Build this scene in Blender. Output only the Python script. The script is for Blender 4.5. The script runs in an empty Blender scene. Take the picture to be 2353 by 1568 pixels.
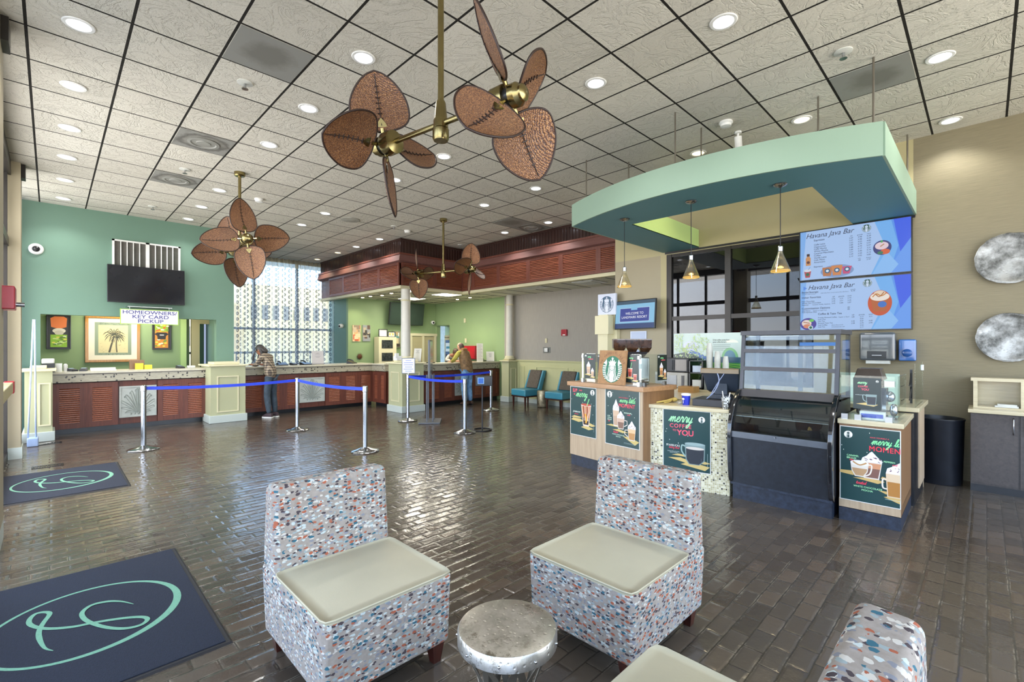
import bpy, bmesh, math, random
from mathutils import Vector, Matrix, Euler
R = math.radians
sc = bpy.context.scene
C = sc.collection

# ------------------------------------------------------------------ camera, world, light, exposure
cam_d = bpy.data.cameras.new('camera'); cam = bpy.data.objects.new('camera', cam_d); C.objects.link(cam)
cam.location = (0, 0, 1.6); cam.rotation_euler = (R(90), 0, R(-44.61))
cam_d.sensor_width = 36; cam_d.lens = 36*1074/2353; cam_d.shift_y = 11/2353; cam_d.clip_start = .05
sc.camera = cam
sc.view_settings.view_transform = 'Standard'; sc.view_settings.look = 'None'
sc.view_settings.exposure = -0.14; sc.view_settings.gamma = 1; sc.view_settings.use_curve_mapping = False
W = bpy.data.worlds.new('world'); sc.world = W; W.use_nodes = True
_n = W.node_tree.nodes; _l = W.node_tree.links; _n.clear()
_o = _n.new('ShaderNodeOutputWorld'); _b = _n.new('ShaderNodeBackground'); _tc = _n.new('ShaderNodeTexCoord')
_sx = _n.new('ShaderNodeSeparateXYZ'); _cr = _n.new('ShaderNodeValToRGB'); _mp = _n.new('ShaderNodeMapRange')
_l.new(_tc.outputs['Generated'], _sx.inputs[0]); _l.new(_sx.outputs['Z'], _mp.inputs[0])
_mp.inputs[1].default_value = -1; _mp.inputs[2].default_value = 1
_l.new(_mp.outputs[0], _cr.inputs[0]); _l.new(_cr.outputs[0], _b.inputs[0]); _l.new(_b.outputs[0], _o.inputs[0])
_e = _cr.color_ramp.elements
_e[0].position = 0; _e[0].color = (.66, .62, .56, 1)
_e[1].position = 1; _e[1].color = (.30, .50, 1.0, 1)
for p_, c_ in ((.49, (.74, .70, .63, 1)), (.51, (.85, .92, 1.0, 1)), (.56, (.52, .73, 1.0, 1)), (.66, (.40, .63, 1.0, 1))):
    q_ = _e.new(p_); q_.color = c_
_b.inputs[1].default_value = 8.0
sc.cycles.max_bounces = 6; sc.cycles.diffuse_bounces = 3; sc.cycles.glossy_bounces = 3
sc.cycles.transparent_max_bounces = 12; sc.cycles.transmission_bounces = 3
sc.cycles.caustics_reflective = False; sc.cycles.caustics_refractive = False
sc.cycles.sample_clamp_indirect = 4.0; sc.cycles.use_denoising = True

def area_light(name, loc, size, size_y, power, color, rot=(0, 0, 0), parent=None, spread=180):
    d = bpy.data.lights.new(name, 'AREA'); d.shape = 'RECTANGLE'; d.size = size; d.size_y = size_y
    d.energy = power; d.color = color; d.spread = R(spread)
    o = bpy.data.objects.new(name, d); C.objects.link(o); o.location = loc; o.rotation_euler = rot
    if parent: o.parent = parent
    return o
def spot_light(name, loc, power, color, angle, parent=None, blend=.6, radius=.04, rot=(0, 0, 0)):
    d = bpy.data.lights.new(name, 'SPOT'); d.energy = power; d.color = color; d.spot_size = R(angle)
    d.spot_blend = blend; d.shadow_soft_size = radius
    o = bpy.data.objects.new(name, d); C.objects.link(o); o.location = loc; o.rotation_euler = rot
    if parent: o.parent = parent
    return o
# daylight entering by the glazed entrance side and by the glazed wall behind the viewer
area_light('daylight_entrance', (-.62, 8.6, 2.1), 6.0, 3.8, 740, (1.0, .97, .92), (R(90), 0, R(-90)))
area_light('daylight_entrance_near', (-.62, 2.0, 2.1), 7.0, 3.8, 190, (1.0, .98, .95), (R(90), 0, R(-90)))
area_light('daylight_rear', (3.6, -3.9, 2.1), 7.5, 3.8, 240, (1.0, .95, .87), (R(90), 0, 0))

# ------------------------------------------------------------------ colours and materials
def srgb(h):
    if isinstance(h, str):
        v = [int(h[i:i+2], 16)/255 for i in (0, 2, 4)]
    else: v = [x/255 for x in h]
    return tuple((x/12.92 if x <= .04045 else ((x+.055)/1.055)**2.4) for x in v) + (1,)
class NT:
    def __init__(s, name):
        s.m = bpy.data.materials.new(name); s.m.use_nodes = True
        s.n = s.m.node_tree.nodes; s.l = s.m.node_tree.links
        s.p = s.n['Principled BSDF']; s.out = s.n['Material Output']
    def new(s, t, **k):
        x = s.n.new('ShaderNode'+t)
        for a, b in k.items(): setattr(x, a, b)
        return x
    def link(s, a, b): s.l.new(a, b)
    def math(s, op, a, b=None, c=None):
        x = s.new('Math', operation=op)
        for i, v in enumerate((a, b, c)):
            if v is None: continue
            if isinstance(v, (int, float)): x.inputs[i].default_value = v
            else: s.link(v, x.inputs[i])
        return x.outputs[0]
    def coord(s, kind='Object', scale=(1, 1, 1), rot=(0, 0, 0), loc=(0, 0, 0)):
        t = s.new('TexCoord'); m = s.new('Mapping')
        m.inputs['Scale'].default_value = scale; m.inputs['Rotation'].default_value = rot; m.inputs['Location'].default_value = loc
        s.link(t.outputs[kind], m.inputs[0]); return m.outputs[0]
    def geo(s):
        g = s.new('NewGeometry'); return g.outputs['Position']
    def noise(s, vec, scale, detail=4, rough=.6, dist=0):
        x = s.new('TexNoise'); x.inputs['Scale'].default_value = scale; x.inputs['Detail'].default_value = detail
        x.inputs['Roughness'].default_value = rough; x.inputs['Distortion'].default_value = dist
        if vec is not None: s.link(vec, x.inputs['Vector'])
        return x
    def ramp(s, fac, stops, interp='LINEAR'):
        x = s.new('ValToRGB'); x.color_ramp.interpolation = interp; e = x.color_ramp.elements
        while len(e) > 1: e.remove(e[-1])
        e[0].position = stops[0][0]; e[0].color = stops[0][1]
        for p, c in stops[1:]:
            q = e.new(p); q.color = c
        s.link(fac, x.inputs[0]); return x.outputs[0]
    def mix(s, fac, a, b, mode='MIX'):
        x = s.new('Mix', data_type='RGBA', blend_type=mode)
        if isinstance(fac, (int, float)): x.inputs[0].default_value = fac
        else: s.link(fac, x.inputs[0])
        for i, v in ((6, a), (7, b)):
            if isinstance(v, tuple): x.inputs[i].default_value = v
            else: s.link(v, x.inputs[i])
        return x.outputs[2]
    def bump(s, h, strength=.3, dist=.01, normal=None):
        x = s.new('Bump'); x.inputs['Strength'].default_value = strength; x.inputs['Distance'].default_value = dist
        s.link(h, x.inputs['Height'])
        if normal is not None: s.link(normal, x.inputs['Normal'])
        return x.outputs[0]
    def set(s, color=None, rough=None, metal=None, normal=None, spec=None, coat=None):
        for k, v in (('Base Color', color), ('Roughness', rough), ('Metallic', metal), ('Normal', normal), ('Specular IOR Level', spec), ('Coat Weight', coat)):
            if v is None: continue
            if isinstance(v, (int, float, tuple)): s.p.inputs[k].default_value = v
            else: s.link(v, s.p.inputs[k])
        return s.m
_mc = {}
def pm(col, rough=.5, metal=0, noise=.06, nscale=6, bump=0, bscale=60, spec=.5, coat=0, emit=0):
    """plain procedural material with a little tone variation"""
    k = (col, rough, metal, noise, nscale, bump, bscale, spec, coat, emit)
    if k in _mc: return _mc[k]
    t = NT('mat_%s' % (col if isinstance(col, str) else 'x'))
    c = srgb(col)
    if emit:
        t.p.inputs['Base Color'].default_value = (0.01, .01, .01, 1)
        t.p.inputs['Emission Color'].default_value = c; t.p.inputs['Emission Strength'].default_value = emit
        t.p.inputs['Roughness'].default_value = rough
        _mc[k] = t.m; return t.m
    v = t.coord()
    nz = t.noise(v, nscale, 3)
    d = tuple(max(0, x*(1-noise*2)) for x in c[:3])+(1,); b = tuple(min(1, x*(1+noise*2)) for x in c[:3])+(1,)
    t.set(color=t.ramp(nz.outputs[0], [(.3, d), (.7, b)]), rough=rough, metal=metal, spec=spec, coat=coat)
    if bump:
        n2 = t.noise(v, bscale, 2); t.set(normal=t.bump(n2.outputs[0], bump, .005))
    _mc[k] = t.m; return t.m
def flat(col, emit=0, rough=.45):
    k = ('flat', col, emit, rough)
    if k in _mc: return _mc[k]
    t = NT('print_%s' % col); c = srgb(col)
    if emit:
        t.p.inputs['Base Color'].default_value = (.01, .01, .01, 1); t.p.inputs['Emission Color'].default_value = c
        t.p.inputs['Emission Strength'].default_value = emit
    else: t.p.inputs['Base Color'].default_value = c
    t.p.inputs['Roughness'].default_value = rough
    _mc[k] = t.m; return t.m

# floor: dark glazed brick pavers, running bond along X, each paver slightly tilted
def floor_mat():
    t = NT('floor_brick_pavers'); pos = t.geo(); wob = t.noise(pos, 7, 2)
    wv = t.new('VectorMath', operation='SCALE'); wv.inputs['Scale'].default_value = .012
    t.link(wob.outputs[1], wv.inputs[0]); ad = t.new('VectorMath', operation='ADD'); t.link(pos, ad.inputs[0]); t.link(wv.outputs[0], ad.inputs[1])
    s = t.new('SeparateXYZ'); t.link(ad.outputs[0], s.inputs[0])
    X, Y = s.outputs[0], s.outputs[1]; bw, bh = .203, .102
    yr = t.math('DIVIDE', Y, bh); row = t.math('FLOOR', yr); fy = t.math('SUBTRACT', yr, row)
    half = t.math('MULTIPLY', t.math('MODULO', t.math('ADD', row, 400), 2), .5)
    xr = t.math('ADD', t.math('DIVIDE', X, bw), half); col = t.math('FLOOR', xr); fx = t.math('SUBTRACT', xr, col)
    dx = t.math('MULTIPLY', t.math('SUBTRACT', .5, t.math('ABSOLUTE', t.math('SUBTRACT', fx, .5))), bw)
    dy = t.math('MULTIPLY', t.math('SUBTRACT', .5, t.math('ABSOLUTE', t.math('SUBTRACT', fy, .5))), bh)
    d = t.math('MINIMUM', dx, dy)
    cv = t.new('CombineXYZ'); t.link(col, cv.inputs[0]); t.link(row, cv.inputs[1])
    wn = t.new('TexWhiteNoise', noise_dimensions='2D'); t.link(cv.outputs[0], wn.inputs['Vector'])
    joint = t.new('MapRange'); joint.inputs[1].default_value = .0015; joint.inputs[2].default_value = .006; t.link(d, joint.inputs[0])
    base = t.ramp(wn.outputs[0], [(0, srgb('47413a')), (.35, srgb('504a42')), (.7, srgb('554e45')), (1, srgb('60564a'))])
    big = t.noise(pos, .35, 3); warm = t.ramp(big.outputs[0], [(.38, (1, 1, 1, 1)), (.62, srgb('d9b795'))])
    base = t.mix(.5, base, warm, 'MULTIPLY')
    sp = t.noise(pos, 26, 6, .75); base = t.mix(t.math('MULTIPLY', t.ramp(sp.outputs[0], [(.70, (0, 0, 0, 1)), (.78, (1, 1, 1, 1))]), .2), base, srgb('9b9384'))
    ed2 = t.new('MapRange'); ed2.inputs[1].default_value = .004; ed2.inputs[2].default_value = .010; ed2.inputs[3].default_value = 1; ed2.inputs[4].default_value = 0; t.link(d, ed2.inputs[0])
    wn2 = t.noise(pos, 4.5, 5, .75); base = t.mix(t.math('MULTIPLY', t.math('MULTIPLY', ed2.outputs[0], t.ramp(wn2.outputs[0], [(.50, (0, 0, 0, 1)), (.64, (1, 1, 1, 1))])), .6), base, srgb('a59c8a'))
    colr = t.mix(joint.outputs[0], srgb('3b362f'), base)
    sc2 = t.noise(pos, 3, 5, .7, .6)
    rough = t.ramp(sc2.outputs[0], [(.3, (.10, .10, .10, 1)), (.7, (.24, .24, .24, 1))])
    # tilt per paver
    sub = t.new('VectorMath', operation='SUBTRACT'); t.link(wn.outputs[1], sub.inputs[0]); sub.inputs[1].default_value = (.5, .5, .5)
    ms = t.new('VectorMath', operation='MULTIPLY'); t.link(sub.outputs[0], ms.inputs[0]); ms.inputs[1].default_value = (.035, .055, 0)
    an = t.new('VectorMath', operation='ADD'); t.link(ms.outputs[0], an.inputs[0]); an.inputs[1].default_value = (0, 0, 1)
    nn = t.new('VectorMath', operation='NORMALIZE'); t.link(an.outputs[0], nn.inputs[0])
    hgt = t.new('MapRange'); hgt.inputs[2].default_value = .016; t.link(d, hgt.inputs[0])
    b1 = t.bump(hgt.outputs[0], .3, .005, nn.outputs[0]); n3 = t.noise(pos, 14, 3)
    b2 = t.bump(n3.outputs[0], .28, .01, b1)
    return t.set(color=colr, rough=rough, normal=b2, spec=.75)
def ceil_mat(smooth_tiles=False):
    t = NT('ceiling_textured_tiles'); pos = t.geo()
    s = t.new('SeparateXYZ'); t.link(pos, s.inputs[0])
    def cell(v, off, size):
        r = t.math('DIVIDE', t.math('SUBTRACT', v, off), size); f = t.math('FLOOR', r); fr = t.math('SUBTRACT', r, f)
        return f, t.math('MULTIPLY', t.math('SUBTRACT', .5, t.math('ABSOLUTE', t.math('SUBTRACT', fr, .5))), size)
    cx, dx = cell(s.outputs[0], -.146, .614); cy, dy = cell(s.outputs[1], 5.46, .625)
    d = t.math('MINIMUM', dx, dy); bar = t.math('GREATER_THAN', d, .0105)
    cv = t.new('CombineXYZ'); t.link(cx, cv.inputs[0]); t.link(cy, cv.inputs[1])
    wn = t.new('TexWhiteNoise', noise_dimensions='2D'); t.link(cv.outputs[0], wn.inputs['Vector'])
    off = t.new('VectorMath', operation='SCALE'); off.inputs['Scale'].default_value = 9; t.link(wn.outputs[1], off.inputs[0])
    pp = t.new('VectorMath', operation='ADD'); t.link(pos, pp.inputs[0]); t.link(off.outputs[0], pp.inputs[1])
    n1 = t.noise(pp.outputs[0], 3.0, 6, .6, 2.4); n2 = t.noise(pos, 55, 4, .7)
    rid = t.math('ABSOLUTE', t.math('SUBTRACT', n1.outputs[0], .5)); rid = t.math('MINIMUM', rid, .05)
    h = t.math('ADD', t.math('MULTIPLY', rid, 6), t.math('MULTIPLY', n2.outputs[0], .35))
    tone = t.ramp(wn.outputs[0], [(0, srgb('c9c5b8')), (1, srgb('d6d2c5'))])
    spk = t.ramp(n2.outputs[0], [(.30, srgb('a0a09a')), (.42, (1, 1, 1, 1))]); tone = t.mix(.5, tone, spk, 'MULTIPLY')
    col = t.mix(bar, srgb('25231f'), tone)
    return t.set(color=col, rough=.85, normal=t.bump(h, .75, .02), spec=.2)
def wallpaper_mat():
    t = NT('wallpaper_horizontal_weave'); v = t.coord('Object', (2, 2, 70)); n = t.noise(v, 2.2, 5, .7)
    return t.set(color=t.ramp(n.outputs[0], [(.3, srgb('786f58')), (.7, srgb('8a8167'))]), rough=.65, normal=t.bump(n.outputs[0], .15, .004))
def linen_mat(a, b, name):
    t = NT(name); v = t.coord('Object', (30, 30, 1.2)); n = t.noise(v, 3, 4, .7)
    return t.set(color=t.ramp(n.outputs[0], [(.3, srgb(a)), (.7, srgb(b))]), rough=.75)
def paint(col, name, noise=.03):
    t = NT(name); v = t.coord(); n = t.noise(v, 1.2, 4, .6); c = srgb(col); n2 = t.noise(v, 120, 2)
    a = tuple(x*(1-noise) for x in c[:3])+(1,); b = tuple(x*(1+noise) for x in c[:3])+(1,)
    return t.set(color=t.ramp(n.outputs[0], [(.3, a), (.7, b)]), rough=.55, normal=t.bump(n2.outputs[0], .06, .003))
def wood_mat(a, b, name, axis='z', rough=.35, scale=1.0, coat=.2):
    t = NT(name); sc_ = {'x': (1.5, 28, 28), 'y': (28, 1.5, 28), 'z': (28, 28, 1.5)}[axis]
    v = t.coord('Object', tuple(q*scale for q in sc_)); n = t.noise(v, 1.6, 5, .65, .8)
    return t.set(color=t.ramp(n.outputs[0], [(.25, srgb(a)), (.75, srgb(b))]), rough=rough, coat=coat, normal=t.bump(n.outputs[0], .08, .003))
def mosaic_mat(name, cells, joint, dark, size, base, darkc):
    """square mosaic on vertical faces; cells in object space (all three axes)"""
    t = NT(name); v = t.coord('Object', (1/size,)*3, loc=(.37, .41, .5))
    fl = t.new('VectorMath', operation='FLOOR'); t.link(v, fl.inputs[0])
    fr = t.new('VectorMath', operation='FRACTION'); t.link(v, fr.inputs[0])
    wn = t.new('TexWhiteNoise', noise_dimensions='3D'); t.link(fl.outputs[0], wn.inputs['Vector'])
    s = t.new('SeparateXYZ'); t.link(fr.outputs[0], s.inputs[0])
    ed = None
    for i in (1, 2) if cells == 'yz' else (0, 2):
        e = t.math('ABSOLUTE', t.math('SUBTRACT', s.outputs[i], .5)); ed = e if ed is None else t.math('MAXIMUM', ed, e)
    j = t.math('LESS_THAN', ed, .5-joint)
    colr = t.ramp(wn.outputs[0], [(0, srgb(darkc)), (dark, srgb(base[0])), (dark+.3, srgb(base[1])), (dark+.6, srgb(base[2]))], 'CONSTANT')
    return t.set(color=t.mix(j, srgb('d8d6c4'), colr), rough=.22, spec=.6)
def counter_band_mat():
    """pale streaked tile band with scattered small dark chips"""
    t = NT('desk_mosaic_band'); v = t.coord('Object', (26, 26, 26))
    vo = t.new('TexVoronoi'); vo.inputs['Scale'].default_value = 1; vo.inputs['Randomness'].default_value = .8; t.link(v, vo.inputs['Vector'])
    s = t.new('SeparateColor'); t.link(vo.outputs['Color'], s.inputs[0])
    pick = t.math('LESS_THAN', s.outputs[0], .26); near = t.math('LESS_THAN', vo.outputs['Distance'], .42)
    big = t.noise(t.coord('Object', (3, 3, 3)), 1.0, 2); clus = t.math('GREATER_THAN', big.outputs[0], .46)
    m = t.math('MULTIPLY', t.math('MULTIPLY', pick, near), clus)
    n = t.noise(t.coord('Object', (6, 6, 30)), 2, 4)
    base = t.ramp(n.outputs[0], [(.3, srgb('99937f')), (.7, srgb('b5af99'))])
    return t.set(color=t.mix(m, base, srgb('2e2b27')), rough=.3)
def chair_fabric():
    t = NT('spotted_upholstery'); tx = t.new('TexCoord'); g = t.new('NewGeometry')
    base = t.ramp(t.noise(t.coord('Object'), 40, 3).outputs[0], [(.3, srgb('8c8379')), (.7, srgb('9c938a'))])
    pal = [('e8e6dd', .55), ('b5694a', .16), ('3c3537', .30), ('3f7386', .14), ('a9c0bd', .45), ('c9c7c3', .4)]
    cur = base
    specs = [(37, (0, 0, 0), [('8e9a9a', .28), ('7d7f86', .22)]), (36, (3.1, 1.7, 2.2), [('c0baaf', .28)]), (39, (5.5, 2.3, 8.8), [('b3bdba', .2)]), (38, (7.3, 4.1, 5.9), [('443b3e', .22), ('453c40', .05)]),
             (36, (1.3, 9.1, 3.7), [('9c5840', .16), ('34606f', .12)])]
    for scl, off, cols in specs:
        mp0 = t.coord('Object', (1, 1, 1.9), loc=off); wb = t.noise(mp0, 38, 2); sv = t.new('VectorMath', operation='SCALE'); sv.inputs['Scale'].default_value = .024; t.link(wb.outputs[1], sv.inputs[0]); av = t.new('VectorMath', operation='ADD'); t.link(mp0, av.inputs[0]); t.link(sv.outputs[0], av.inputs[1]); mp = av.outputs[0]
        vo = t.new('TexVoronoi'); vo.inputs['Scale'].default_value = scl; vo.inputs['Randomness'].default_value = .9
        t.link(mp, vo.inputs['Vector']); s = t.new('SeparateColor'); t.link(vo.outputs['Color'], s.inputs[0])
        near = t.math('LESS_THAN', vo.outputs['Distance'], .44); lo = 0
        for c, p in cols:
            m = t.math('MULTIPLY', t.math('MULTIPLY', t.math('GREATER_THAN', s.outputs[0], lo), t.math('LESS_THAN', s.outputs[0], lo+p)), near)
            cur = t.mix(m, cur, srgb(c)); lo += p
    wv = t.noise(t.coord('Object'), 400, 1)
    return t.set(color=cur, rough=.8, normal=t.bump(wv.outputs[0], .25, .002), spec=.25)
def woven_mat():
    t = NT('woven_palm_blade'); v = t.coord('Object')
    w = t.new('TexWave', wave_type='BANDS', bands_direction='DIAGONAL'); w.inputs['Scale'].default_value = 75; w.inputs['Distortion'].default_value = 5
    w.inputs['Detail'].default_value = 2; t.link(v, w.inputs['Vector'])
    vo = t.new('TexVoronoi'); vo.inputs['Scale'].default_value = 120; t.link(t.coord('Object', (1, 1.0, 1)), vo.inputs['Vector'])
    h = t.math('ADD', t.math('MULTIPLY', w.outputs[0], .6), t.math('MULTIPLY', vo.outputs['Distance'], .8))
    col = t.ramp(h, [(.2, srgb('28150c')), (.5, srgb('552f1b')), (.85, srgb('80532f')), (1, srgb('a87c50'))])
    return t.set(color=col, rough=.38, normal=t.bump(h, .8, .004), spec=.6)
def hammered_mat(name, a, b, scale=40, rough=.25, stain=None):
    t = NT(name); v = t.coord('Object'); vo = t.new('TexVoronoi'); vo.inputs['Scale'].default_value = scale; t.link(v, vo.inputs['Vector'])
    n = t.noise(v, 5, 5, .7); col = t.ramp(n.outputs[0], [(.35, srgb(a)), (.65, srgb(b))])
    if stain:
        n4 = t.noise(v, 22, 6, .8); n5 = t.noise(v, 4, 2); k = t.math('MULTIPLY', t.ramp(n4.outputs[0], [(.52, (0, 0, 0, 1)), (.62, (1, 1, 1, 1))]), t.ramp(n5.outputs[0], [(.45, (0, 0, 0, 1)), (.6, (1, 1, 1, 1))]))
        col = t.mix(t.math('MULTIPLY', k, .8), col, srgb(stain))
    bh = t.math('MINIMUM', vo.outputs['Distance'], .3)
    return t.set(color=col, metal=1.0, rough=t.ramp(n.outputs[0], [(.3, (rough+.2,)*3+(1,)), (.7, (rough-.05,)*3+(1,))]), normal=t.bump(bh, .8, .006))
def glass_mat(name, tint=(1, 1, 1, 1), refl=.10, rough=.02, opac=0.0, body=(.02, .02, .02, 1)):
    """thin pane: see-through plus a clear reflection that grows at grazing angles"""
    t = NT(name); tr = t.new('BsdfTransparent'); tr.inputs[0].default_value = tint
    gl = t.new('BsdfGlossy'); gl.inputs['Roughness'].default_value = rough; gl.inputs[0].default_value = (1, 1, 1, 1)
    lw = t.new('LayerWeight'); lw.inputs[0].default_value = .35; mr = t.new('MapRange'); t.link(lw.outputs['Facing'], mr.inputs[0])
    mr.inputs[3].default_value = refl; mr.inputs[4].default_value = min(1, refl+.32)
    mx = t.new('MixShader'); t.link(mr.outputs[0], mx.inputs[0])
    a = tr.outputs[0]
    if opac > 0:
        df = t.new('BsdfDiffuse'); df.inputs[0].default_value = body; m2 = t.new('MixShader'); m2.inputs[0].default_value = opac
        t.link(a, m2.inputs[1]); t.link(df.outputs[0], m2.inputs[2]); a = m2.outputs[0]
    t.link(a, mx.inputs[1]); t.link(gl.outputs[0], mx.inputs[2]); t.link(mx.outputs[0], t.out.inputs[0]); return t.m
def curtain_mat():
    t = NT('sheer_curtain'); uv = t.new('UVMap'); mp = t.new('Mapping'); mp.inputs['Scale'].default_value = (11.0, 6.4, 1); t.link(uv.outputs[0], mp.inputs[0])
    s = t.new('SeparateXYZ'); t.link(mp.outputs[0], s.inputs[0]); cx = t.math('FLOOR', s.outputs[0]); fx = t.math('SUBTRACT', t.math('FRACT', s.outputs[0]), .5)
    sh = t.math('MULTIPLY', t.math('MODULO', cx, 2), .5); yy = t.math('ADD', s.outputs[1], sh); fy = t.math('SUBTRACT', t.math('FRACT', yy), .5)
    r = t.math('ADD', t.math('POWER', t.math('MULTIPLY', fx, 1.55), 2), t.math('POWER', t.math('MULTIPLY', fy, 1.3), 2)); r = t.math('SQRT', r)
    oval = t.math('MULTIPLY', t.math('LESS_THAN', r, .42), t.math('ADD', .5, t.math('MULTIPLY', t.math('GREATER_THAN', r, .2), .4)))
    su = t.new('SeparateXYZ'); t.link(uv.outputs[0], su.inputs[0]); top = t.math('GREATER_THAN', su.outputs[1], 3.93)
    oval = t.math('MULTIPLY', oval, t.math('SUBTRACT', 1, top))
    col = t.mix(oval, srgb('ece6dc'), srgb('555b68')); col = t.mix(top, col, srgb('b8ac95'))
    tl = t.new('BsdfTranslucent'); t.link(col, tl.inputs[0]); df = t.new('BsdfDiffuse'); t.link(col, df.inputs[0])
    m1 = t.new('MixShader'); m1.inputs[0].default_value = .35; t.link(tl.outputs[0], m1.inputs[1]); t.link(df.outputs[0], m1.inputs[2])
    tr = t.new('BsdfTransparent'); m2 = t.new('MixShader'); den = t.math('ADD', .42, t.math('MULTIPLY', oval, .5)); den = t.math('MAXIMUM', den, t.math('MULTIPLY', top, .92))
    t.link(den, m2.inputs[0]); t.link(tr.outputs[0], m2.inputs[1]); t.link(m1.outputs[0], m2.inputs[2]); t.link(m2.outputs[0], t.out.inputs[0]); return t.m
def plaid_mat():
    t = NT('plaid_flannel'); s = t.new('SeparateXYZ'); t.link(t.coord('Object', (1, 1, 1)), s.inputs[0]); k = 2*math.pi/.055
    a = t.math('GREATER_THAN', t.math('SINE', t.math('MULTIPLY', t.math('ADD', s.outputs[0], s.outputs[1]), k)), .1); b = t.math('GREATER_THAN', t.math('SINE', t.math('MULTIPLY', s.outputs[2], k)), .1)
    f = t.math('MULTIPLY', t.math('ADD', a, b), .5)
    return t.set(color=t.ramp(f, [(0, srgb('a8987f')), (.5, srgb('6f6355')), (1, srgb('39322d'))]), rough=.85)
def mural_bg():
    return flat('a9c0b8')

M = {}
M['floor'] = floor_mat(); M['ceiling'] = ceil_mat()
M['teal'] = paint('678776', 'teal_wall_paint'); M['green'] = paint('889f72', 'green_wall_paint'); M['tan'] = paint('a0967c', 'tan_wall_paint')
M['cream'] = paint('d3cca8', 'cream_trim_paint'); M['creamy'] = paint('b0a67e', 'soft_yellow_paint'); M['sage'] = paint('b0b18c', 'sage_pillar_paint')
M['wainscot'] = paint('c6c493', 'wainscot_paint'); M['skirt'] = paint('b9c2bb', 'pale_skirting_paint')
M['gray'] = linen_mat('98938a', 'a8a298', 'gray_wallcovering'); M['paper'] = wallpaper_mat()
M['mahog'] = wood_mat('4c251b', '753f2f', 'mahogany', 'z', .5, 1, .05); M['mahogx'] = wood_mat('70392a', 'a9664b', 'mahogany_slats', 'y')
M['bead'] = wood_mat('1f1210', '3b211b', 'dark_beadboard', 'z', .28)
M['ltwood'] = wood_mat('a08a70', 'bfa98c', 'pale_laminate', 'z', .45, .5, 0); M['brwood'] = wood_mat('6f5033', '8e6a47', 'brown_laminate', 'z', .4, .6, .1)
M['wtop'] = wood_mat('96704a', 'b98e66', 'bar_top_wood', 'y', .35, .6); M['paletop'] = wood_mat('b9ad8c', 'd3c8a6', 'pale_counter_top', 'y', .25, .5)
M['espresso'] = wood_mat('2e2724', '4a413c', 'espresso_laminate', 'x', .4, .6); M['signwood'] = wood_mat('8a6542', 'b08558', 'sign_wood', 'x', .6, .5, 0)
M['navy'] = pm('232a38', .4, 0, .25, 20); M['black'] = pm('17181c', .3, 0, .1, 8); M['blackmet'] = pm('24252a', .35, .5, .1, 8); M['satblack'] = pm('2b2b30', .45)
M['chrome'] = pm('a9acb0', .18, 1, .02); M['steel'] = pm('a9abac', .28, 1, .05); M['brass'] = pm('8f8258', .25, 1, .08); M['iron'] = pm('7d776c', .4, .8)
M['white'] = pm('e4e4e0', .4); M['offwhite'] = pm('cfd0c8', .5); M['red'] = pm('a3182c', .35); M['blue'] = pm('2038c8', .5, 0, .05); M['belt'] = pm('1f3fd0', .45, 0, .05, 6, .2, 200)
M['fabric'] = chair_fabric(); M['vinyl'] = pm('b3ac92', .38, 0, .03, 3, .08, 90); M['dkwood'] = wood_mat('2a1210', '4a221a', 'dark_leg_wood', 'z', .3)
M['woven'] = woven_mat(); M['bladerim'] = pm('2b1a13', .5); M['hammer'] = hammered_mat('hammered_metal', 'a8a59b', 'e8e6e1', 42, .28, '6b6350'); M['dischammer'] = hammered_mat('beaten_silver_disc', '5a5a57', 'aeaeaa', 26, .45)
M['mosaic'] = mosaic_mat('bar_mosaic', 'yz', .07, .08, .0205, ('c9c19b', 'b3a981', 'dcd6b8'), '3b3424')
M['band'] = counter_band_mat(); M['solid'] = pm('c3bda6', .25, 0, .04, 12)
M['glass'] = glass_mat('clear_glass', (.93, .97, .96, 1), .03); M['darkglass'] = glass_mat('dark_window_glass', (.16, .16, .17, 1), .025, .01, .3, (.012, .012, .014, 1))
M['doorglass'] = glass_mat('door_glass', (.95, .95, .96, 1), .12); M['curtain'] = curtain_mat(); M['relief'] = pm('b2b7b0', .5, 0, .05, 8)
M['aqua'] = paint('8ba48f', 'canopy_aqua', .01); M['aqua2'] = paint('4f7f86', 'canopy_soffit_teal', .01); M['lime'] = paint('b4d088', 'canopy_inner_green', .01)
M['tealv'] = pm('3f8aa0', .35, 0, .05, 4); M['taupe'] = pm('5d5348', .8, 0, .15, 30, .3, 120); M['mat'] = pm('151c2b', .95, 0, .15, 90, .6, 160); M['matlogo'] = pm('6d9f84', .9, 0, .05, 90)
M['frame'] = pm('2e2e30', .35, .6, .05); M['bronze'] = pm('2a2724', .35, .5)
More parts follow.
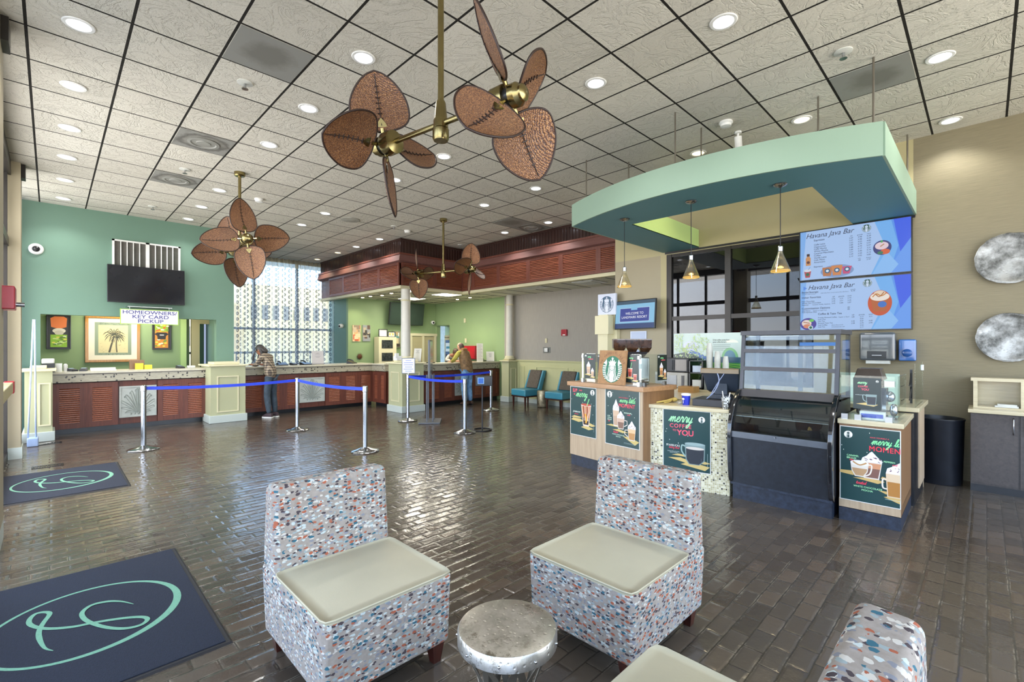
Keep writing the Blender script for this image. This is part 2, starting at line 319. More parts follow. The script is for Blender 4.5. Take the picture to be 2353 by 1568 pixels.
# ------------------------------------------------------------------ mesh helpers
class MB:
    def __init__(s, M_=None): s.v = []; s.f = []; s.mi = []; s.mats = []; s.M = M_; s.cur = 0; s.uv = None
    def mat(s, m):
        if m not in s.mats: s.mats.append(m)
        s.cur = s.mats.index(m); return s
    def add(s, vs, fs):
        n = len(s.v)
        for p in vs:
            p = Vector(p)
            if s.M is not None: p = s.M @ p
            s.v.append(p)
        for f in fs: s.f.append([n+i for i in f]); s.mi.append(s.cur)
        return s
    def box(s, x0, y0, z0, x1, y1, z1):
        if x0 > x1: x0, x1 = x1, x0
        if y0 > y1: y0, y1 = y1, y0
        if z0 > z1: z0, z1 = z1, z0
        return s.add([(x0,y0,z0),(x1,y0,z0),(x1,y1,z0),(x0,y1,z0),(x0,y0,z1),(x1,y0,z1),(x1,y1,z1),(x0,y1,z1)],
                     [(0,3,2,1),(4,5,6,7),(0,1,5,4),(1,2,6,5),(2,3,7,6),(3,0,4,7)])
    def hexa(s, b, t):
        """bottom quad b and top quad t, both counter-clockwise seen from above"""
        return s.add(list(b)+list(t), [(0,3,2,1),(4,5,6,7),(0,1,5,4),(1,2,6,5),(2,3,7,6),(3,0,4,7)])
    def prism(s, pts, z0, z1):
        n = len(pts); a = sum(pts[i][0]*pts[(i+1)%n][1]-pts[(i+1)%n][0]*pts[i][1] for i in range(n))
        if a < 0: pts = pts[::-1]
        return s.add([(x,y,z0) for x,y in pts]+[(x,y,z1) for x,y in pts],
                     [list(range(n))[::-1], list(range(n,2*n))]+[(i,(i+1)%n,n+(i+1)%n,n+i) for i in range(n)])
    def extr(s, pts, ax, a0, a1):
        """profile pts (u,w) extruded along axis ax: 'y' -> (u,a,w) ; 'x' -> (a,u,w)"""
        n = len(pts); m = (lambda p, a: (p[0], a, p[1])) if ax == 'y' else (lambda p, a: (a, p[0], p[1]))
        return s.add([m(p, a0) for p in pts]+[m(p, a1) for p in pts],
                     [list(range(n)), list(range(n,2*n))[::-1]]+[(i,n+i,n+(i+1)%n,(i+1)%n) for i in range(n)])
    def cyl(s, p0, p1, r0, r1=None, n=20, cap=True):
        r1 = r0 if r1 is None else r1; p0 = Vector(p0); p1 = Vector(p1); d = (p1-p0).normalized()
        u = d.orthogonal().normalized(); w = d.cross(u)
        vs = []
        for p, r in ((p0, r0), (p1, r1)):
            for i in range(n):
                a = 2*math.pi*i/n; vs.append(p+u*math.cos(a)*r+w*math.sin(a)*r)
        fs = [(i,(i+1)%n,n+(i+1)%n,n+i) for i in range(n)]
        if cap: fs += [list(range(n))[::-1], list(range(n,2*n))]
        return s.add(vs, fs)
    def lathe(s, prof, c=(0,0,0), n=28, axis=None, close=True):
        c = Vector(c); d = Vector(axis).normalized() if axis else Vector((0,0,1))
        u = Vector((1,0,0)) if axis is None else d.orthogonal().normalized(); w = d.cross(u); vs = []
        for r, h in prof:
            for i in range(n):
                a = 2*math.pi*i/n; vs.append(c+d*h+u*math.cos(a)*r+w*math.sin(a)*r)
        fs = []
        for k in range(len(prof)-1):
            for i in range(n): fs.append((k*n+i,k*n+(i+1)%n,(k+1)*n+(i+1)%n,(k+1)*n+i))
        if close: fs += [list(range(n))[::-1], [(len(prof)-1)*n+i for i in range(n)]]
        return s.add(vs, fs)
    def tube(s, pts, r, n=8, closed=False):
        pts = [Vector(p) for p in pts]; N = len(pts); vs = []; up = None
        for i, p in enumerate(pts):
            a = pts[i-1] if (i > 0 or closed) else p; b = pts[(i+1)%N] if (i < N-1 or closed) else p
            d = (b-a).normalized()
            if up is None: up = d.orthogonal().normalized()
            up = (up-d*up.dot(d)); up = up.normalized() if up.length > 1e-6 else d.orthogonal().normalized(); w = d.cross(up)
            rr = r[i] if isinstance(r, (list, tuple)) else r
            for k in range(n):
                q = 2*math.pi*k/n; vs.append(p+up*math.cos(q)*rr+w*math.sin(q)*rr)
        fs = [(i*n+k, i*n+(k+1)%n, ((i+1)%N)*n+(k+1)%n, ((i+1)%N)*n+k) for i in range(N if closed else N-1) for k in range(n)]
        if not closed: fs += [list(range(n))[::-1], [(N-1)*n+k for k in range(n)]]
        return s.add(vs, fs)
    def ell(s, c, r, n=16, m=10, R_=None):
        c = Vector(c); vs = []; fs = []
        for j in range(m+1):
            th = math.pi*j/m
            for i in range(n):
                a = 2*math.pi*i/n; p = Vector((r[0]*math.sin(th)*math.cos(a), r[1]*math.sin(th)*math.sin(a), r[2]*math.cos(th)))
                if R_ is not None: p = R_ @ p
                vs.append(c+p)
        for j in range(m):
            for i in range(n): fs.append((j*n+i,(j+1)*n+i,(j+1)*n+(i+1)%n,j*n+(i+1)%n))
        return s.add(vs, fs)
    def build(s, name, mat=None, parent=None, smooth=False, bevel=0, seg=2, loc=None):
        me = bpy.data.meshes.new(name); me.from_pydata([tuple(v) for v in s.v], [], s.f)
        ms = s.mats if s.mats else [mat]
        if s.mats and mat is not None and mat not in ms: pass
        for m in ms: me.materials.append(m)
        if len(ms) > 1: me.polygons.foreach_set('material_index', s.mi)
        if smooth or bevel: me.polygons.foreach_set('use_smooth', [True]*len(me.polygons))
        me.validate(); me.update()
        o = bpy.data.objects.new(name, me); C.objects.link(o)
        if bevel:
            b = o.modifiers.new('bevel', 'BEVEL'); b.width = bevel; b.segments = seg; b.limit_method = 'ANGLE'; b.angle_limit = R(35)
            w = o.modifiers.new('wn', 'WEIGHTED_NORMAL'); w.keep_sharp = False
        elif smooth == 'auto':
            me.set_sharp_from_angle(angle=R(38))
        if parent: o.parent = parent
        if loc: o.location = loc
        return o
def tag(o, label, cat=None, group=None, kind=None):
    if label: o['label'] = label
    if cat: o['category'] = cat
    if group: o['group'] = group
    if kind: o['kind'] = kind
    return o
def thing(name, label, cat, loc=(0,0,0), rz=0, group=None, rot=None):
    o = bpy.data.objects.new(name, None); C.objects.link(o); o.empty_display_size = .1
    o.location = loc; o.rotation_euler = rot if rot else (0,0,rz)
    return tag(o, label, cat, group)
def struct(name, mb, mat=None, **k):
    o = mb.build(name, mat, **k); o['kind'] = 'structure'; return o
def copy_tree(o, parent=None):
    c = o.copy(); C.objects.link(c); c.parent = parent
    for ch in [x for x in bpy.data.objects if x.parent == o]: copy_tree(ch, c)
    return c
def dup(o, loc=None, rz=None, label=None, group=None):
    kids = [x for x in bpy.data.objects if x.parent == o]
    c = o.copy(); C.objects.link(c)
    for ch in kids: copy_tree(ch, c)
    if loc is not None: c.location = loc
    if rz is not None: c.rotation_euler = (0,0,rz)
    if label: c['label'] = label
    if group: c['group'] = group
    return c
def smoothpts(pts, k=6, closed=False):
    P = [Vector(p) for p in pts]; n = len(P); out = []
    for i in range(n if closed else n-1):
        p0 = P[i-1] if (i > 0 or closed) else P[i]; p1 = P[i]; p2 = P[(i+1)%n]; p3 = P[(i+2)%n] if (i+2 < n or closed) else P[(i+1)%n]
        for j in range(k):
            t = j/k; out.append(.5*((2*p1)+(p2-p0)*t+(2*p0-5*p1+4*p2-p3)*t*t+(3*p1-p0-3*p2+p3)*t**3))
    if not closed: out.append(P[-1])
    return out
# ------------------------------------------------------------------ printed surfaces
_tg = {}
def text_geo(st, shear=0, fat=0, spacing=1):
    k = (st, shear, fat, spacing)
    if k in _tg: return _tg[k]
    cu = bpy.data.curves.new('t', 'FONT'); cu.body = st; cu.size = 1; cu.shear = shear; cu.offset = fat; cu.resolution_u = 3; cu.space_character = spacing
    ob = bpy.data.objects.new('t', cu); C.objects.link(ob); dg = bpy.context.evaluated_depsgraph_get(); dg.update()
    me = bpy.data.meshes.new_from_object(ob.evaluated_get(dg)); vs = [tuple(v.co) for v in me.vertices]; fs = [list(p.vertices) for p in me.polygons if p.normal.z > 0]
    bpy.data.objects.remove(ob); bpy.data.curves.remove(cu); bpy.data.meshes.remove(me)
    xs = [v[0] for v in vs] or [0]; w = max(xs)-min(xs); x0 = min(xs)
    _tg[k] = ([(v[0]-x0, v[1]) for v in vs], fs, w); return _tg[k]
class Board:
    """a flat printed sheet: origin, right and up directions; normal faces the viewer; colours are separate print materials"""
    def __init__(s, O, R_, U, w, h, bg, emit=0, thick=.004, rough=.45, hs=1.0, backmat=None):
        s.O = Vector(O); s.R = Vector(R_).normalized(); s.U = Vector(U).normalized(); s.N = s.R.cross(s.U); s.w = w; s.h = h; s.emit = emit; s.rough = rough
        s.mb = MB(); s.z = 0
        s.mb.mat(backmat or flat(bg, emit, rough)); a, b = s.O, s.O-s.N*thick
        q = [a, a+s.R*w, a+s.R*w+s.U*h, a+s.U*h]; p = [x-s.N*thick for x in q]
        s.mb.add(q+p, [(0,1,2,3),(7,6,5,4),(0,4,5,1),(1,5,6,2),(2,6,7,3),(3,7,4,0)])
        if backmat: s.rect(0, 0, w, h, bg)
        s.z = .0007
    def P(s, x, y): return s.O+s.R*x+s.U*y+s.N*s.z
    def up(s): s.z += .0005; return s
    def poly(s, pts, col):
        n = len(pts); a = sum(pts[i][0]*pts[(i+1)%n][1]-pts[(i+1)%n][0]*pts[i][1] for i in range(n))
        if a < 0: pts = pts[::-1]
        s.mb.mat(flat(col, s.emit, s.rough)); s.mb.add([s.P(*p) for p in pts], [list(range(n))]); s.z += .00004; return s
    def rect(s, x0, y0, x1, y1, col): return s.poly([(x0,y0),(x1,y0),(x1,y1),(x0,y1)], col)
    def ell(s, cx, cy, rx, ry, col, n=28, a0=0, a1=360):
        pts = [(cx+rx*math.cos(R(a0+(a1-a0)*i/n)), cy+ry*math.sin(R(a0+(a1-a0)*i/n))) for i in range(n if a1-a0 >= 360 else n+1)]
        return s.poly(pts, col)
    def stroke(s, pts, w, col, taper=False, closed=False):
        s.mb.mat(flat(col, s.emit, s.rough)); n = len(pts); vs = []
        for i, p in enumerate(pts):
            a = pts[i-1] if (i or closed) else p; b = pts[(i+1)%n] if (i < n-1 or closed) else p; dx, dy = b[0]-a[0], b[1]-a[1]; L = math.hypot(dx, dy) or 1
            ww = (w[i] if isinstance(w, list) else w)/2
            if taper: ww *= min(1, .25+3*min(i, n-1-i)/n)
            lift = s.N*(i*6e-6); vs += [s.P(p[0]-dy/L*ww, p[1]+dx/L*ww)+lift, s.P(p[0]+dy/L*ww, p[1]-dx/L*ww)+lift]
        fs = [(2*i, 2*i+1, 2*i+3, 2*i+2) for i in range(n-1)]
        if closed: fs.append((2*n-2, 2*n-1, 1, 0))
        s.mb.add(vs, fs); s.z += .00004; return s
    def curve(s, pts, w, col, k=6, **kk): return s.stroke([(p[0], p[1]) for p in smoothpts([(x,y,0) for x,y in pts], k)], w, col, **kk)
    def text(s, st, x, y, size, col, align='l', shear=0, fat=0, spacing=1, maxw=None, sx=1):
        vs, fs, w = text_geo(st, shear, 0, spacing); k = size
        if maxw and w*k*sx > maxw: sx = maxw/(w*k)
        x0 = x-(0 if align == 'l' else (w*k*sx/2 if align == 'c' else w*k*sx))
        s.mb.mat(flat(col, s.emit, s.rough)); f_ = fat*1.1
        for dx, dy in (((0,0),(-f_,-f_),(f_,f_),(-f_,f_),(f_,-f_)) if fat else ((0,0),)):
            s.mb.add([s.P(x0+(a+dx)*k*sx, y+(b+dy)*k) for a, b in vs], fs); s.z += .000012
        s.z += .00003; return s
    def build(s, name, parent=None): return s.mb.build(name, None, parent)
    # --- repeated print motifs
    def script(s, word, x, y, k, col, w=.14):
        """joined handwriting; x-height k"""
        G = {'m': ([(-.1,.1),(.1,.55),(.22,.95),(.25,.3),(.24,0),(.36,.6),(.55,.97),(.6,.4),(.58,0),(.7,.6),(.9,.97),(.96,.4),(.98,.05),(1.15,.15)], 1.2),
             'e': ([(-.1,.12),(.2,.4),(.5,.75),(.38,.98),(.15,.7),(.12,.3),(.3,0),(.55,.08),(.75,.3)], .72),
             'r': ([(-.1,.15),(.1,.75),(.2,1.08),(.25,.95),(.45,.9),(.42,.4),(.48,.05),(.7,.2)], .68),
             'y': ([(-.1,.2),(.1,.95),(.12,.4),(.3,.02),(.52,.45),(.6,.95),(.5,.1),(.3,-.75),(.05,-.95),(.02,-.65),(.35,-.2),(.8,.25)], .8),
             'l': ([(-.1,.1),(.25,.8),(.42,1.75),(.28,1.95),(.15,1.3),(.15,.3),(.3,0),(.5,.2)], .5),
             'i': ([(-.1,.1),(.12,.9),(.12,.3),(.25,0),(.45,.2)], .45), 't': ([(-.1,.1),(.25,1.6),(.15,.5),(.25,.02),(.48,.2)], .48),
             'd': ([(.5,.8),(.25,.98),(.05,.5),(.2,.05),(.45,.3),(.68,1.9),(.6,.4),(.68,.02),(.85,.2)], .88), 'o': ([(.3,.95),(.05,.5),(.25,.02),(.5,.4),(.3,.95),(.7,.8)], .68),
             'a': ([(.5,.8),(.25,.98),(.05,.5),(.2,.05),(.45,.3),(.55,.95),(.55,.2),(.75,.15)], .74), 's': ([(-.1,.1),(.3,.98),(.42,.4),(.25,.02),(.05,.12),(.5,.1)], .52),
             'h': ([(-.1,.1),(.3,1.2),(.35,1.8),(.2,1.8),(.12,0),(.3,.7),(.5,.95),(.52,.2),(.7,.15)], .72), 'b': ([(-.1,.1),(.3,1.2),(.35,1.8),(.18,1.7),(.12,.2),(.4,.05),(.48,.7),(.3,.8),(.65,.8)], .68),
             'n': ([(-.1,.1),(.14,.95),(.14,0),(.3,.8),(.5,.95),(.52,.2),(.7,.15)], .72), 'g': ([(.5,.8),(.25,.98),(.05,.5),(.2,.05),(.5,.6),(.5,-.6),(.2,-.95),(.1,-.6),(.75,.2)], .78)}
        cx = x
        for ch in word:
            if ch == ' ': cx += .55*k; continue
            pts, adv = G.get(ch, G['e']); s.curve([(cx+(px+py*.28)*k, y+py*k) for px, py in pts], w*k*.8, col, 5); cx += adv*k
            if ch == 'i': s.ell(cx-.12*k, y+1.35*k, .1*k, .1*k, col, 8)
            if ch == 't': s.stroke([(cx-.4*k, y+1.05*k), (cx+.15*k, y+1.12*k)], w*k, col)
        return cx
    def siren(s, cx, cy, r, green='1d6b4f', white='f2f2ea', ring=False, full=True):
        """two-tailed crowned siren roundel"""
        s.ell(cx, cy, r, r, white, 36) if ring else None
        s.ell(cx, cy, r*(.97 if ring else 1), r*(.97 if ring else 1), green, 36)
        q = lambda x, y: (cx+x*r, cy+y*r)
        if full:
            for sg in (-1, 1):       # tails: fins and scale stripes
                s.poly([q(sg*.55,.52), q(sg*.62,.76), q(sg*.74,.58), q(sg*.92,.46), q(sg*.72,.38), q(sg*.58,.30)], white)
                for i in range(8):
                    a = .28-.135*i; wdt = math.sqrt(max(.02, 1-(a-.02)**2))*.985
                    s.poly([q(sg*(.60+.02*i-.055*max(0,i-3)), a+.05), q(sg*wdt, a-.01), q(sg*wdt, a-.065), q(sg*(.58+.02*i-.055*max(0,i-3)), a-.035)], white)
        s.poly([q(-.30,.40), q(-.40,.60), q(-.24,.54), q(-.20,.72), q(-.08,.58), q(0,.76), q(.08,.58), q(.20,.72), q(.24,.54), q(.40,.60), q(.30,.40)], white)
        st = [(0+.15*math.cos(R(90+36*i))*(1 if i % 2 == 0 else .42), .80+.15*math.sin(R(90+36*i))*(1 if i % 2 == 0 else .42)) for i in range(10)]
        s.poly([q(*p) for p in st], white)
        s.ell(cx, cy+.18*r, .36*r, .34*r, white, 26)
        s.poly([q(-.36,.2), q(-.42,-.1), q(-.50,-.42), q(-.55,-.72), q(-.40,-.84), q(0,-.97), q(.40,-.84), q(.55,-.72), q(.50,-.42), q(.42,-.1), q(.36,.2)], white)
        for sg in (-1, 1):            # hair waves
            for i, o in enumerate((0, .10, .20)):
                s.curve([q(sg*(.20+o*.8), .30-o*.3), q(sg*(.24+o*.9), .05), q(sg*(.20+o), -.18), q(sg*(.28+o), -.42), q(sg*(.22+o), -.66), q(sg*(.24+o), -.84+o*.3)], .055*r, green, 4)
        s.poly([q(-.17,.38), q(-.19,.20), q(-.13,.04), q(0,-.06), q(.13,.04), q(.19,.20), q(.17,.38), q(0,.44)], white)
        for sg in (-1, 1):
            s.ell(cx+sg*.09*r, cy+.22*r, .045*r, .02*r, green, 8); s.stroke([q(sg*.04,.28), q(sg*.14,.29)], .02*r, green)
        s.stroke([q(.0,.22), q(-.02,.12), q(.02,.11)], .02*r, green); s.ell(cx, cy+.045*r, .05*r, .018*r, green, 8)
        s.curve([q(-.19,.02), q(0,-.1), q(.19,.02)], .04*r, green, 4)
        return s
    def cup(s, x, y, w, h, body, top, cream=True, handle=0, straw=None, glass='d9cfc4'):
        if handle: s.stroke([(x+handle*w*.5, y+h*.62), (x+handle*w*.82, y+h*.6), (x+handle*w*.86, y+h*.35), (x+handle*w*.45, y+h*.2)], w*.09, glass)
        s.poly([(x-w*.36,y), (x+w*.36,y), (x+w*.5,y+h*.78), (x-w*.5,y+h*.78)], glass)
        s.poly([(x-w*.31,y+h*.05), (x+w*.31,y+h*.05), (x+w*.40,y+h*.46), (x-w*.40,y+h*.46)], body)
        s.poly([(x-w*.40,y+h*.46), (x+w*.40,y+h*.46), (x+w*.46,y+h*.70), (x-w*.46,y+h*.70)], top)
        if cream:
            s.poly([(x-w*.50,y+h*.74), (x-w*.44,y+h*.90), (x-w*.22,y+h*1.02), (x-w*.08,y+h*1.16), (x+w*.02,y+h*1.22), (x+w*.14,y+h*1.12), (x+w*.3,y+h*.98), (x+w*.48,y+h*.88), (x+w*.5,y+h*.74)], 'e9e6ea')
            rnd = random.Random(int(x*999)+3)
            for i in range(11):
                a, b = rnd.uniform(-.36,.36), rnd.uniform(.78,.98); s.stroke([(x+w*a, y+h*b), (x+w*(a+.10), y+h*(b-.04))], w*.035, '6b4650')
        if straw: s.stroke([(x+w*.1, y+h*.72), (x+w*.32, y+h*1.25)], w*.09, straw)
        return s
    def slab(s, pts, col='c9a263'): return s.poly(pts, col)
# ------------------------------------------------------------------ the building
struct('floor', MB().box(-3, -4.2, -.12, 11.5, 15.2, 0), M['floor'])
struct('ceiling', MB().box(-3, -4.2, 4.2, 11.5, 15.2, 4.32), M['ceiling'])
# teal back wall with its service opening
w = MB()
for b in ((-.42,12,0,-.135,12.18,4.2), (2.614,12,0,2.96,12.18,4.2), (-.135,12,2.176,2.614,12.18,4.2), (2.80,12.18,0,2.96,15.0,4.2)): w.box(*b)
struct('wall_back', w, M['teal'])
# office behind the opening
w = MB().mat(M['green'])
w.box(-.42,13.6,0,2.22,13.72,2.7).box(-.42,12.18,0,-.30,13.6,2.7).box(2.33,13.85,0,2.44,13.95,2.7)
w.mat(M['lime']).box(2.22,13.55,0,2.33,13.85,2.7)
w.mat(M['creamy']).box(2.44,13.55,0,2.60,13.7,2.7).box(2.60,13.55,2.14,2.80,13.7,2.7)
w.mat(M['teal']).box(2.60,13.9,0,2.76,14.0,2.7)
w.mat(M['white']).box(-.42,12.18,2.7,2.8,14.0,2.8)
struct('wall_office', w)
w = MB().box(2.76,13.92,0,2.86,13.95,2.3); tag(w.build('window_glow_strip', pm('c9d8ff', .4, emit=.8)), None, kind='structure')  # self-glowing strip standing in for the lit window past the office doorway
# window wall
w = MB().mat(M['frame'])
for x0, x1 in ((2.96,3.04),(4.14,4.20),(5.34,5.40),(6.50,6.62)): w.box(x0,14.80,.0,x1,14.9,4.2)
for z0, z1 in ((0,.3),(2.07,2.13),(4.1,4.2)): w.box(2.96,14.8,z0,6.62,14.9,z1)
w.mat(M['glass']).box(2.96,14.84,.1,6.62,14.85,4.15)
struct('window_1', w)
w = MB().box(6.40,13.67,0,6.55,14.9,4.2); struct('wall_pier', w, M['teal'])
# sheer curtain
nx = 420; x0, x1 = 3.0, 6.52; vs = []; fs = []; uvs = []
for i in range(nx+1):
    f = i/nx; x = x0+(x1-x0)*f; y = 14.60+.065*math.sin(f*150+1.5*math.sin(f*17))+.025*math.sin(f*331)
    for z in (.35, 4.17): vs.append((x, y, z))
for i in range(nx): fs.append((2*i, 2*i+2, 2*i+3, 2*i+1))
me = bpy.data.meshes.new('curtain'); me.from_pydata(vs, [], fs); uvl = me.uv_layers.new(name='UVMap')
for p in me.polygons:
    p.use_smooth = True
    for li in p.loop_indices:
        vi = me.loops[li].vertex_index; uvl.data[li].uv = ((vi//2)/nx*3.52, vs[vi][2])
me.materials.append(M['curtain']); cu = bpy.data.objects.new('curtain', me); C.objects.link(cu)
tag(cu, 'sheer pale curtain with grey oval pattern hanging before the tall back window', 'curtain')
# building across the street, seen blurred through the curtain
w = MB().mat(pm('ecc78c', .8, 0, .05, .5)); w.box(6.6,25,0,11.5,30,4.6).box(-6,26,0,6.6,30,3.7)
w.mat(pm('7a6a58', .6)); 
for k in range(9): w.box(6.9+k*.5,24.95,2.9,7.15+k*.5,25.02,3.6).box(1.8+k*.5,25.95,1.6,2.1+k*.5,26.02,2.5)
tag(w.build('building'), 'cream building across the street seen through the curtained back window', 'building')
w = MB()
for k in range(36): w.box(1+k*.25,18,.0,1.03+k*.25,18.03,1.35)
w.box(1,17.98,1.33,10,18.05,1.40).box(1,17.98,.9,10,18.05,.94)
tag(w.build('railing', M['frame']), 'thin dark outdoor railing beyond the back window', 'railing')
tag(MB().box(-8,15.2,-.3,16,60,-.14).build('ground', pm('8d8a82', .9)), None, kind='structure')
# green reception walls
w = MB().mat(M['green']).box(6.40,13.55,0,9.6,13.67,3.08); struct('wall_green', w); w = MB().mat(M['green'])
w.box(9.6,13.47,0,9.75,13.67,3.08).box(9.6,12.74,2.30,9.75,13.47,3.08).box(9.6,10.05,0,9.75,12.74,3.08).box(10.05,12.74,1.95,10.12,13.6,2.6).box(9.6,12.74,2.29,10.1,13.5,2.31)
struct('wall_reception', w)
w = MB().mat(M['creamy']).box(9.95,12.72,1.88,10.05,13.5,1.97).box(9.95,13.22,0,10.05,13.5,1.9).box(9.95,12.72,0,10.05,12.78,1.9)
w.mat(M['offwhite']).box(10.5,12.0,0,10.55,15.5,3).box(9.77,12.0,3.0,10.55,15.5,3.05).box(9.77,15.4,0,10.5,15.45,3).box(9.9,12.0,0,10.5,12.05,3); struct('door_1', w)
w = MB().mat(M['creamy']); w.box(8.56,13.49,0,9.55,13.55,1.92); w.mat(M['cream']); w.box(8.5,13.46,0,8.6,13.56,2.0).box(9.0,13.46,0,9.08,13.56,2.0).box(9.5,13.46,0,9.58,13.56,2.0).box(8.5,13.45,1.93,9.6,13.56,2.02)
for k in range(22): w.box(8.6,13.475,.9+k*.046,9.0,13.50,.91+k*.046).box(9.08,13.475,.9+k*.046,9.5,13.5,.91+k*.046)
struct('door_2', w)
# grey side wall, wainscot, rail and skirting
struct('wall_side', MB().box(9.6,5.0,0,9.75,10.05,3.08), M['gray'])
w = MB().box(9.575,5.0,.12,9.6,9.6,1.17)
for y0, y1 in ((9.2,9.42),(7.62,8.75),(6.2,7.45),(5.1,6.05)):
    for a in ((y0,.28,y1,.30),(y0,1.0,y1,1.02),(y0,.30,y0+.02,1.0),(y1-.02,.30,y1,1.0)): w.box(9.562,a[0],a[1],9.5745,a[2],a[3])
w.box(9.54,5.0,1.17,9.6,9.6,1.20); struct('trim_2', w, M['wainscot'])
struct('baseboard_side', MB().box(9.56,5.0,0,9.6,9.6,.12), M['skirt'])
# right-hand wall with the dark interior window
w = MB().mat(M['paper']); w.box(7.72,-4.2,0,7.9,.64,4.2).box(7.72,.64,0,7.9,1.72,3.2)
w.mat(M['creamy']).box(7.72,.64,3.2,7.9,5.0,4.2).box(7.72,3.95,2.0,7.9,4.06,3.2)
w.mat(M['tan']).box(7.72,4.06,0,7.9,5.0,3.2).box(7.72,3.95,0,7.9,4.06,2.0).box(7.72,1.72,0,7.9,3.95,1.0)
w.mat(M['gray']).box(7.9,5.0,0,9.75,5.12,3.08)
w.mat(M['frame']).box(7.70,.62,3.21,7.725,3.97,3.24)
struct('wall_right', w)
w = MB().mat(M['bronze'])
for y0, y1 in ((3.86,3.95),(2.86,2.95),(1.74,1.82)): w.box(7.72,y0,1.0,7.80,y1,3.2)
w.box(7.73,1.74,2.04,7.79,3.95,2.11).box(7.73,1.74,3.15,7.8,3.95,3.2).box(7.73,1.74,1.0,7.8,3.95,1.06)
w.mat(M['darkglass']).box(7.76,1.8,1.05,7.77,3.88,3.17); struct('window_2', w)
w = MB().mat(pm('3a3733', .8)); w.box(11.3,-2,0,11.5,6,4.2); struct('wall_beyond', w)
# glazed entrance side: posts, header, dark frames
for i, (y0, y1, xr) in enumerate(((5.35,5.75,-.282),(9.62,9.95,-.305))):
    w = MB().mat(M['tan']).box(-.62,y0,0,xr,y1,4.2); w.mat(M['skirt']).box(-.62,y0-.015,0,xr+(.015 if i else .0005),y1+.015,.16)
    w.mat(M['bronze']).box(xr,y0+.05,4.0,xr+.045,y1-.1,4.19)
    struct('wall_left' if i == 0 else 'wall_entrance', w)
w = MB().mat(M['bronze']); 
for y in (-4.1,-2.0,.1,2.2,4.2,5.78,6.7,7.7,8.7,9.5,10.6,11.7): w.box(-.50,y,0,-.43,y+.07,4.2)
w.box(-.50,-4.1,3.0,-.42,11.8,3.12).box(-.50,-4.1,4.0,-.40,9.62,4.2).box(-.50,-4.1,0,-.43,12,.12)
struct('window_3', w)
w = MB().box(-.475,-4.1,.1,-.465,4.2,4.1).box(-.475,5.75,.1,-.465,9.62,4.1).box(-.475,9.95,.1,-.465,12,4.1); struct('window_4', w, M['doorglass'])
# back side of the lobby (behind the viewer): glazed wall
w = MB().mat(M['bronze'])
for x in (-.5,1.1,2.7,4.3,5.9,7.5): w.box(x,-4.1,0,x+.1,-4.0,4.2)
w.box(-.5,-4.1,2.5,7.7,-4.0,2.62).box(-.5,-4.1,4.0,7.7,-4.0,4.2).box(-.5,-4.1,0,7.7,-4.0,.2); struct('window_5', w)
tag(MB().box(-14,-14,-.3,-.65,30,-.14).build('pavement', pm('a09c92', .9)), None, kind='structure')

# ------------------------------------------------------------------ louvered panels and reception bulkhead
def louver(mb, O, A, N, w, z0, z1, slats, stile=.06, d=.03, fm=None, sm=None, rail=None):
    """louvered panel on a vertical face: O start (x,y), A along, N outward"""
    A = Vector((A[0],A[1],0)); N = Vector((N[0],N[1],0)); O = Vector((O[0],O[1],0)); rail = rail or stile
    Mx = Matrix(((A.x,-N.x,0,O.x),(A.y,-N.y,0,O.y),(0,0,1,0),(0,0,0,1)))
    old = mb.M; mb.M = Mx if old is None else old @ Mx
    mb.mat(fm or M['mahog']); mb.box(0,-d,z0,stile,0,z1).box(w-stile,-d,z0,w,0,z1).box(stile,-d,z0,w-stile,0,z0+rail).box(stile,-d,z1-rail,w-stile,0,z1); mb.mat(M['bead']).box(stile,-.004,z0+rail,w-stile,0,z1-rail)  # dark backing paints the shade in the gaps between slats
    mb.mat(sm or M['mahogx']); h = (z1-z0-2*rail)/slats
    for i in range(slats):
        z = z0+rail+i*h; mb.add([(stile,-.006,z+h*.75),(w-stile,-.006,z+h*.75),(w-stile,-d*.92,z+h*.12),(stile,-d*.92,z+h*.12),(stile,-.006,z+h*.98),(w-stile,-.006,z+h*.98),(w-stile,-d*.92,z+h*.35),(stile,-d*.92,z+h*.35)],
                                [(0,1,2,3),(7,6,5,4),(3,2,6,7),(0,4,5,1),(0,3,7,4),(1,5,6,2)])
    mb.M = old
blk = thing('bulkhead', 'mahogany bulkhead with louvered panels stepping around the reception desk', 'bulkhead')
path = [((6.0,14.6),(-1,0)), ((6.0,9.9),(-1,-1)), ((7.9,9.9),(-1,-1)), ((7.9,5.02),(-1,0))]
def sweep(prof, ends=None):
    mb = MB(); k = len(prof)
    for (p, n) in path:
        for d, z in prof: mb.v.append(Vector((p[0]+n[0]*d, p[1]+n[1]*d, z)))
    for i in range(len(path)-1):
        for j in range(k): mb.f.append([i*k+j, i*k+(j+1)%k, (i+1)*k+(j+1)%k, (i+1)*k+j]); mb.mi.append(0)
    mb.f.append(list(range(k))[::-1]); mb.f.append([(len(path)-1)*k+j for j in range(k)]); mb.mi += [0, 0]
    return mb
sweep([(0,3.84),(0,4.2),(-.15,4.2),(-.15,3.84)]).build('upper_frieze', M['bead'], blk)
sweep([(.012,4.15),(.012,4.2),(0,4.2),(0,4.15)]).build('top_moulding', M['bead'], blk)
bd = MB()
def along(p, q, step, fn):
    L = math.hypot(q[0]-p[0], q[1]-p[1]); n = int(L/step)
    for i in range(n): fn(p[0]+(q[0]-p[0])*(i+.5)/n, p[1]+(q[1]-p[1])*(i+.5)/n)
along((6,14.6),(6,9.9),.085,lambda x,y: bd.cyl((x-.002,y,3.85),(x-.002,y,4.15),.011,n=6)); along((6,9.9),(7.9,9.9),.085,lambda x,y: bd.cyl((x,y-.002,3.85),(x,y-.002,4.15),.011,n=6))
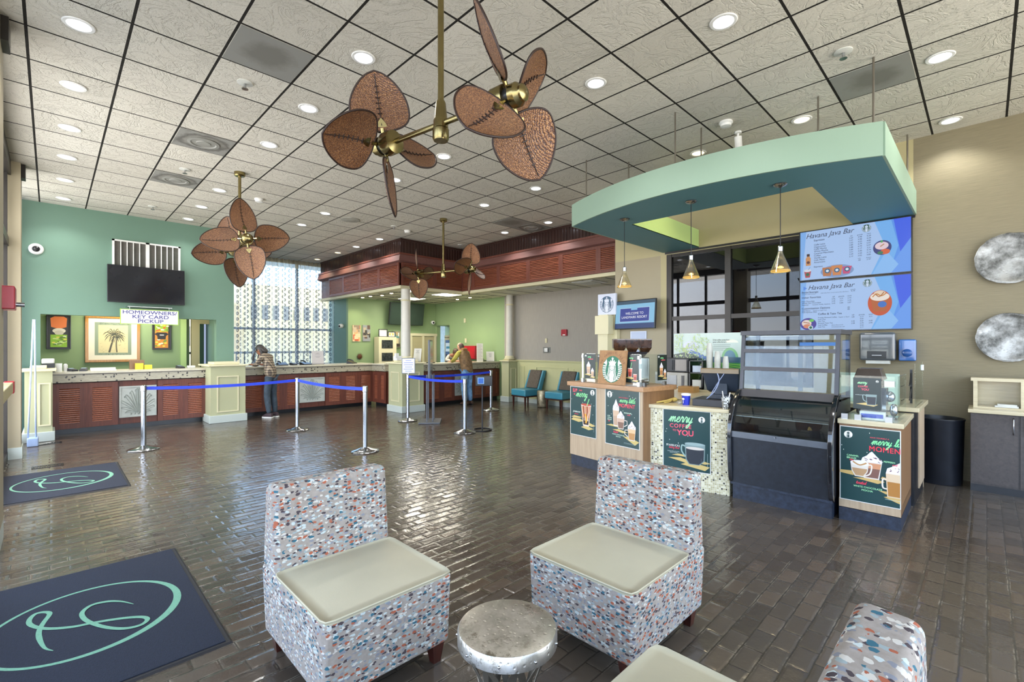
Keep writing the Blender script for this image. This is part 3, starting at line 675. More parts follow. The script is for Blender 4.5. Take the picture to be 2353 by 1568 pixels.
along((7.9,9.9),(7.9,5.02),.085,lambda x,y: bd.cyl((x-.002,y,3.85),(x-.002,y,4.15),.011,n=6))
bd.build('beading', M['bead'], blk, smooth='auto')
sweep([(.0,3.79),(.075,3.80),(.075,3.84),(.0,3.85),(-.1,3.85),(-.1,3.79)]).build('cornice', M['mahog'], blk)
sweep([(.06,3.80),(.11,3.64),(.0,3.60),(-.02,3.60),(-.02,3.80)]).build('fascia_board', wood_mat('5d3a34', '7a534d', 'fascia_wood', 'y', .7, 1, 0), blk)
sweep([(-.03,3.02),(-.03,3.62),(-.15,3.62),(-.15,3.02)]).build('backing', M['mahog'], blk)
sweep([(.01,2.99),(.01,3.06),(-.15,3.06),(-.15,2.99)]).build('bottom_board', M['cream'], blk)
ys = [13.86,12.90,11.88,10.86,9.9]
for i in range(4):
    m = MB(); louver(m, (5.97,ys[i]), (0,-1), (-1,0), ys[i]-ys[i+1], 3.06, 3.61, 12, .06, .03); m.build('louver_panel', None, blk)
for xa, xb in ((6.0,6.95),(6.95,7.87)):
    m = MB(); louver(m, (xa,9.87), (1,0), (0,-1), xb-xa, 3.06, 3.61, 12, .06, .03); m.build('louver_panel', None, blk)
ys = [9.87,8.43,7.41,6.46,5.52,5.04]; ys = [9.87,9.4,8.43,7.42,6.45,5.48,5.04]
for i in range(6):
    m = MB(); louver(m, (7.87,ys[i]), (0,-1), (-1,0), ys[i]-ys[i+1], 3.06, 3.61, 12, .06, .03); m.build('louver_panel', None, blk)
# lowered ceiling behind the bulkhead
w = MB().mat(M['ceiling']) ; w.mats = []; w.mat(pm('d6d3c0', .85, 0, .04, 4, .3, 80)); w.box(6.05,9.9,3.06,9.75,13.6,3.1).box(7.95,5.05,3.06,9.75,9.9,3.1).box(6.05,13.6,3.06,6.45,14.8,3.1)
w.mat(M['frame'])
for k in range(6): w.box(6.1+k*.61,9.95,3.054,6.12+k*.61,13.55,3.062)
for k in range(14): w.box(8.0 if 5.1+k*.61 < 9.9 else 6.1,5.1+k*.61,3.054,9.6,5.12+k*.61,3.062)
struct('trim_3', w)
# ------------------------------------------------------------------ reception desk
def relief_panel(O, A, N, w, z0, z1, parent):
    """carved leaf panel: pale slab with raised frond ribs"""
    A = Vector((A[0],A[1],0)); N = Vector((N[0],N[1],0)); O = Vector((O[0],O[1],0)); mb = MB().mat(M['relief'])
    def p(a, z, d): q = O+A*a+N*d; return (q.x, q.y, z)
    h = z1-z0
    def bx(a0, b0, a1, b1, d0, d1):
        mb.add([p(a0,b0,d0),p(a1,b0,d0),p(a1,b1,d0),p(a0,b1,d0),p(a0,b0,d1),p(a1,b0,d1),p(a1,b1,d1),p(a0,b1,d1)],[(0,3,2,1),(4,5,6,7),(0,1,5,4),(1,2,6,5),(2,3,7,6),(3,0,4,7)])
    bx(0,z0,w,z1,-.02,.015)
    for a0,b0,a1,b1 in ((0,z0,w,z0+.025),(0,z1-.025,w,z1),(0,z0+.025,.025,z1-.025),(w-.025,z0+.025,w,z1-.025)): bx(a0,b0,a1,b1,.015,.027)
    mb.mat(pm('8f968f', .5, 0, .05, 8))
    for sg in (-1, 1):
        for k, (dx, dy) in enumerate(((.02,.80),(.16,.72),(.30,.60),(.42,.42),(.40,.22),(.28,.08))):
            pts = [(w/2+sg*.01, z0+h*.14), (w/2+sg*dx*w*.45, z0+h*(.15+dy*.5)), (w/2+sg*dx*w, z0+h*(.12+dy)), (w/2+sg*(dx*w+.03), z0+h*(.08+dy*.93))]
            sp = smoothpts([(a,b,0) for a,b in pts], 5); mb.tube([p(q.x,q.y,.016) for q in sp], [.012*(1-.6*i/len(sp)) for i in range(len(sp))], 5)
            sp2 = [(q.x+sg*.028*math.sin(math.pi*i/len(sp)), q.y-.03*math.sin(math.pi*i/len(sp)), 0) for i, q in enumerate(sp)]; mb.tube([p(a,b,.016) for a,b,_ in sp2], .006, 5)
    for k in range(5): 
        a = w*(.3+.1*k); mb.tube([p(a,z0+h*.08,.018),p(a+.01,z0+h*.13,.018)], .013, 6)
    return mb.build('relief_panel', None, parent, smooth='auto')
def desk(label, segs, front, A, N, x0, x1, depth, slabx, top_label, over=.05, ends=(0,0)):
    """segs: list of (kind, a0, a1) along the front"""
    A3 = Vector((A[0],A[1],0)); N3 = Vector((N[0],N[1],0)); O = Vector((front[0],front[1],0)); L = x1-x0
    Mx = Matrix(((A3.x,-N3.x,0,O.x),(A3.y,-N3.y,0,O.y),(0,0,1,0),(0,0,0,1)))
    t = thing('reception_counter', label, 'counter', group='louvered reception counters')
    b = MB(Mx).mat(M['mahog']).box(0,.03,.09,L,depth,.92); b.build('carcass', None, t)
    MB(Mx).box(0,.08,0,L,depth-.02,.09).build('toe_kick', M['black'], t)
    for kind, a0, a1 in segs:
        if kind == 'L':
            m = MB(); louver(m, tuple((O+A3*a0)[:2]), A, N, a1-a0, .10, .915, 17, .085, .03, rail=.09); m.build('louver_door', None, t)
        elif kind == 'F':
            MB(Mx).box(a0,0,.10,a1,.03,.915).build('plain_board', M['mahog'], t)
        else:
            MB(Mx).mat(M['mahog']).box(a0,.015,.10,a1,.03,.915).build('panel_surround', None, t)
            relief_panel(tuple((O+A3*(a0+.02))[:2]), A, N, a1-a0-.04, .22, .82, t)
    c = thing('countertop', top_label, 'countertop', group='tiled reception countertops')
    MB(Mx).box(slabx[0],-over,.935,slabx[1],depth,1.075).build('mosaic_band', M['band'], c)
    MB(Mx).box(slabx[0],-over-.012,1.075,slabx[1],depth+.02,1.09).build('edge_strip', M['espresso'], c)
    MB(Mx).box(slabx[0],-over-.025,1.09,slabx[1],depth+.03,1.13).build('top_slab', M['solid'], c)
    return t, c
desk('reception counter of louvered mahogany doors under the homeowners pickup sign', [('L',0,.44),('L',.44,.89),('P',.89,1.5),('L',1.5,1.92),('L',1.92,2.33)], (.02,11.65), (1,0), (0,-1), 0, 2.33, .55, (-.02,2.33),
     'pale tiled countertop running below the homeowners pickup sign')
desk('reception counter of louvered doors in front of the curtained window', [('L',0,.55),('L',.55,.93),('L',.93,1.28),('P',1.28,1.93),('L',1.93,2.38),('L',2.38,2.8),('L',2.8,3.23)], (2.97,11.65), (1,0), (0,-1), 0, 3.23, .6, (-.02,3.23),
     'long pale tiled countertop in front of the curtained window')
desk('short reception counter return of two louvered doors left of the round column', [('L',.02,.36),('L',.36,.70)], (6.2,11.62), (0,-1), (-1,0), 0, .70, .6, (0,.71),
     'short pale tiled countertop return joining the pillar under the round column')
desk('reception counter of louvered doors behind the man in the brown vest', [('L',0,.45),('L',.45,.95),('L',.95,1.38),('P',1.38,2.02),('L',2.02,2.44),('L',2.44,2.83),('L',2.83,3.08)], (6.53,10.3), (1,0), (0,-1), 0, 3.06, .56, (0,3.06),
     'pale tiled countertop the man in the brown vest leans on')
def pillar_box(x0, y0, x1, y1, h, label, faces, cap=True):
    t = thing('pillar_pedestal', label, 'pillar', ((x0+x1)/2,(y0+y1)/2,0)); ox, oy = -(x0+x1)/2, -(y0+y1)/2
    T = Matrix.Translation((ox,oy,0)); MB(T).box(x0,y0,0,x1,y1,h).build('body', M['sage'], t)
    MB(T).box(x0-.03,y0-.03,0,x1+.03,y1+.03,.16).build('skirting', M['skirt'], t, bevel=.008)
    if cap: MB(T).box(x0-.05,y0-.05,h,x1+.05,y1+.05,h+.035).build('cap', M['cream'], t, bevel=.01)
    for f, a0, a1, z0, z1 in faces:
        m = MB(T); e = .022; d = .016
        for p0, q0, p1, q1 in ((a0,z0,a1,z0+e),(a0,z1-e,a1,z1),(a0,z0+e,a0+e,z1-e),(a1-e,z0+e,a1,z1-e)):
            if f == 'y': m.box(p0,y0-d,q0,p1,y0,q1)
            else: m.box(x0-d,p0,q0,x0,p1,q1)
        m.build('panel_moulding', M['cream'], t)
    return t
p1 = pillar_box(-.31,11.05,.02,11.9,1.17,'sage panelled pedestal at the left end of the reception desk',[('y',-.15,-.0,.26,.98)])
MB(Matrix.Translation((.145,-11.475,0))).box(-.25,11.15,1.205,-.05,11.6,1.26).build('upper_block', M['cream'], p1, bevel=.008)
p2 = pillar_box(2.33,11.15,2.97,12.0,1.17,'sage panelled pedestal between the pickup opening and the curtained window',[('y',2.44,2.84,.22,.97)])
MB(Matrix.Translation((-2.65,-11.575,0))).box(2.39,11.2,1.205,2.87,11.7,1.26).build('upper_block', M['cream'], p2, bevel=.008)
p3 = pillar_box(5.92,9.70,6.52,10.33,1.16,'sage panelled pedestal carrying the round column at the desk corner',[('y',6.05,6.40,.26,.97),('x',9.82,10.20,.26,.97)])
MB(Matrix.Translation((-6.22,-10.015,0))).box(6.0,9.82,1.195,6.44,10.22,1.25).build('upper_block', M['cream'], p3, bevel=.01)
def column(c, z0, z1, r, label):
    t = thing('round_column', label, 'column', (c[0],c[1],z0)); h = z1-z0
    MB().lathe([(r*1.03,.05),(r,.12),(r*.97,h-.25),(r*.97,h)]).build('shaft', pm('c9c6bb', .45, 0, .02), t, smooth='auto')
    MB().lathe([(r*1.5,0),(r*1.5,.03),(r*1.3,.04),(r*1.3,.07),(r*1.1,.09)]).build('base_moulding', M['cream'], t, smooth='auto')
    MB().lathe([(r*1.0,h-.30),(r*1.1,h-.28),(r*1.0,h-.26)]).build('neck_ring', M['cream'], t, smooth='auto')
    return t
column((6.2,10.0), 1.25, 2.99, .115, 'smooth round white column rising from the corner pedestal')
p4 = pillar_box(9.23,9.49,9.59,9.78,1.15,'sage panelled pedestal where the desk meets the grey wall',[('y',9.30,9.52,.26,.97)])
MB(Matrix.Translation((-9.41,-9.635,0))).box(9.26,9.52,1.185,9.56,9.76,1.22).build('upper_block', M['creamy'], p4, bevel=.01)
column((9.42,9.65), 1.22, 3.06, .10, 'slender round cream column against the end of the grey wall')
# ------------------------------------------------------------------ things on and behind the desk
def phone(x, y, z, rz, label):
    t = thing('desk_phone', label, 'telephone', (x,y,z), rz)
    MB().hexa([(-.11,-.09,0),(.11,-.09,0),(.11,.09,0),(-.11,.09,0)],[(-.11,-.09,.02),(.11,-.09,.02),(.11,.09,.07),(-.11,.09,.07)]).build('body', M['black'], t)
    MB().tube(smoothpts([(-.07,-.08,.055),(-.07,-.06,.085),(-.07,.05,.105),(-.07,.09,.085)]), .016).build('handset', M['black'], t, smooth=True); return t
def cardreader(x, y, z, rz, label):
    t = thing('card_reader', label, 'card reader', (x,y,z), rz)
    MB().hexa([(-.05,-.09,0),(.05,-.09,0),(.05,.09,0),(-.05,.09,0)],[(-.045,-.085,.03),(.045,-.085,.03),(.045,.085,.06),(-.045,.085,.06)]).build('body', M['satblack'], t); MB().add([(-.035,.0,.049),(.035,.0,.049),(.035,.07,.060),(-.035,.07,.060)],[(0,1,2,3)]).build('screen', flat('8aa0b0'), t); return t
T1 = 1.13
cardreader(.28,11.80,T1,.4,'black card reader at the left end of the pickup counter'); 
cardreader(.43,11.78,T1,-.2,'low grey card reader beside the white form tray')
t = thing('printer', 'grey and white printer at the far left end of the pickup counter', 'printer', (-.07,11.83,T1))
MB().box(-.05,-.12,0,.12,.12,.15).build('body', M['black'], t); MB().box(-.05,-.11,.15,.12,.11,.24).build('lid', M['offwhite'], t, bevel=.02)
t = thing('form_tray', 'long white paper tray on the pickup counter', 'tray', (.80,11.85,T1)); MB().box(-.27,-.1,0,.1,.12,.015).box(-.27,.1,.015,.1,.12,.05).build('tray', M['white'], t)
t = thing('tissue_box', 'white square box beside the printer on the pickup counter', 'box', (.10,11.80,T1)); MB().box(-.045,-.05,0,.045,.05,.15).build('carton', M['offwhite'], t)
t = thing('tissue_box', 'narrow white canister beside the square white box', 'canister', (.19,11.86,T1)); MB().lathe([(.03,0),(.03,.12),(.015,.14)]).build('can', M['white'], t, smooth='auto')
t = thing('brochure_holder', 'brown wooden box at the back of the pickup counter', 'box', (1.24,12.05,T1)); MB().box(-.12,-.05,0,.11,.06,.18).build('box', M['brwood'], t)
for i, (x, l) in enumerate(((1.26,'taller yellow card stack in front of the brown box'),(1.40,'lower yellow card stack right of the brown box'))):
    t = thing('card_stack', l, 'cards', (x,11.9,T1), group='yellow card stacks on the pickup counter'); MB().box(-.065,-.04,0,.06,.04,.12-.035*i).build('cards', flat('e8d836'), t)
cardreader(1.93,11.85,T1,.3,'black card reader near the right end of the pickup counter'); 
t = thing('bell', 'small pale gadget beside the black reader on the pickup counter', 'gadget', (2.12,11.85,T1)); MB().box(-.07,-.05,0,.07,.05,.05).build('body', M['offwhite'], t, bevel=.01)
for i, (x, y, l) in enumerate(((3.95,11.85,'black telephone on the counter right of the woman in plaid'),(4.50,11.85,'black telephone on the counter left of the tilted grey notice'),(5.70,11.85,'black telephone on the counter near the round column'))): phone(x,y,T1,.3*i,l)
cardreader(4.21,11.85,T1,.2,'small card reader between two phones on the window counter')
def tabletop_sign(x, y, z, rz, w, h, col, label, lines, tilt=.15):
    t = thing('counter_sign', label, 'sign', (x,y,z), rz)
    b = Board((-w/2,0,.0),(1,0,0),(0,tilt,1),w,h,col,thick=.008); b.rect(.02,.02,w-.02,h-.02,'ece9e2' if col != 'b8b4b4' else 'b8b4b4'); b.up()
    for i, s_ in enumerate(lines):
        b.rect(w*.5-s_*w*.4, h*.82-i*h*.075, w*.5+s_*w*.4, h*.84-i*h*.075, '77777a')
    b.build('sign_face', t); MB().box(-w/2,-.02,0,w/2,.09,.008).build('foot', M['black'], t); return t
tabletop_sign(4.85,11.95,T1,0,.30,.34,'b8b4b4','tilted grey notice in a holder before the curtained window',(.3,.5,.0,.6,.4))
tabletop_sign(9.40,10.45,T1,-.5,.24,.30,'f0f0ee','white notice in an acrylic holder at the right end of the desk',(.6,.3,.5,.5,.3,.4))
tabletop_sign(6.55,10.05,1.196,-1.2,.22,.34,'f0f0ee','small white notice leaning on the corner pedestal',(.5,.3,.6))
t = thing('brochure_rack', 'stepped white acrylic brochure holder on the corner pedestal', 'brochure holder', (6.0,9.95,1.25)); MB().box(-.10,-.05,0,.10,.12,.05).box(-.10,.0,.05,.1,.12,.10).box(-.07,.06,.1,.02,.12,.17).build('holder', M['white'], t)
phone(9.3,10.7,T1,.2,'black telephone beside the white acrylic notice on the desk'); 
t = thing('tall_placard', 'tall narrow white price card standing on the right of the desk', 'placard', (9.02,10.5,T1), -.5); b = Board((-.09,0,0),(1,0,0),(0,.05,1),.19,.54,'dedbd0',thick=.006); b.up()
for k in range(14): b.rect(.02,.05+k*.034,.17-(k%3)*.02,.058+k*.034,'9a958c')
b.build('card', t)
t = thing('keyboard', 'dark keyboard on the desk beside the leaning clerk', 'keyboard', (7.25,10.6,T1)); MB().box(-.2,-.07,0,.2,.07,.025).build('body', M['black'], t)
# wall mounted things on the teal wall
t = thing('television', 'large black wall television above the homeowners pickup sign', 'television', (1.39,11.88,2.45), rot=(R(-2),0,0))
MB().box(-.62,-.03,0,.62,.03,.73).build('frame', M['black'], t, bevel=.006); MB().box(-.61,-.033,.012,.61,-.029,.718).build('screen', pm('1b1d22', .12, 0, .1, 2), t); MB().box(-.2,.03,.2,.2,.12,.5).build('bracket', M['blackmet'], t)
t = thing('air_grille', 'white air return grille with vertical bars above the television', 'grille', (1.4,11.985,3.1))
m = MB(); m.box(-.55,-.02,0,-.515,.01,.59).box(.515,-.02,0,.55,.01,.59).box(-.55,-.02,.56,.55,.01,.59).box(-.55,-.02,0,.55,.01,.03).box(-.03,-.02,0,.03,.01,.59); m.build('frame', M['white'], t)
m = MB()
for s_ in (-1,1):
    for k in range(1,5): m.box(s_*(.03+.0975*k)-.008,-.018,.03,s_*(.03+.0975*k)+.008,.0,.56)
m.build('bars', M['white'], t)
m = MB()
for k in range(26): m.add([(-.515,.012,.03+k*.0204),(.515,.012,.03+k*.0204),(.515,-.004,.045+k*.0204),(-.515,-.004,.045+k*.0204)],[(0,1,2,3)])
m.build('fins', pm('77706a', .5), t)
t = thing('hanging_sign', 'white hanging sign with green edge reading homeowners key card pickup', 'sign', (1.40,11.6,2.02))
b = Board((-.46,0,0),(1,0,0),(0,0,1),.92,.29,'a9d04a',thick=.03); b.rect(.012,.012,.908,.278,'d9dae8'); b.up()
for i, s_ in enumerate(('HOMEOWNERS/','KEY CARD','PICKUP')): b.text(s_, .47 if i else .465, .20-i*.085, .098, '35357a', 'c', fat=.008, sx=1.25 if i else 1.2, maxw=.88)
b.build('panel', t)
for x in (-.32,.3):
    MB().cyl((x,-.015,.285),(x,-.015,.34),.004,n=6).build('hook', M['steel'], t)
MB().box(-.35,-.018,.335,.35,.38,.345).build('hanger_bar', M['steel'], t)
t = thing('dome_camera', 'white round dome camera at the left of the teal wall', 'camera', (-.19,12.0,3.34)); MB().lathe([(.10,0),(.10,.03),(.085,.045)],axis=(0,-1,0)).build('ring', M['white'], t, smooth='auto'); MB().lathe([(.055,.04),(.045,.07),(.02,.085)],axis=(0,-1,0)).build('lens_dome', M['black'], t, smooth='auto')
# framed pictures in the office
def framed(x, z, w, h, y, fcol, label, fw=.035, name='framed_picture', d=.03, matc='e6dfc8'):
    t = thing(name, label, 'picture', (x,y,z)); m = MB()
    m.box(0,-d,0,w,0,fw).box(0,-d,h-fw,w,0,h).box(0,-d,fw,fw,0,h-fw).box(w-fw,-d,fw,w,0,h-fw); m.build('frame', fcol, t, bevel=.004)
    return t, Board((fw,-d*.4,fw),(1,0,0),(0,0,1),w-2*fw,h-2*fw,matc,thick=.01)
t, b = framed(.52,1.24,.93,1.02,13.58,wood_mat('8a5a20','c08a3c','gilt_frame','z',.3),'gold framed palm tree print hanging in the office',.055)
W_, H_ = b.w, b.h; b.rect(.10,.10,W_-.10,H_-.09,'84927c'); b.rect(.16,.15,W_-.16,H_-.15,'cfc394'); b.up(); rnd = random.Random(5)
for k in range(60): x_, y_ = rnd.uniform(.11,W_-.12), rnd.choice((rnd.uniform(.105,.14), rnd.uniform(H_-.14,H_-.1))); b.stroke([(x_,y_),(x_+.02,y_+rnd.uniform(-.01,.01))],.006,'5a6a58')
b.curve([(.34,.16),(.37,.30),(.40,.42),(.42,.52)],[.035-.0006*i for i in range(19)],'4a4638'); b.curve([(.47,.16),(.46,.28),(.46,.38),(.47,.47)],.024,'5a5644')
for cx_, cy_, s_ in ((.42,.55,1),(.48,.49,.75)):
    for k in range(13):
        a = R(-60+k*25); L = .19*s_*(1 if k % 2 else .85); x2, y2 = cx_+L*math.cos(a), cy_+L*.85*math.sin(a)
        b.curve([(cx_,cy_),(cx_+(x2-cx_)*.6,cy_+(y2-cy_)*.6+.03*s_),(x2,y2-.04*s_)],.013*s_,'3f4437',5,taper=True)
for k in range(50): x_, y_ = rnd.uniform(.17,W_-.2), rnd.uniform(.16,H_-.2); b.stroke([(x_,y_),(x_+.03,y_+.01)],.004,'9c9468')
b.build('print', t)
t, b = framed(-.07,1.53,.37,.71,13.58,M['black'],'black framed shirt and cap display left of the palm print',.022,matc='2c2c2e')
b.poly([(.05,.44),(.04,.62),(.10,.66),(.24,.66),(.29,.62),(.28,.44),(.17,.40)],'e0783c'); b.ell(.17,.36,.10,.055,'dcd6c6'); b.ell(.17,.32,.07,.05,'c7c0ae'); b.rect(.04,.02,.29,.28,'8cb82e'); b.up(); rnd = random.Random(2)
for k in range(22): b.ell(rnd.uniform(.07,.26),rnd.uniform(.04,.25),.03,.015,rnd.choice(('f0f0da','e4d25a','5c7a2a','c7d88a')),8)
b.build('display', t)
t, b = framed(1.67,1.51,.36,.68,13.58,M['black'],'black framed black shirt display right of the palm print',.022,matc='2f2a22')
b.rect(.03,.02,.28,.62,'c9822a'); b.rect(.03,.40,.28,.62,'8aa82e'); b.up(); rnd = random.Random(8)
for k in range(34): b.ell(rnd.uniform(.05,.27),rnd.choice((rnd.uniform(.04,.22),rnd.uniform(.42,.6))),.03,.018,rnd.choice(('f0e6c0','e8cc3a','6d8a2e','d8552c')),8)
b.poly([(.02,.34),(.07,.38),(.24,.38),(.29,.34),(.24,.30),(.23,.22),(.08,.22),(.07,.30)],'23211f'); b.rect(.12,.31,.20,.33,'c9c9c9'); b.build('display', t)
t = thing('ceiling_panel_light', 'unseen luminous panel added to light the office behind the pickup opening', 'ceiling light', (1.2,12.9,2.69)); MB().box(-.6,-.3,-.01,.6,.3,.01).build('diffuser', flat('fff4dc', 4), t); area_light('panel_glow', (0,0,-.03), 1.2, .6, 45, (1,.93,.80), parent=t)  # out-of-view panel and lamp added to brighten the office
# ------------------------------------------------------------------ green reception wall
def canvas(x, z, w, h, y, label, cols, seed):
    t = thing('wall_canvas', label, 'picture', (x,y,z)); b = Board((0,-.03,0),(1,0,0),(0,0,1),w,h,cols[0],thick=.03); b.up(); rnd = random.Random(seed)
    for k in range(16):
        x_, y_ = rnd.uniform(0,w*.7), rnd.uniform(0,h*.85); b.rect(x_,y_,min(w,x_+rnd.uniform(.05,.14)),min(h,y_+rnd.uniform(.04,.16)),rnd.choice(cols))
    b.build('canvas', t)
canvas(6.53,1.73,.25,.50,13.545,'orange and cream abstract canvas, leftmost on the green wall',('e0c49c','efe2c6','b9a68c','c4502a','8a7a66','e8a070'),3)
canvas(6.86,1.74,.25,.50,13.545,'dark and grey abstract canvas, second on the green wall',('8a8f92','5d4a40','b0a28a','3e3a38','c9c3b0'),6)
t = thing('sunburst_ornament', 'small dark sunburst ornament on the green wall above the desk', 'ornament', (6.76,13.53,1.27)); m = MB(); m.lathe([(.07,0),(.07,.02),(.03,.03)],axis=(0,-1,0)); m.build('disc', pm('5c3a26', .4, .4), t, smooth='auto')
m = MB()
for k in range(14):
    a = 2*math.pi*k/14; m.add([(.06*math.cos(a-.15),-.01,.06*math.sin(a-.15)),(.06*math.cos(a+.15),-.01,.06*math.sin(a+.15)),(.13*math.cos(a+.12),-.015,.13*math.sin(a+.12)),(.06*math.cos(a-.15),0,.06*math.sin(a-.15)),(.06*math.cos(a+.15),0,.06*math.sin(a+.15))],[(0,1,2),(3,0,2),(1,4,2)])
m.build('rays', pm('44291b', .4, .4), t)
t = thing('display_cabinet', 'narrow cream cabinet with two dark glass windows behind the desk', 'cabinet', (7.23,13.2,0)); MB().box(0,0,0,.62,.3,1.88).build('body', M['cream'], t, bevel=.006)
for z in (1.12,1.52): MB().box(.1,-.01,z,.48,.0,z+.26).build('window_pane', pm('2f3434', .1, 0, .4, 14), t)
for x, z, w, h, l, c in ((7.28,1.881,.30,.24,'black framed white certificate on top of the cream cabinet','dadbd6'),(7.60,1.881,.26,.17,'smaller framed gold certificate on top of the cream cabinet','d8b85a')):
    t, b = framed(x,z,w,h,13.32,M['black'],l,.018,matc='e6e4dc'); b.rect(.03,.03,b.w-.03,b.h-.03,c); b.ell(b.w/2,b.h/2,.03,.025,'f0f0e8',12); b.build('certificate', t)
t = thing('wall_file_rack', 'wall rack full of papers and tickets beside the cream cabinet', 'rack', (7.9,13.545,1.55)); b = Board((0,-.05,0),(1,0,0),(0,0,1),.27,.52,'8e8a78',thick=.05); b.rect(.02,.3,.22,.42,'5f8f8c'); b.rect(.0,.1,.2,.3,'d6c9a0'); b.rect(.1,.02,.25,.12,'403a34'); b.rect(.02,.4,.06,.5,'3a4a3c'); b.rect(.12,.38,.16,.5,'c9a36a'); b.rect(.18,.36,.22,.48,'e6e2d8'); b.build('rack', t)
t = thing('television', 'tilted black television high on the green wall behind the round column', 'television', (8.28,13.35,2.28), rot=(R(9),0,0)); MB().box(-.64,-.03,0,.64,.03,.72).build('frame', M['black'], t, bevel=.006); MB().box(-.62,-.033,.015,.62,-.029,.705).build('screen', pm('2c3a33', .2, 0, .05, 2), t); MB().box(-.1,.03,.30,.1,.235,.45).build('bracket', M['blackmet'], t)
def bullet_cam(x, y, z, rz, label):
    t = thing('security_camera', label, 'camera', (x,y,z), rz); MB().lathe([(.035,0),(.06,.02),(.07,.06),(.06,.13),(.03,.15)],axis=(0,-1,-.15)).build('housing', M['white'], t, smooth='auto'); MB().lathe([(.035,.145),(.03,.158)],axis=(0,-1,-.15)).build('lens', M['black'], t); return t
bullet_cam(9.45,13.53,2.42,-.3,'white camera in the corner of the green walls'); bullet_cam(6.40,13.9,2.22,-1.2,'white camera on the teal pier right of the curtain')
t = thing('wall_sconce_plate', 'upper small cream plate on the green side wall', 'wall plate', (9.6,11.9,2.35)); MB().box(-.03,-.04,0,0,.04,.14).build('plate', M['cream'], t, bevel=.005)
t = thing('wall_sconce_plate', 'lower small cream plate on the green side wall', 'wall plate', (9.6,11.85,1.70)); MB().box(-.03,-.04,0,0,.04,.14).build('plate', M['cream'], t, bevel=.005)
t = thing('red_cabinet', 'flat red wall cabinet on the green side wall behind the man', 'cabinet', (9.6,11.3,1.18)); MB().box(-.1,0,0,0,.55,.42).build('body', M['red'], t, bevel=.008); MB().box(-.105,.03,.03,-.1,.52,.39).build('door', pm('b5182a', .3), t)
b = Board((9.93,13.42,.9),(0,-1,0),(0,0,1),.3,.9,'4d6a94',thick=.01); b.rect(.02,.5,.28,.8,'cfe0ee'); b.rect(.05,.6,.25,.68,'3f86a8'); b.rect(.02,.05,.12,.4,'26314a'); b.rect(.14,.05,.27,.38,'dfe6f2'); t = thing('poster', 'blue and white poster glimpsed through the side doorway', 'poster'); b.build('sheet', t)
# lights in the lowered ceiling
for x, y, w_, l in ((8.0,10.75,.6,'square luminous panel over the reception desk, right of the hanging fan'),(7.9,12.4,.6,'square luminous panel over the green room, farthest from the viewer'),(6.85,10.55,.5,'square luminous panel over the desk just right of the round column')):
    t = thing('ceiling_panel_light', l, 'ceiling light', (x,y,3.052)); MB().box(-w_/2-.02,-w_/2-.02,-.006,w_/2+.02,w_/2+.02,.006).build('frame', M['white'], t); MB().box(-w_/2,-w_/2,-.010,w_/2,w_/2,-.006).build('diffuser', flat('fff6dc', 5), t)
    area_light('panel_glow', (0,0,-.02), w_, w_, 38, (1,.93,.78), parent=t)
for i, (x, y, l) in enumerate(((6.59,13.0,'round spotlight over the green wall, nearest the curtain'),(6.58,12.5,'round spotlight over the green wall, second from the curtain'),(6.7,12.05,'round spotlight over the green wall, third from the curtain'),(6.62,11.4,'round spotlight over the green wall, fourth from the curtain'),(8.93,11.45,'bright round spotlight close to the green side wall'),(8.88,10.78,'dim round spotlight close to the green side wall'))):
    t = thing('recessed_spotlight', l, 'ceiling light', (x,y,3.05), group='small spotlights over the reception room'); MB().lathe([(.07,0),(.075,-.012),(.055,-.014),(.05,.0)]).build('trim_ring', M['brass'], t, smooth='auto'); MB().lathe([(.05,-.010),(.042,-.026),(.012,-.034)]).build('lamp', flat('ffe9bd', 9), t)
    spot_light('spot_glow', (0,0,-.05), 30, (1,.88,.62), 100, t, rot=(R(18) if y > 11.9 else 0,0,0))
for x, y, l in ((8.75,6.35,'white flat air diffuser in the lowered ceiling near the grey wall'),(8.5,7.9,'white flat panel in the lowered ceiling above the teal chairs')):
    t = thing('air_diffuser', l, 'air vent', (x,y,3.05)); MB().box(-.29,-.29,-.012,.29,.29,.004).build('plate', M['white'], t); MB().box(-.2,-.2,-.02,.2,.2,-.012).build('cone', M['offwhite'], t)
# grey wall fittings
t = thing('fire_strobe', 'small red fire alarm strobe on the grey wall', 'alarm', (9.6,7.75,1.86)); MB().box(-.06,-.09,0,0,.09,.17).build('body', M['red'], t, bevel=.01); MB().box(-.065,-.05,.01,-.06,.03,.04).build('label_strip', M['white'], t)
t = thing('thermostat', 'white thermostat on a steel plate on the grey wall', 'thermostat', (9.6,8.38,1.41)); MB().box(-.012,-.12,0,0,.12,.15).build('plate', M['steel'], t); MB().box(-.05,-.06,.02,-.012,.06,.13).build('body', M['white'], t, bevel=.012)
t = thing('wall_plate', 'small cream switch plate above the thermostat', 'wall plate', (9.6,8.4,1.68)); MB().box(-.02,-.035,0,0,.035,.12).build('plate', M['cream'], t, bevel=.004)
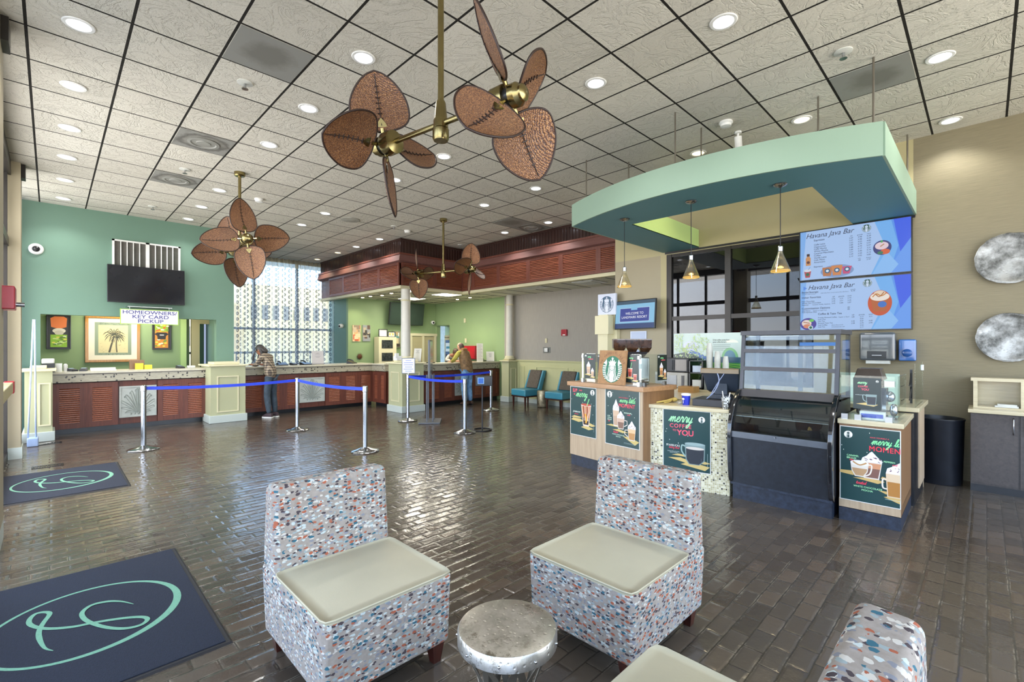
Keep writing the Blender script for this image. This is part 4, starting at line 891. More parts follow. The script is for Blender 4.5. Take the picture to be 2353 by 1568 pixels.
# ------------------------------------------------------------------ twin-motor palm leaf fans
def leaf_blade(parent, er, et, ax, L=.50, Wd=.205, root=.10):
    """er radial, et width direction, ax face normal; leaf shaped woven blade with dark rim and stitched spine"""
    er, et = Vector(er), Vector(et); nrm = er.cross(et).normalized()
    S = [(0,.22),(.02,.46),(.06,.70),(.12,.87),(.20,.97),(.30,1.0),(.42,.985),(.55,.92),(.68,.79),(.80,.62),(.90,.42),(.965,.22),(1.0,.02)]
    def P(s, q, off=0): 
        w = 0
        for (a, wa), (b, wb) in zip(S, S[1:]):
            if a <= s <= b: w = wa+(wb-wa)*(s-a)/(b-a)
        cup = .030*(1-q*q)*math.sin(math.pi*min(1, s))
        return er*(root+s*L)+et*(w*Wd*q)+nrm*(cup+off)
    m = MB(); rows = [s for s, _ in S]; nq = 8
    for off in (.003, -.003):
        n0 = len(m.v)
        for s in rows:
            for j in range(nq+1): m.v.append(P(s, -1+2*j/nq, off))
        for i in range(len(rows)-1):
            for j in range(nq):
                f = [n0+i*(nq+1)+j, n0+i*(nq+1)+j+1, n0+(i+1)*(nq+1)+j+1, n0+(i+1)*(nq+1)+j]; m.f.append(f if off > 0 else f[::-1]); m.mi.append(0)
    bl = m.build('blade', M['woven'], parent, smooth=True)
    ol = [P(s, -1) for s in rows]+[P(s, 1) for s in rows[::-1]]
    MB().tube(smoothpts(ol, 2, True), .007, 6, True).build('rim', M['bladerim'], bl, smooth=True)
    sp = MB(); sp.tube([P(s/20, 0, .006) for s in range(2, 20)], .0035, 5); sp.tube([P(s/20, 0, -.006) for s in range(2, 20)], .0035, 5)
    for k in range(7):
        s = .22+k*.09
        for o in (.007, -.007): sp.tube([P(s, -.09, o), P(s, .09, o)], .004, 5)
    sp.build('stitched_spine', M['bladerim'], bl)
    b = MB(); b.tube([er*.05, er*(root+.02)], [.012, .016], 8)
    for o in (.008, -.008):
        n0 = len(b.v)
        pts = [(-.01,-.25),(.03,-.32),(.10,-.22),(.16,0),(.10,.22),(.03,.32),(-.01,.25)]
        b.add([er*(root+p*.62+.0)+et*(q*.13)+nrm*(o+.012) for p, q in pts], [list(range(7))])
    b.build('bracket', M['brass'], parent, smooth='auto')
    return bl
def fan(label, c, ztop, zbar, d, phL, phR, half=.58, pitch=40, L=.46, Wd=.19):
    """c = mount (x,y); d = unit bar direction towards motor B"""
    t = thing('ceiling_fan', label, 'ceiling fan', (c[0],c[1],ztop), group=None)
    dz = zbar-ztop; D = Vector((d[0],d[1],0)).normalized(); w = Vector((-D.y, D.x, 0)); 
    if w.x*.702*0+w.x < 0: w = -w
    MB().lathe([(.075,0),(.075,-.045),(.062,-.06),(.03,-.065)]).build('ceiling_cup', M['brass'], t, smooth='auto')
    MB().cyl((0,0,-.06),(0,0,dz+.10),.021,n=14).build('down_rod', M['brass'], t, smooth='auto')
    j = MB().lathe([(.024,dz+.16),(.034,dz+.14),(.045,dz+.03),(.05,dz+.02),(.05,dz-.03),(.045,dz-.035)]); j.lathe([(.055,dz-.04),(.055,dz-.10),(.048,dz-.115)]); j.build('centre_joint', M['brass'], t, smooth='auto')
    MB().cyl(D*-(half-.10)+Vector((0,0,dz)), D*(half-.10)+Vector((0,0,dz)), .019, n=14).build('cross_bar', M['brass'], t, smooth='auto')
    for sg, ph in ((-1, phL), (1, phR)):
        o = D*sg; hub = o*half+Vector((0,0,dz))
        m = MB().mat(M['brass']); m.lathe([(.03,-.13),(.082,-.115),(.085,-.03),(.080,-.02)], hub, 28, o); m.mat(M['black']); m.lathe([(.060,-.02),(.060,.02)], hub, 24, o); m.lathe([(.079,-.1152),(.06,-.1175),(.04,-.119)], hub, 24, o)
        m.mat(M['brass']); m.lathe([(.07,.02),(.07,.06),(.05,.085),(.05,.1),(.03,.115)], hub, 28, o)
        mo = m.build('motor', None, t, smooth='auto')
        for k in range(4):
            f = R(ph+90*k); er = Vector((0,0,1))*math.cos(f)+w*math.sin(f); et0 = w*math.cos(f)-Vector((0,0,1))*math.sin(f)
            wd = et0*math.cos(R(pitch))-o*math.sin(R(pitch))
            e = bpy.data.objects.new('blade_assembly', None)
            h = hub
            bl = leaf_blade(t, er, wd, o, L, Wd); 
            for x in [y for y in bpy.data.objects if y.parent == t and y.name.split('.')[0] in ('blade', 'bracket') and not y.get('set')]:
                x.location = h; x['set'] = 1
            bpy.data.objects.remove(e)
    for x in bpy.data.objects:
        if x.get('set'): del x['set']
    return t
FANS = [fan('nearest twin palm leaf ceiling fan, hanging in front of the coffee bar side', (1.876,2.587), 4.2, 3.10, (.168,-.986), -11, -40, L=.42, Wd=.212),
        fan('twin palm leaf ceiling fan in front of the teal wall television', (2.016,7.86), 4.2, 3.10, (-.10,-.995), -9, -9, L=.46, Wd=.20, pitch=27),
        fan('farthest twin palm leaf ceiling fan, in front of the bulkhead corner', (5.72,7.80), 4.2, 3.12, (.296,-.955), -6, 5, half=.66, L=.42, Wd=.19, pitch=-40)]
# ------------------------------------------------------------------ ceiling fittings
def downlight(x, y, label, warm, group):
    t = thing('recessed_downlight', label, 'ceiling light', (x,y,4.2), group=group)
    MB().lathe([(.098,0.0),(.105,-.006),(.098,-.012),(.078,-.012),(.074,.0)], close=False).build('trim_ring', M['white'], t, smooth='auto')
    MB().lathe([(.075,-.003),(.02,-.005)]).build('lamp', flat('ffdf9e' if warm else 'eef4ff', 7 if warm else 9), t)
    spot_light('glow', (0,0,-.02), 62, (1,.84,.6) if warm else (1,.98,.95), 125, t, radius=.07); return t
ordn = ['nearest','second','third','fourth','fifth','sixth','seventh','eighth','ninth']
rows = [(.161, [5.147,6.404,7.665,8.874,10.115,11.404], 'beside the glazed entrance side', 0), (2.003, [3.933,5.195,6.492,8.973,10.272,11.451], 'over the pickup counter stanchions', 0),
        (3.83, [1.474,2.705,5.211,6.487,9.083,10.294], 'above the near fan and round column', 0), (5.69, [.288,5.208,6.493,10.346,11.574,12.673,14.086], 'between the green canopy and the mahogany bulkhead', 0)]
for x, yl, where, wm in rows:
    for i, y in enumerate(yl):
        downlight(x, y, '%s round downlight in the ceiling row %s' % (ordn[i], where), x > 5 and y > 12, 'round downlights in the tiled ceiling')
for x, y, wm, l in ((6.128,1.483,1,'warm round downlight above the right half of the green canopy'),(6.199,2.719,1,'warm round downlight above the middle of the green canopy'),(7.372,.286,0,'round downlight close to the olive wall at upper right'),(7.45,6.462,0,'round downlight just before the mahogany bulkhead, nearer of two'),(7.4,7.736,0,'round downlight just before the mahogany bulkhead, farther of two')):
    downlight(x, y, l, wm, 'round downlights in the tiled ceiling')
def tile_panel(x, y, label, ring=False):
    cx = -.146+.614*(math.floor((x+.146)/.614)+.5); cy = 5.46+.625*(math.floor((y-5.46)/.625)+.5)
    t = thing('return_air_panel', label, 'air vent', (cx,cy,4.2)); 
    nt = NT('smudged_panel'); v = nt.coord(); n = nt.noise(v, 3, 5, .7); gr = nt.new('TexGradient', gradient_type='SPHERICAL'); mp = nt.coord('Object', (3.3,3.3,3.3)); nt.link(mp, gr.inputs[0])
    d = nt.ramp(nt.math('ADD', nt.math('MULTIPLY', gr.outputs[0], 1.0), nt.math('MULTIPLY', nt.math('SUBTRACT', n.outputs[0], .5), 1.0)), [(.02, srgb('8d8d87')), (.22, srgb('5e5c57')), (.40, srgb('88877f')), (1, srgb('8a8a82'))] if ring else [(.2, srgb('8b8b85')), (.6, srgb('74736c'))])
    nt.set(color=d, rough=.7); MB().box(-.292,-.297,-.006,.292,.297,.004).build('panel', nt.m, t)
    if ring: MB().lathe([(.17,-.006),(.175,-.016),(.14,-.02),(.13,-.010),(.08,-.012),(.075,-.02),(.02,-.02)]).build('diffuser_ring', pm('8f8f88', .6), t, smooth='auto')
    return t
tile_panel(1.35,4.5,'smudged grey ceiling panel near the left, nearest of three',False)
tile_panel(1.4,7.2,'grey ceiling panel with round diffuser, second of three on the left',True)
tile_panel(1.5,8.9,'grey ceiling panel with round diffuser, farthest of three on the left',True)
tile_panel(5.5,.85,'smudged grey ceiling panel above the canopy at upper right',False)
tile_panel(7.3,6.97,'grey ceiling panel with round diffuser before the bulkhead at right',True)
tile_panel(6.7,7.0,'plain smooth grey ceiling panel before the bulkhead, farther one',False)
t = thing('ceiling_speaker', 'round ceiling speaker in the middle of the tiled ceiling', 'speaker', (4.39,9.19,4.2)); MB().lathe([(.19,0),(.19,-.01),(.17,-.016),(.12,-.012),(.1,-.018),(.03,-.018)]).build('grille', pm('9c9a90', .7), t, smooth='auto')
def sprinkler(x, y, label):
    t = thing('sprinkler', label, 'sprinkler', (x,y,4.2)); MB().lathe([(.07,0),(.07,-.008),(.04,-.014)]).build('escutcheon', M['offwhite'], t, smooth='auto'); MB().cyl((0,0,-.01),(0,0,-.06),.012,n=8).cyl((0,0,-.06),(0,0,-.066),.03,n=12).build('head', M['steel'], t)
for x, y, l in ((1.364,5.137,'sprinkler head behind the smudged panel at upper left'),(1.404,8.276,'sprinkler head between the two left diffuser panels'),(1.35,10.9,'farthest left sprinkler head near the teal wall'),(4.979,.883,'sprinkler head above the canopy at upper right'),(5.304,9.031,'sprinkler head in front of the bulkhead corner'),(7.5,9.5,'sprinkler head in the inner corner of the bulkhead')): sprinkler(x, y, l)
def smoke(x, y, label):
    t = thing('smoke_detector', label, 'smoke detector', (x,y,4.2)); MB().lathe([(.07,0),(.075,-.02),(.06,-.03),(.058,-.055),(.03,-.06)]).build('body', M['white'], t, smooth='auto')
smoke(2.617,9.023,'white smoke detector beyond the left fan'); smoke(5.574,2.117,'white smoke detector above the green canopy'); smoke(5.72,9.159,'white smoke detector near the bulkhead corner')
t = thing('track_spotlight', 'small white cylinder spotlight above the green canopy', 'spotlight', (5.94,2.113,4.2)); MB().lathe([(.04,0),(.04,-.02),(.012,-.025),(.012,-.06)]).build('mount', M['white'], t, smooth='auto'); MB().cyl((0,0,-.06),(.02,.0,-.19),.042,n=16).build('barrel', M['white'], t, smooth='auto')
# ------------------------------------------------------------------ queue stanchions and belts
st = thing('stanchion', 'polished queue stanchion at the far left, before the pickup counter', 'stanchion', (1.015,9.098,0), group='queue stanchions')
MB().lathe([(.20,0),(.205,.012),(.195,.022),(.12,.042),(.05,.065),(.04,.07)]).build('base', M['chrome'], st, smooth='auto')
MB().cyl((0,0,.06),(0,0,.93),.034,n=20).build('pole', M['chrome'], st, smooth='auto'); MB().lathe([(.036,.90),(.040,.905),(.040,.985),(.036,.99),(.02,.995)]).build('belt_head', M['chrome'], st, smooth='auto')
for x, y, l in ((3.323,9.164,'polished queue stanchion right of the woman in plaid'),(3.384,6.595,'polished queue stanchion standing nearest in the middle of the floor'),(5.399,8.627,'queue stanchion carrying the white notice before the corner pedestal'),(5.416,6.726,'polished queue stanchion in front of the man, left of the sanitizer stand'),(7.781,8.634,'farthest right queue stanchion before the teal chairs')):
    dup(st, (x,y,0), 0, l)
def belt(p, q, label, sag=.03):
    t = thing('belt', label, 'barrier belt', group='blue queue belts'); p = Vector(p); q = Vector(q); d = (q-p).normalized(); p = p+d*.04; q = q-d*.04; m = MB(); n = 14; s = Vector((-d.y, d.x, 0))*.0015
    for i in range(n+1):
        f = i/n; c = p.lerp(q, f); z = .945-sag*4*f*(1-f)
        for o, dz in ((s,-.025),(s,.025),(-s,.025),(-s,-.025)): m.v.append(Vector((c.x+o.x, c.y+o.y, z+dz)))
    for i in range(n):
        for j in range(4): m.f.append([i*4+j, i*4+(j+1)%4, (i+1)*4+(j+1)%4, (i+1)*4+j]); m.mi.append(0)
    m.f += [[0,1,2,3],[n*4+3,n*4+2,n*4+1,n*4]]; m.mi += [0,0]; m.build('webbing', M['belt'], t)
belt((1.015,9.098,0),(3.323,9.164,0),'blue belt crossing before the pickup counter and the woman'); belt((3.323,9.164,0),(3.384,6.595,0),'blue belt running towards the nearest stanchion in the middle')
belt((5.399,8.627,0),(5.416,6.726,0),'blue belt from the notice stanchion to the one before the man'); belt((5.399,8.627,0),(7.781,8.634,0),'blue belt passing behind, just in front of the man')
t = thing('queue_notice', 'white framed notice on top of the stanchion by the corner pedestal', 'notice', (5.399,8.60,1.0), -.68)
b = Board((-.14,-.01,.01),(1,0,0),(0,0,1),.28,.33,'6f757c',thick=.015); b.rect(.015,.015,.265,.315,'e6e8f2'); b.up()
for i, (s_, wd) in enumerate((('CHECK IN',.12),('front desk',.19),('please wait',.19),('for next',.15),('available agent',.2),('thank you',.14))):
    b.rect(.14-wd/2,.27-i*.045,.14+wd/2,.282-i*.045,'5a6fb0')
b.build('placard', t); MB().cyl((0,0,-.01),(0,0,.03),.012,n=8).build('stem', M['steel'], t)
# kiosk seen edge-on
t = thing('display_stand', 'tall grey double-post display stand seen edge-on beside the corner pedestal', 'display stand', (5.68,8.2,0), R(50.5))
MB().box(-.30,-.22,0,.30,.22,.03).build('base', pm('56585c', .4, .5), t, bevel=.006)
for y in (-.06, .06):
    MB().box(-.2,y-.012,.03,-.16,y+.012,1.0).box(.16,y-.012,.03,.2,y+.012,1.0).build('post', pm('56585c', .4, .5), t)
MB().box(-.33,-.02,.90,.33,.02,1.72).build('panel_frame', pm('4c4e52', .35, .6), t, bevel=.008); MB().box(-.31,-.023,.93,.31,.023,1.69).build('screen', pm('8b9798', .15, .3, .1, 3), t)
# sanitizer stand
t = thing('sanitizer_stand', 'black hand sanitizer stand with blue sticker and ring base', 'sanitizer stand', (5.82,6.70,0), -.68)
m = MB(); m.tube([(.17*math.cos(2*math.pi*i/28), .17*math.sin(2*math.pi*i/28), .012) for i in range(28)], .012, 6, True); m.tube([(0,.17,.012),(0,0,.015)], .012, 6); m.build('ring_base', M['black'], t, smooth=True)
MB().cyl((0,0,.01),(0,0,.9),.014,n=10).build('pole', M['satblack'], t, smooth='auto'); MB().box(-.13,-.05,.84,.19,.07,1.03).build('dispenser', M['black'], t, bevel=.01); b = Board((-.09,-.052,.88),(1,0,0),(0,0,1),.12,.12,'9cc4ea',thick=.002); b.rect(.01,.01,.11,.11,'2b62b8'); b.build('sticker', t)
# ------------------------------------------------------------------ teal chairs and drum table
def teal_chair(loc, rz, label):
    t = thing('lounge_chair', label, 'chair', loc, rz, group='teal lounge chairs along the grey wall'); v = M['tealv']     # faces -X
    MB().box(0,-.29,.27,.60,.29,.45).build('seat', v, t, bevel=.035, seg=3)
    m = MB(); m.add([(.52,-.29,.40),(.60,-.29,.40),(.78,-.29,.92),(.72,-.29,.94),(.52,.29,.40),(.60,.29,.40),(.78,.29,.92),(.72,.29,.94)],[(0,1,2,3),(7,6,5,4),(0,4,5,1),(1,5,6,2),(2,6,7,3),(3,7,4,0)]); m.build('back_shell', v, t, bevel=.02)
    for s_ in (-1,1):
        m = MB(); y0, y1 = (s_*.29, s_*.23); y0, y1 = min(y0,y1), max(y0,y1); m.add([(.47,y0,.43),(.60,y0,.43),(.78,y0,.93),(.66,y0,.93),(.47,y1,.43),(.60,y1,.43),(.78,y1,.93),(.66,y1,.93)],[(0,1,2,3),(7,6,5,4),(0,4,5,1),(1,5,6,2),(2,6,7,3),(3,7,4,0)]); m.build('wing', v, t, bevel=.015)
    m = MB(); m.add([(.47,-.22,.46),(.55,-.22,.46),(.72,-.22,.93),(.64,-.22,.945),(.47,.22,.46),(.55,.22,.46),(.72,.22,.93),(.64,.22,.945)],[(0,1,2,3),(7,6,5,4),(0,4,5,1),(1,5,6,2),(2,6,7,3),(3,7,4,0)]); m.build('back_cushion', M['taupe'], t, bevel=.025, seg=3)
    MB().box(.01,-.28,.245,.6,.28,.272).build('seat_frame', M['dkwood'], t)
    for x in (.03,.55):
        for y in (-.26,.22): MB().hexa([(x+.005,y+.005,0),(x+.035,y+.005,0),(x+.035,y+.035,0),(x+.005,y+.035,0)],[(x,y,.25),(x+.042,y,.25),(x+.042,y+.042,.25),(x,y+.042,.25)]).build('leg', M['dkwood'], t)
    return t
teal_chair((8.80,8.70,0), R(-5), 'teal lounge chair with taupe back cushion, fully visible against the wall')
teal_chair((8.88,7.55,0), 0, 'teal lounge chair half hidden behind the coffee bar')
t = thing('drum_table', 'small carved cylindrical drum table between the teal chairs', 'table', (9.15,8.13,0)); MB().lathe([(.13,0),(.15,.02),(.15,.40),(.14,.43),(.02,.435)]).build('drum', hammered_mat('carved_drum','5d5546','b5ab90',22,.5), t, smooth='auto')
# ------------------------------------------------------------------ foreground spotted chairs
def spot_chair(loc, rz, label):
    """local frame: seat faces -Y, back at +Y; width .66 (x), depth .78"""
    t = thing('slipper_chair', label, 'chair', loc, rz, group='spotted armless chairs round the metal table')
    w, d0, d1, bz = .33, -.33, .44, .45
    def soft(name, corners_b, corners_t, mat, bev, seg=4, bulge=0):
        m = MB().hexa(corners_b, corners_t); return m.build(name, mat, t, bevel=bev, seg=seg)
    soft('base_cushion', [(-w+.01,d0+.01,.10),(w-.01,d0+.01,.10),(w-.01,d1,.10),(-w+.01,d1,.10)], [(-w,d0,.452),(w,d0,.452),(w,d1+.02,.452),(-w,d1+.02,.452)], M['fabric'], .022, 4)
    soft('backrest', [(-w+.004,.27,.43),(w-.004,.27,.43),(w-.004,.46,.43),(-w+.004,.46,.43)], [(-w+.012,.30,.885),(w-.012,.30,.885),(w-.012,.45,.875),(-w+.012,.45,.875)], M['fabric'], .035, 5)
    n = 14; m = MB(); top = []
    for j in range(n+1):
        for i in range(n+1):
            a, b = -1+2*i/n, -1+2*j/n; x = a*(w-.004); y = -.03+b*.302; x *= 1-.055*((1-(b+1)/2))**2*0
            dome = (1-a*a)*(1-b*b); z = .459+.014*dome
            cr = .03; ax, by = abs(x)-(w-.004-cr), abs(y+.03)-(.302-cr)
            if ax > 0 and by > 0:
                L = math.hypot(ax, by)
                if L > cr: x = math.copysign(w-.004-cr+ax/L*cr, x); y = -.03+math.copysign(.302-cr+by/L*cr, y+.03)
            top.append((x,y,z))
    m.add(top, [(j*(n+1)+i, j*(n+1)+i+1, (j+1)*(n+1)+i+1, (j+1)*(n+1)+i) for j in range(n) for i in range(n)]); bt = [(x,y,.44) for x,y,z in top]; k = n+1
    ring = [i for i in range(k)]+[i*k+n for i in range(1,k)]+[n*k+i for i in range(n-1,-1,-1)]+[i*k for i in range(n-1,0,-1)]
    n0 = len(m.v); m.add([bt[i] for i in ring], []); L = len(ring)
    for i in range(L): m.f.append([ring[i], n0+i, n0+(i+1)%L, ring[(i+1)%L]][::-1]); m.mi.append(0)
    m.build('seat_pad', M['vinyl'], t, smooth=True)
    MB().tube([Vector(top[i])+Vector((0,0,-.004)) for i in ring], .0045, 6, True).build('piping', M['vinyl'], t, smooth=True)
    for x in (-1,1):
        for y, s_ in ((d0+.06,-1),(d1-.06,1)):
            cx = x*(w-.065); MB().hexa([(cx-.02,y-.02,0),(cx+.02,y-.02,0),(cx+.02,y+.02,0),(cx-.02,y+.02,0)],[(cx-.035,y-.035,.105),(cx+.035,y-.035,.105),(cx+.035,y+.035,.105),(cx-.035,y+.035,.105)]).build('leg', M['dkwood'], t)
    return t
spot_chair((1.123,2.235,0), 0, 'spotted armless chair with cream seat at lower left, back turned to the stanchions')
spot_chair((2.228,1.465,0), R(-90), 'spotted armless chair with cream seat in front of the coffee bar')
spot_chair((1.33,.56,0), R(180), 'spotted armless chair cut off by the lower right edge of the photo')
# ------------------------------------------------------------------ hammered metal side table
t = thing('side_table', 'round hammered metal side table on crossed metal strips between the spotted chairs', 'table', (1.262,1.305,0))
MB().lathe([(.188,.455),(.193,.458),(.193,.505),(.188,.513),(.178,.516),(.09,.515),(.01,.514)], n=56).build('tabletop', M['hammer'], t, smooth='auto')
for k in range(9):
    a = 2*math.pi*k/9+.3; MB().ell((.194*math.cos(a),.194*math.sin(a),.482),(.006,.006,.006),8,6).build('rivet', M['chrome'], t, smooth=True)
for k in range(9):
    a = 2*math.pi*k/9
    for sg in (-1,1):
        m = MB(); pts = []
        for i in range(9):
            f = i/8; r = .172-.075*math.sin(math.pi*min(1,f*1.0))-.0*f; q = a+sg*f*R(62); pts.append(Vector((r*math.cos(q), r*math.sin(q), .46-.452*f)))
        for i, p in enumerate(pts):
            q = math.atan2(p.y, p.x); tx = Vector((-math.sin(q), math.cos(q), 0))*.013; rx = Vector((math.cos(q), math.sin(q), 0))*.002*sg; 
            for o in (tx+rx*2.2, -tx+rx*2.2, -tx+rx*.4, tx+rx*.4): m.v.append(p+o)
        for i in range(8):
            for j in range(4): m.f.append([i*4+j, i*4+(j+1)%4, (i+1)*4+(j+1)%4, (i+1)*4+j]); m.mi.append(0)
        m.build('metal_strip', M['iron'], t)
MB().lathe([(.165,0),(.178,.004),(.178,.024),(.165,.028)], n=40).build('foot_ring', M['iron'], t, smooth='auto')
# ------------------------------------------------------------------ entrance mats with looped emblem
def floor_mat_obj(x0, y0, x1, y1, label, skew=0, s_=1.0):
    t = thing('entrance_mat', label, 'doormat', ((x0+x1)/2,(y0+y1)/2,0), skew, group='navy entrance mats'); hx, hy = (x1-x0)/2, (y1-y0)/2
    MB().hexa([(-hx,-hy,0),(hx,-hy,0),(hx,hy,0),(-hx,hy,0)],[(-hx+.012,-hy+.012,.008),(hx-.012,-hy+.012,.008),(hx-.012,hy-.012,.008),(-hx+.012,hy-.012,.008)]).build('rubber_border', pm('15171c', .6), t)
    MB().box(-hx+.03,-hy+.03,.007,hx-.03,hy-.03,.012).build('carpet', M['mat'], t)
    m = MB(); K = lambda pts, w, closed=False: strip(m, pts, w, closed)
    el = [(.427*math.cos(2*math.pi*i/72), .432*math.sin(2*math.pi*i/72)) for i in range(72)]
    K([rot(p) for p in el], [.020+.022*max(0, math.cos(2*math.pi*i/72+.55))**1.5 for i in range(72)], True)
    c1 = smoothpts([(x,y,0) for x, y in [(-.142,-.265),(-.174,-.2),(-.195,-.067),(-.196,.032),(-.18,.119),(-.155,.216),(-.177,.263),(-.214,.274),(-.237,.223),(-.236,.151),(-.2,.069),(-.145,.003),(-.061,-.056),(.01,-.081),(.098,-.119),(.186,-.171),(.237,-.22),(.247,-.267),(.212,-.303),(.146,-.283),(.077,-.204),(.017,-.087),(-.015,.016),(-.016,.104),(.029,.164),(.1,.148),(.161,.088),(.211,-.002)]], 6)
    n = len(c1); K([rot((p.x,p.y)) for p in c1], [.024*min(1,.15+min(i,n-1-i)/14) for i in range(n)])
    m.build('looped_emblem', M['matlogo'], t); return t
def rot(p):
    a = R(ROT); return (p[0]*math.cos(a)-p[1]*math.sin(a), p[0]*math.sin(a)+p[1]*math.cos(a))
def strip(m, pts, w, closed):
    n = len(pts); n0 = len(m.v)
    for i, p in enumerate(pts):
        a = pts[i-1] if (i or closed) else p; b = pts[(i+1)%n] if (i < n-1 or closed) else p; dx, dy = b[0]-a[0], b[1]-a[1]; L = math.hypot(dx,dy) or 1; h = w[i]/2; zz = .0128+(0 if closed else .0003+i*1.5e-5)
        m.v += [Vector((p[0]-dy/L*h, p[1]+dx/L*h, zz)), Vector((p[0]+dy/L*h, p[1]-dx/L*h, zz))]
    for i in range(n if closed else n-1):
        j = (i+1)%n; m.f.append([n0+2*i, n0+2*i+1, n0+2*j+1, n0+2*j]); m.mi.append(0)
ROT = 0
floor_mat_obj(-.40,2.845,.70,4.50,'larger looking navy entrance mat with green looped emblem, nearest the viewer',R(0))
floor_mat_obj(-.44,6.85,.655,8.38,'navy entrance mat with green looped emblem farther off by the entrance',0)
# ------------------------------------------------------------------ entrance odds and ends
def register(x, y, label):
    t = thing('floor_register', label, 'floor vent', (x,y,0), group='floor registers by the entrance'); m = MB(); m.box(-.15,-.075,0,.15,-.06,.006).box(-.15,.06,0,.15,.075,.006).box(-.15,-.075,0,-.135,.075,.006).box(.135,-.075,0,.15,.075,.006)
    for k in range(11): m.box(-.125+k*.025-.006,-.06,.001,-.125+k*.025+.004,.06,.005)
    m.build('grille', M['frame'], t)
register(-.03,8.74,'slotted floor vent just beyond the farther entrance mat'); register(-.02,10.75,'slotted floor vent at the foot of the left sage pedestal')
t = thing('folding_frame', 'tall slim pale blue folded frame standing by the left pedestal', 'frame stand', (-.20,10.64,0), R(0))
MB().tube([(-.06,.0,.12),(.0,.02,2.02)], .011, 8).tube([(.03,0,.12),(.015,.02,2.02)], .012, 8).build('legs', pm('c3d4f0', .3, .2), t, smooth=True); MB().box(-.07,-.07,0,.06,.10,.14).build('foot_block', pm('9fb4d8', .35), t, bevel=.015); MB().tube([(.05,0,.02),(.2,.1,.02)], .006, 6).build('prop', M['white'], t)
t = thing('exit_alarm', 'red door alarm box at the left edge by the entrance door', 'alarm', (-.21,5.78,1.90)); MB().box(-.24,-.2,0,.0,.05,.19).build('housing', M['red'], t, bevel=.008); MB().cyl((.0,0,.05),(.05,0,.05),.02,n=12).build('key_cylinder', M['chrome'], t, smooth='auto')
t = thing('panic_bar', 'cream push bar with red end cap on the entrance door', 'door hardware', (-.42,8.3,.97)); MB().box(-.03,-.9,0,.06,.85,.14).build('bar', M['creamy'], t, bevel=.01); MB().box(-.03,.85,-.01,.07,1.05,.15).build('end_cap', M['red'], t, bevel=.01)
# ------------------------------------------------------------------ coffee bar
def P2(P0, P1, s, off=0):
    d = Vector((P1[0]-P0[0], P1[1]-P0[1], 0)); L = d.length; d.normalize(); n = Vector((d.y, -d.x, 0)); return Vector((P0[0],P0[1],0))+d*s+n*off, d, n, L
class Face:
    """vertical front face from P0 (left) to P1 (right); off>0 comes towards the viewer"""
    def __init__(s, P0, P1): s.P0, s.P1 = P0, P1; _, s.d, s.n, s.L = P2(P0, P1, 0)
    # with d pointing right as seen from the front, the outward normal is d rotated -90 deg
    def pt(s, a, off=0, z=0): q = Vector((s.P0[0],s.P0[1],z))+s.d*a+s.n*off; return q
    def box(s, mb, a0, a1, o0, o1, z0, z1):
        if o0 > o1: o0, o1 = o1, o0
        b = [s.pt(a0,o1,z0), s.pt(a1,o1,z0), s.pt(a1,o0,z0), s.pt(a0,o0,z0)]; t = [q+Vector((0,0,z1-z0)) for q in b]; return mb.hexa(b, t)
    def board(s, a0, z0, w, h, bg, off=.004, **k): return Board(s.pt(a0, off, z0), s.d, (0,0,1), w, h, bg, **k)
A = Face((5.015,3.96),(4.86,2.78)); B = Face((4.985,2.78),(5.15,1.86)); S = Face((5.20,.955),(5.205,.512))
t = thing('bar_counter', 'tall pale wood bar unit with two green posters, left end of the coffee bar', 'counter')
m = MB(); A.box(m,0,A.L,-.60,0,.14,1.065); m.build('cabinet_front', M['ltwood'], t)
m = MB(); A.box(m,A.L,A.L+.012,-.60,-.005,.14,1.065); m.build('end_panel', M['brwood'], t); m = MB(); A.box(m,.01,A.L,-.58,-.012,0,.14); m.build('kick_board', M['navy'], t)
m = MB(); A.box(m,-.03,A.L+.03,-.63,.03,1.065,1.12); m.build('bar_top', M['wtop'], t, bevel=.004)
t = thing('bar_counter', 'low mosaic tiled till counter between tall bar unit and pastry case', 'counter')
MB().prism([(4.985,2.76),(5.455,2.685),(5.75,2.68),(5.76,1.915),(5.145,1.915)],0,.88).build('mosaic_front', M['mosaic'], t); MB().prism([(4.955,2.765),(5.455,2.685),(5.80,2.68),(5.80,1.912),(5.115,1.912)],.88,.92).build('top', M['paletop'], t, bevel=.004)
t = thing('bar_counter', 'narrow wood end station with green poster, nearest unit of the coffee bar', 'counter')
m = MB(); S.box(m,0,S.L,-.88,0,.12,.885); m.build('cabinet', M['brwood'], t); m = MB(); S.box(m,.0,S.L,-.87,.004,.12,.2); m.build('front_rail', M['ltwood'], t)
m = MB(); S.box(m,.0,S.L,-.88,.006,0,.115); m.build('kick_board', M['navy'], t); m = MB(); S.box(m,-.01,S.L+.02,-.90,.02,.885,.928); m.build('top', M['paletop'], t, bevel=.004)
t = thing('bar_counter', 'black sided condiment station behind the end station, with pale wood top', 'counter')
MB().box(6.12,.50,0,7.06,1.1,.94).build('cabinet', M['black'], t); MB().box(7.045,.495,0,7.06,1.1,.94).box(6.5,.49,.1,7.06,.5,.94).build('side_panel', M['ltwood'], t); MB().box(6.08,.46,.94,7.1,1.12,.985).build('top', M['paletop'], t, bevel=.004)
t = thing('back_counter', 'pale work counter along the window behind the coffee bar', 'counter'); MB().box(7.05,1.75,0,7.70,3.9,.88).build('cabinet', M['gray'], t); MB().box(7.0,1.72,.88,7.71,3.92,.93).build('top', M['paletop'], t, bevel=.004)
t = thing('back_counter', 'pale low shelf counter behind the till counter', 'counter'); MB().box(5.95,2.85,.0,6.95,3.9,.86).build('cabinet', M['gray'], t); MB().box(5.9,2.8,.86,6.99,3.92,.90).build('top', M['paletop'], t, bevel=.004)
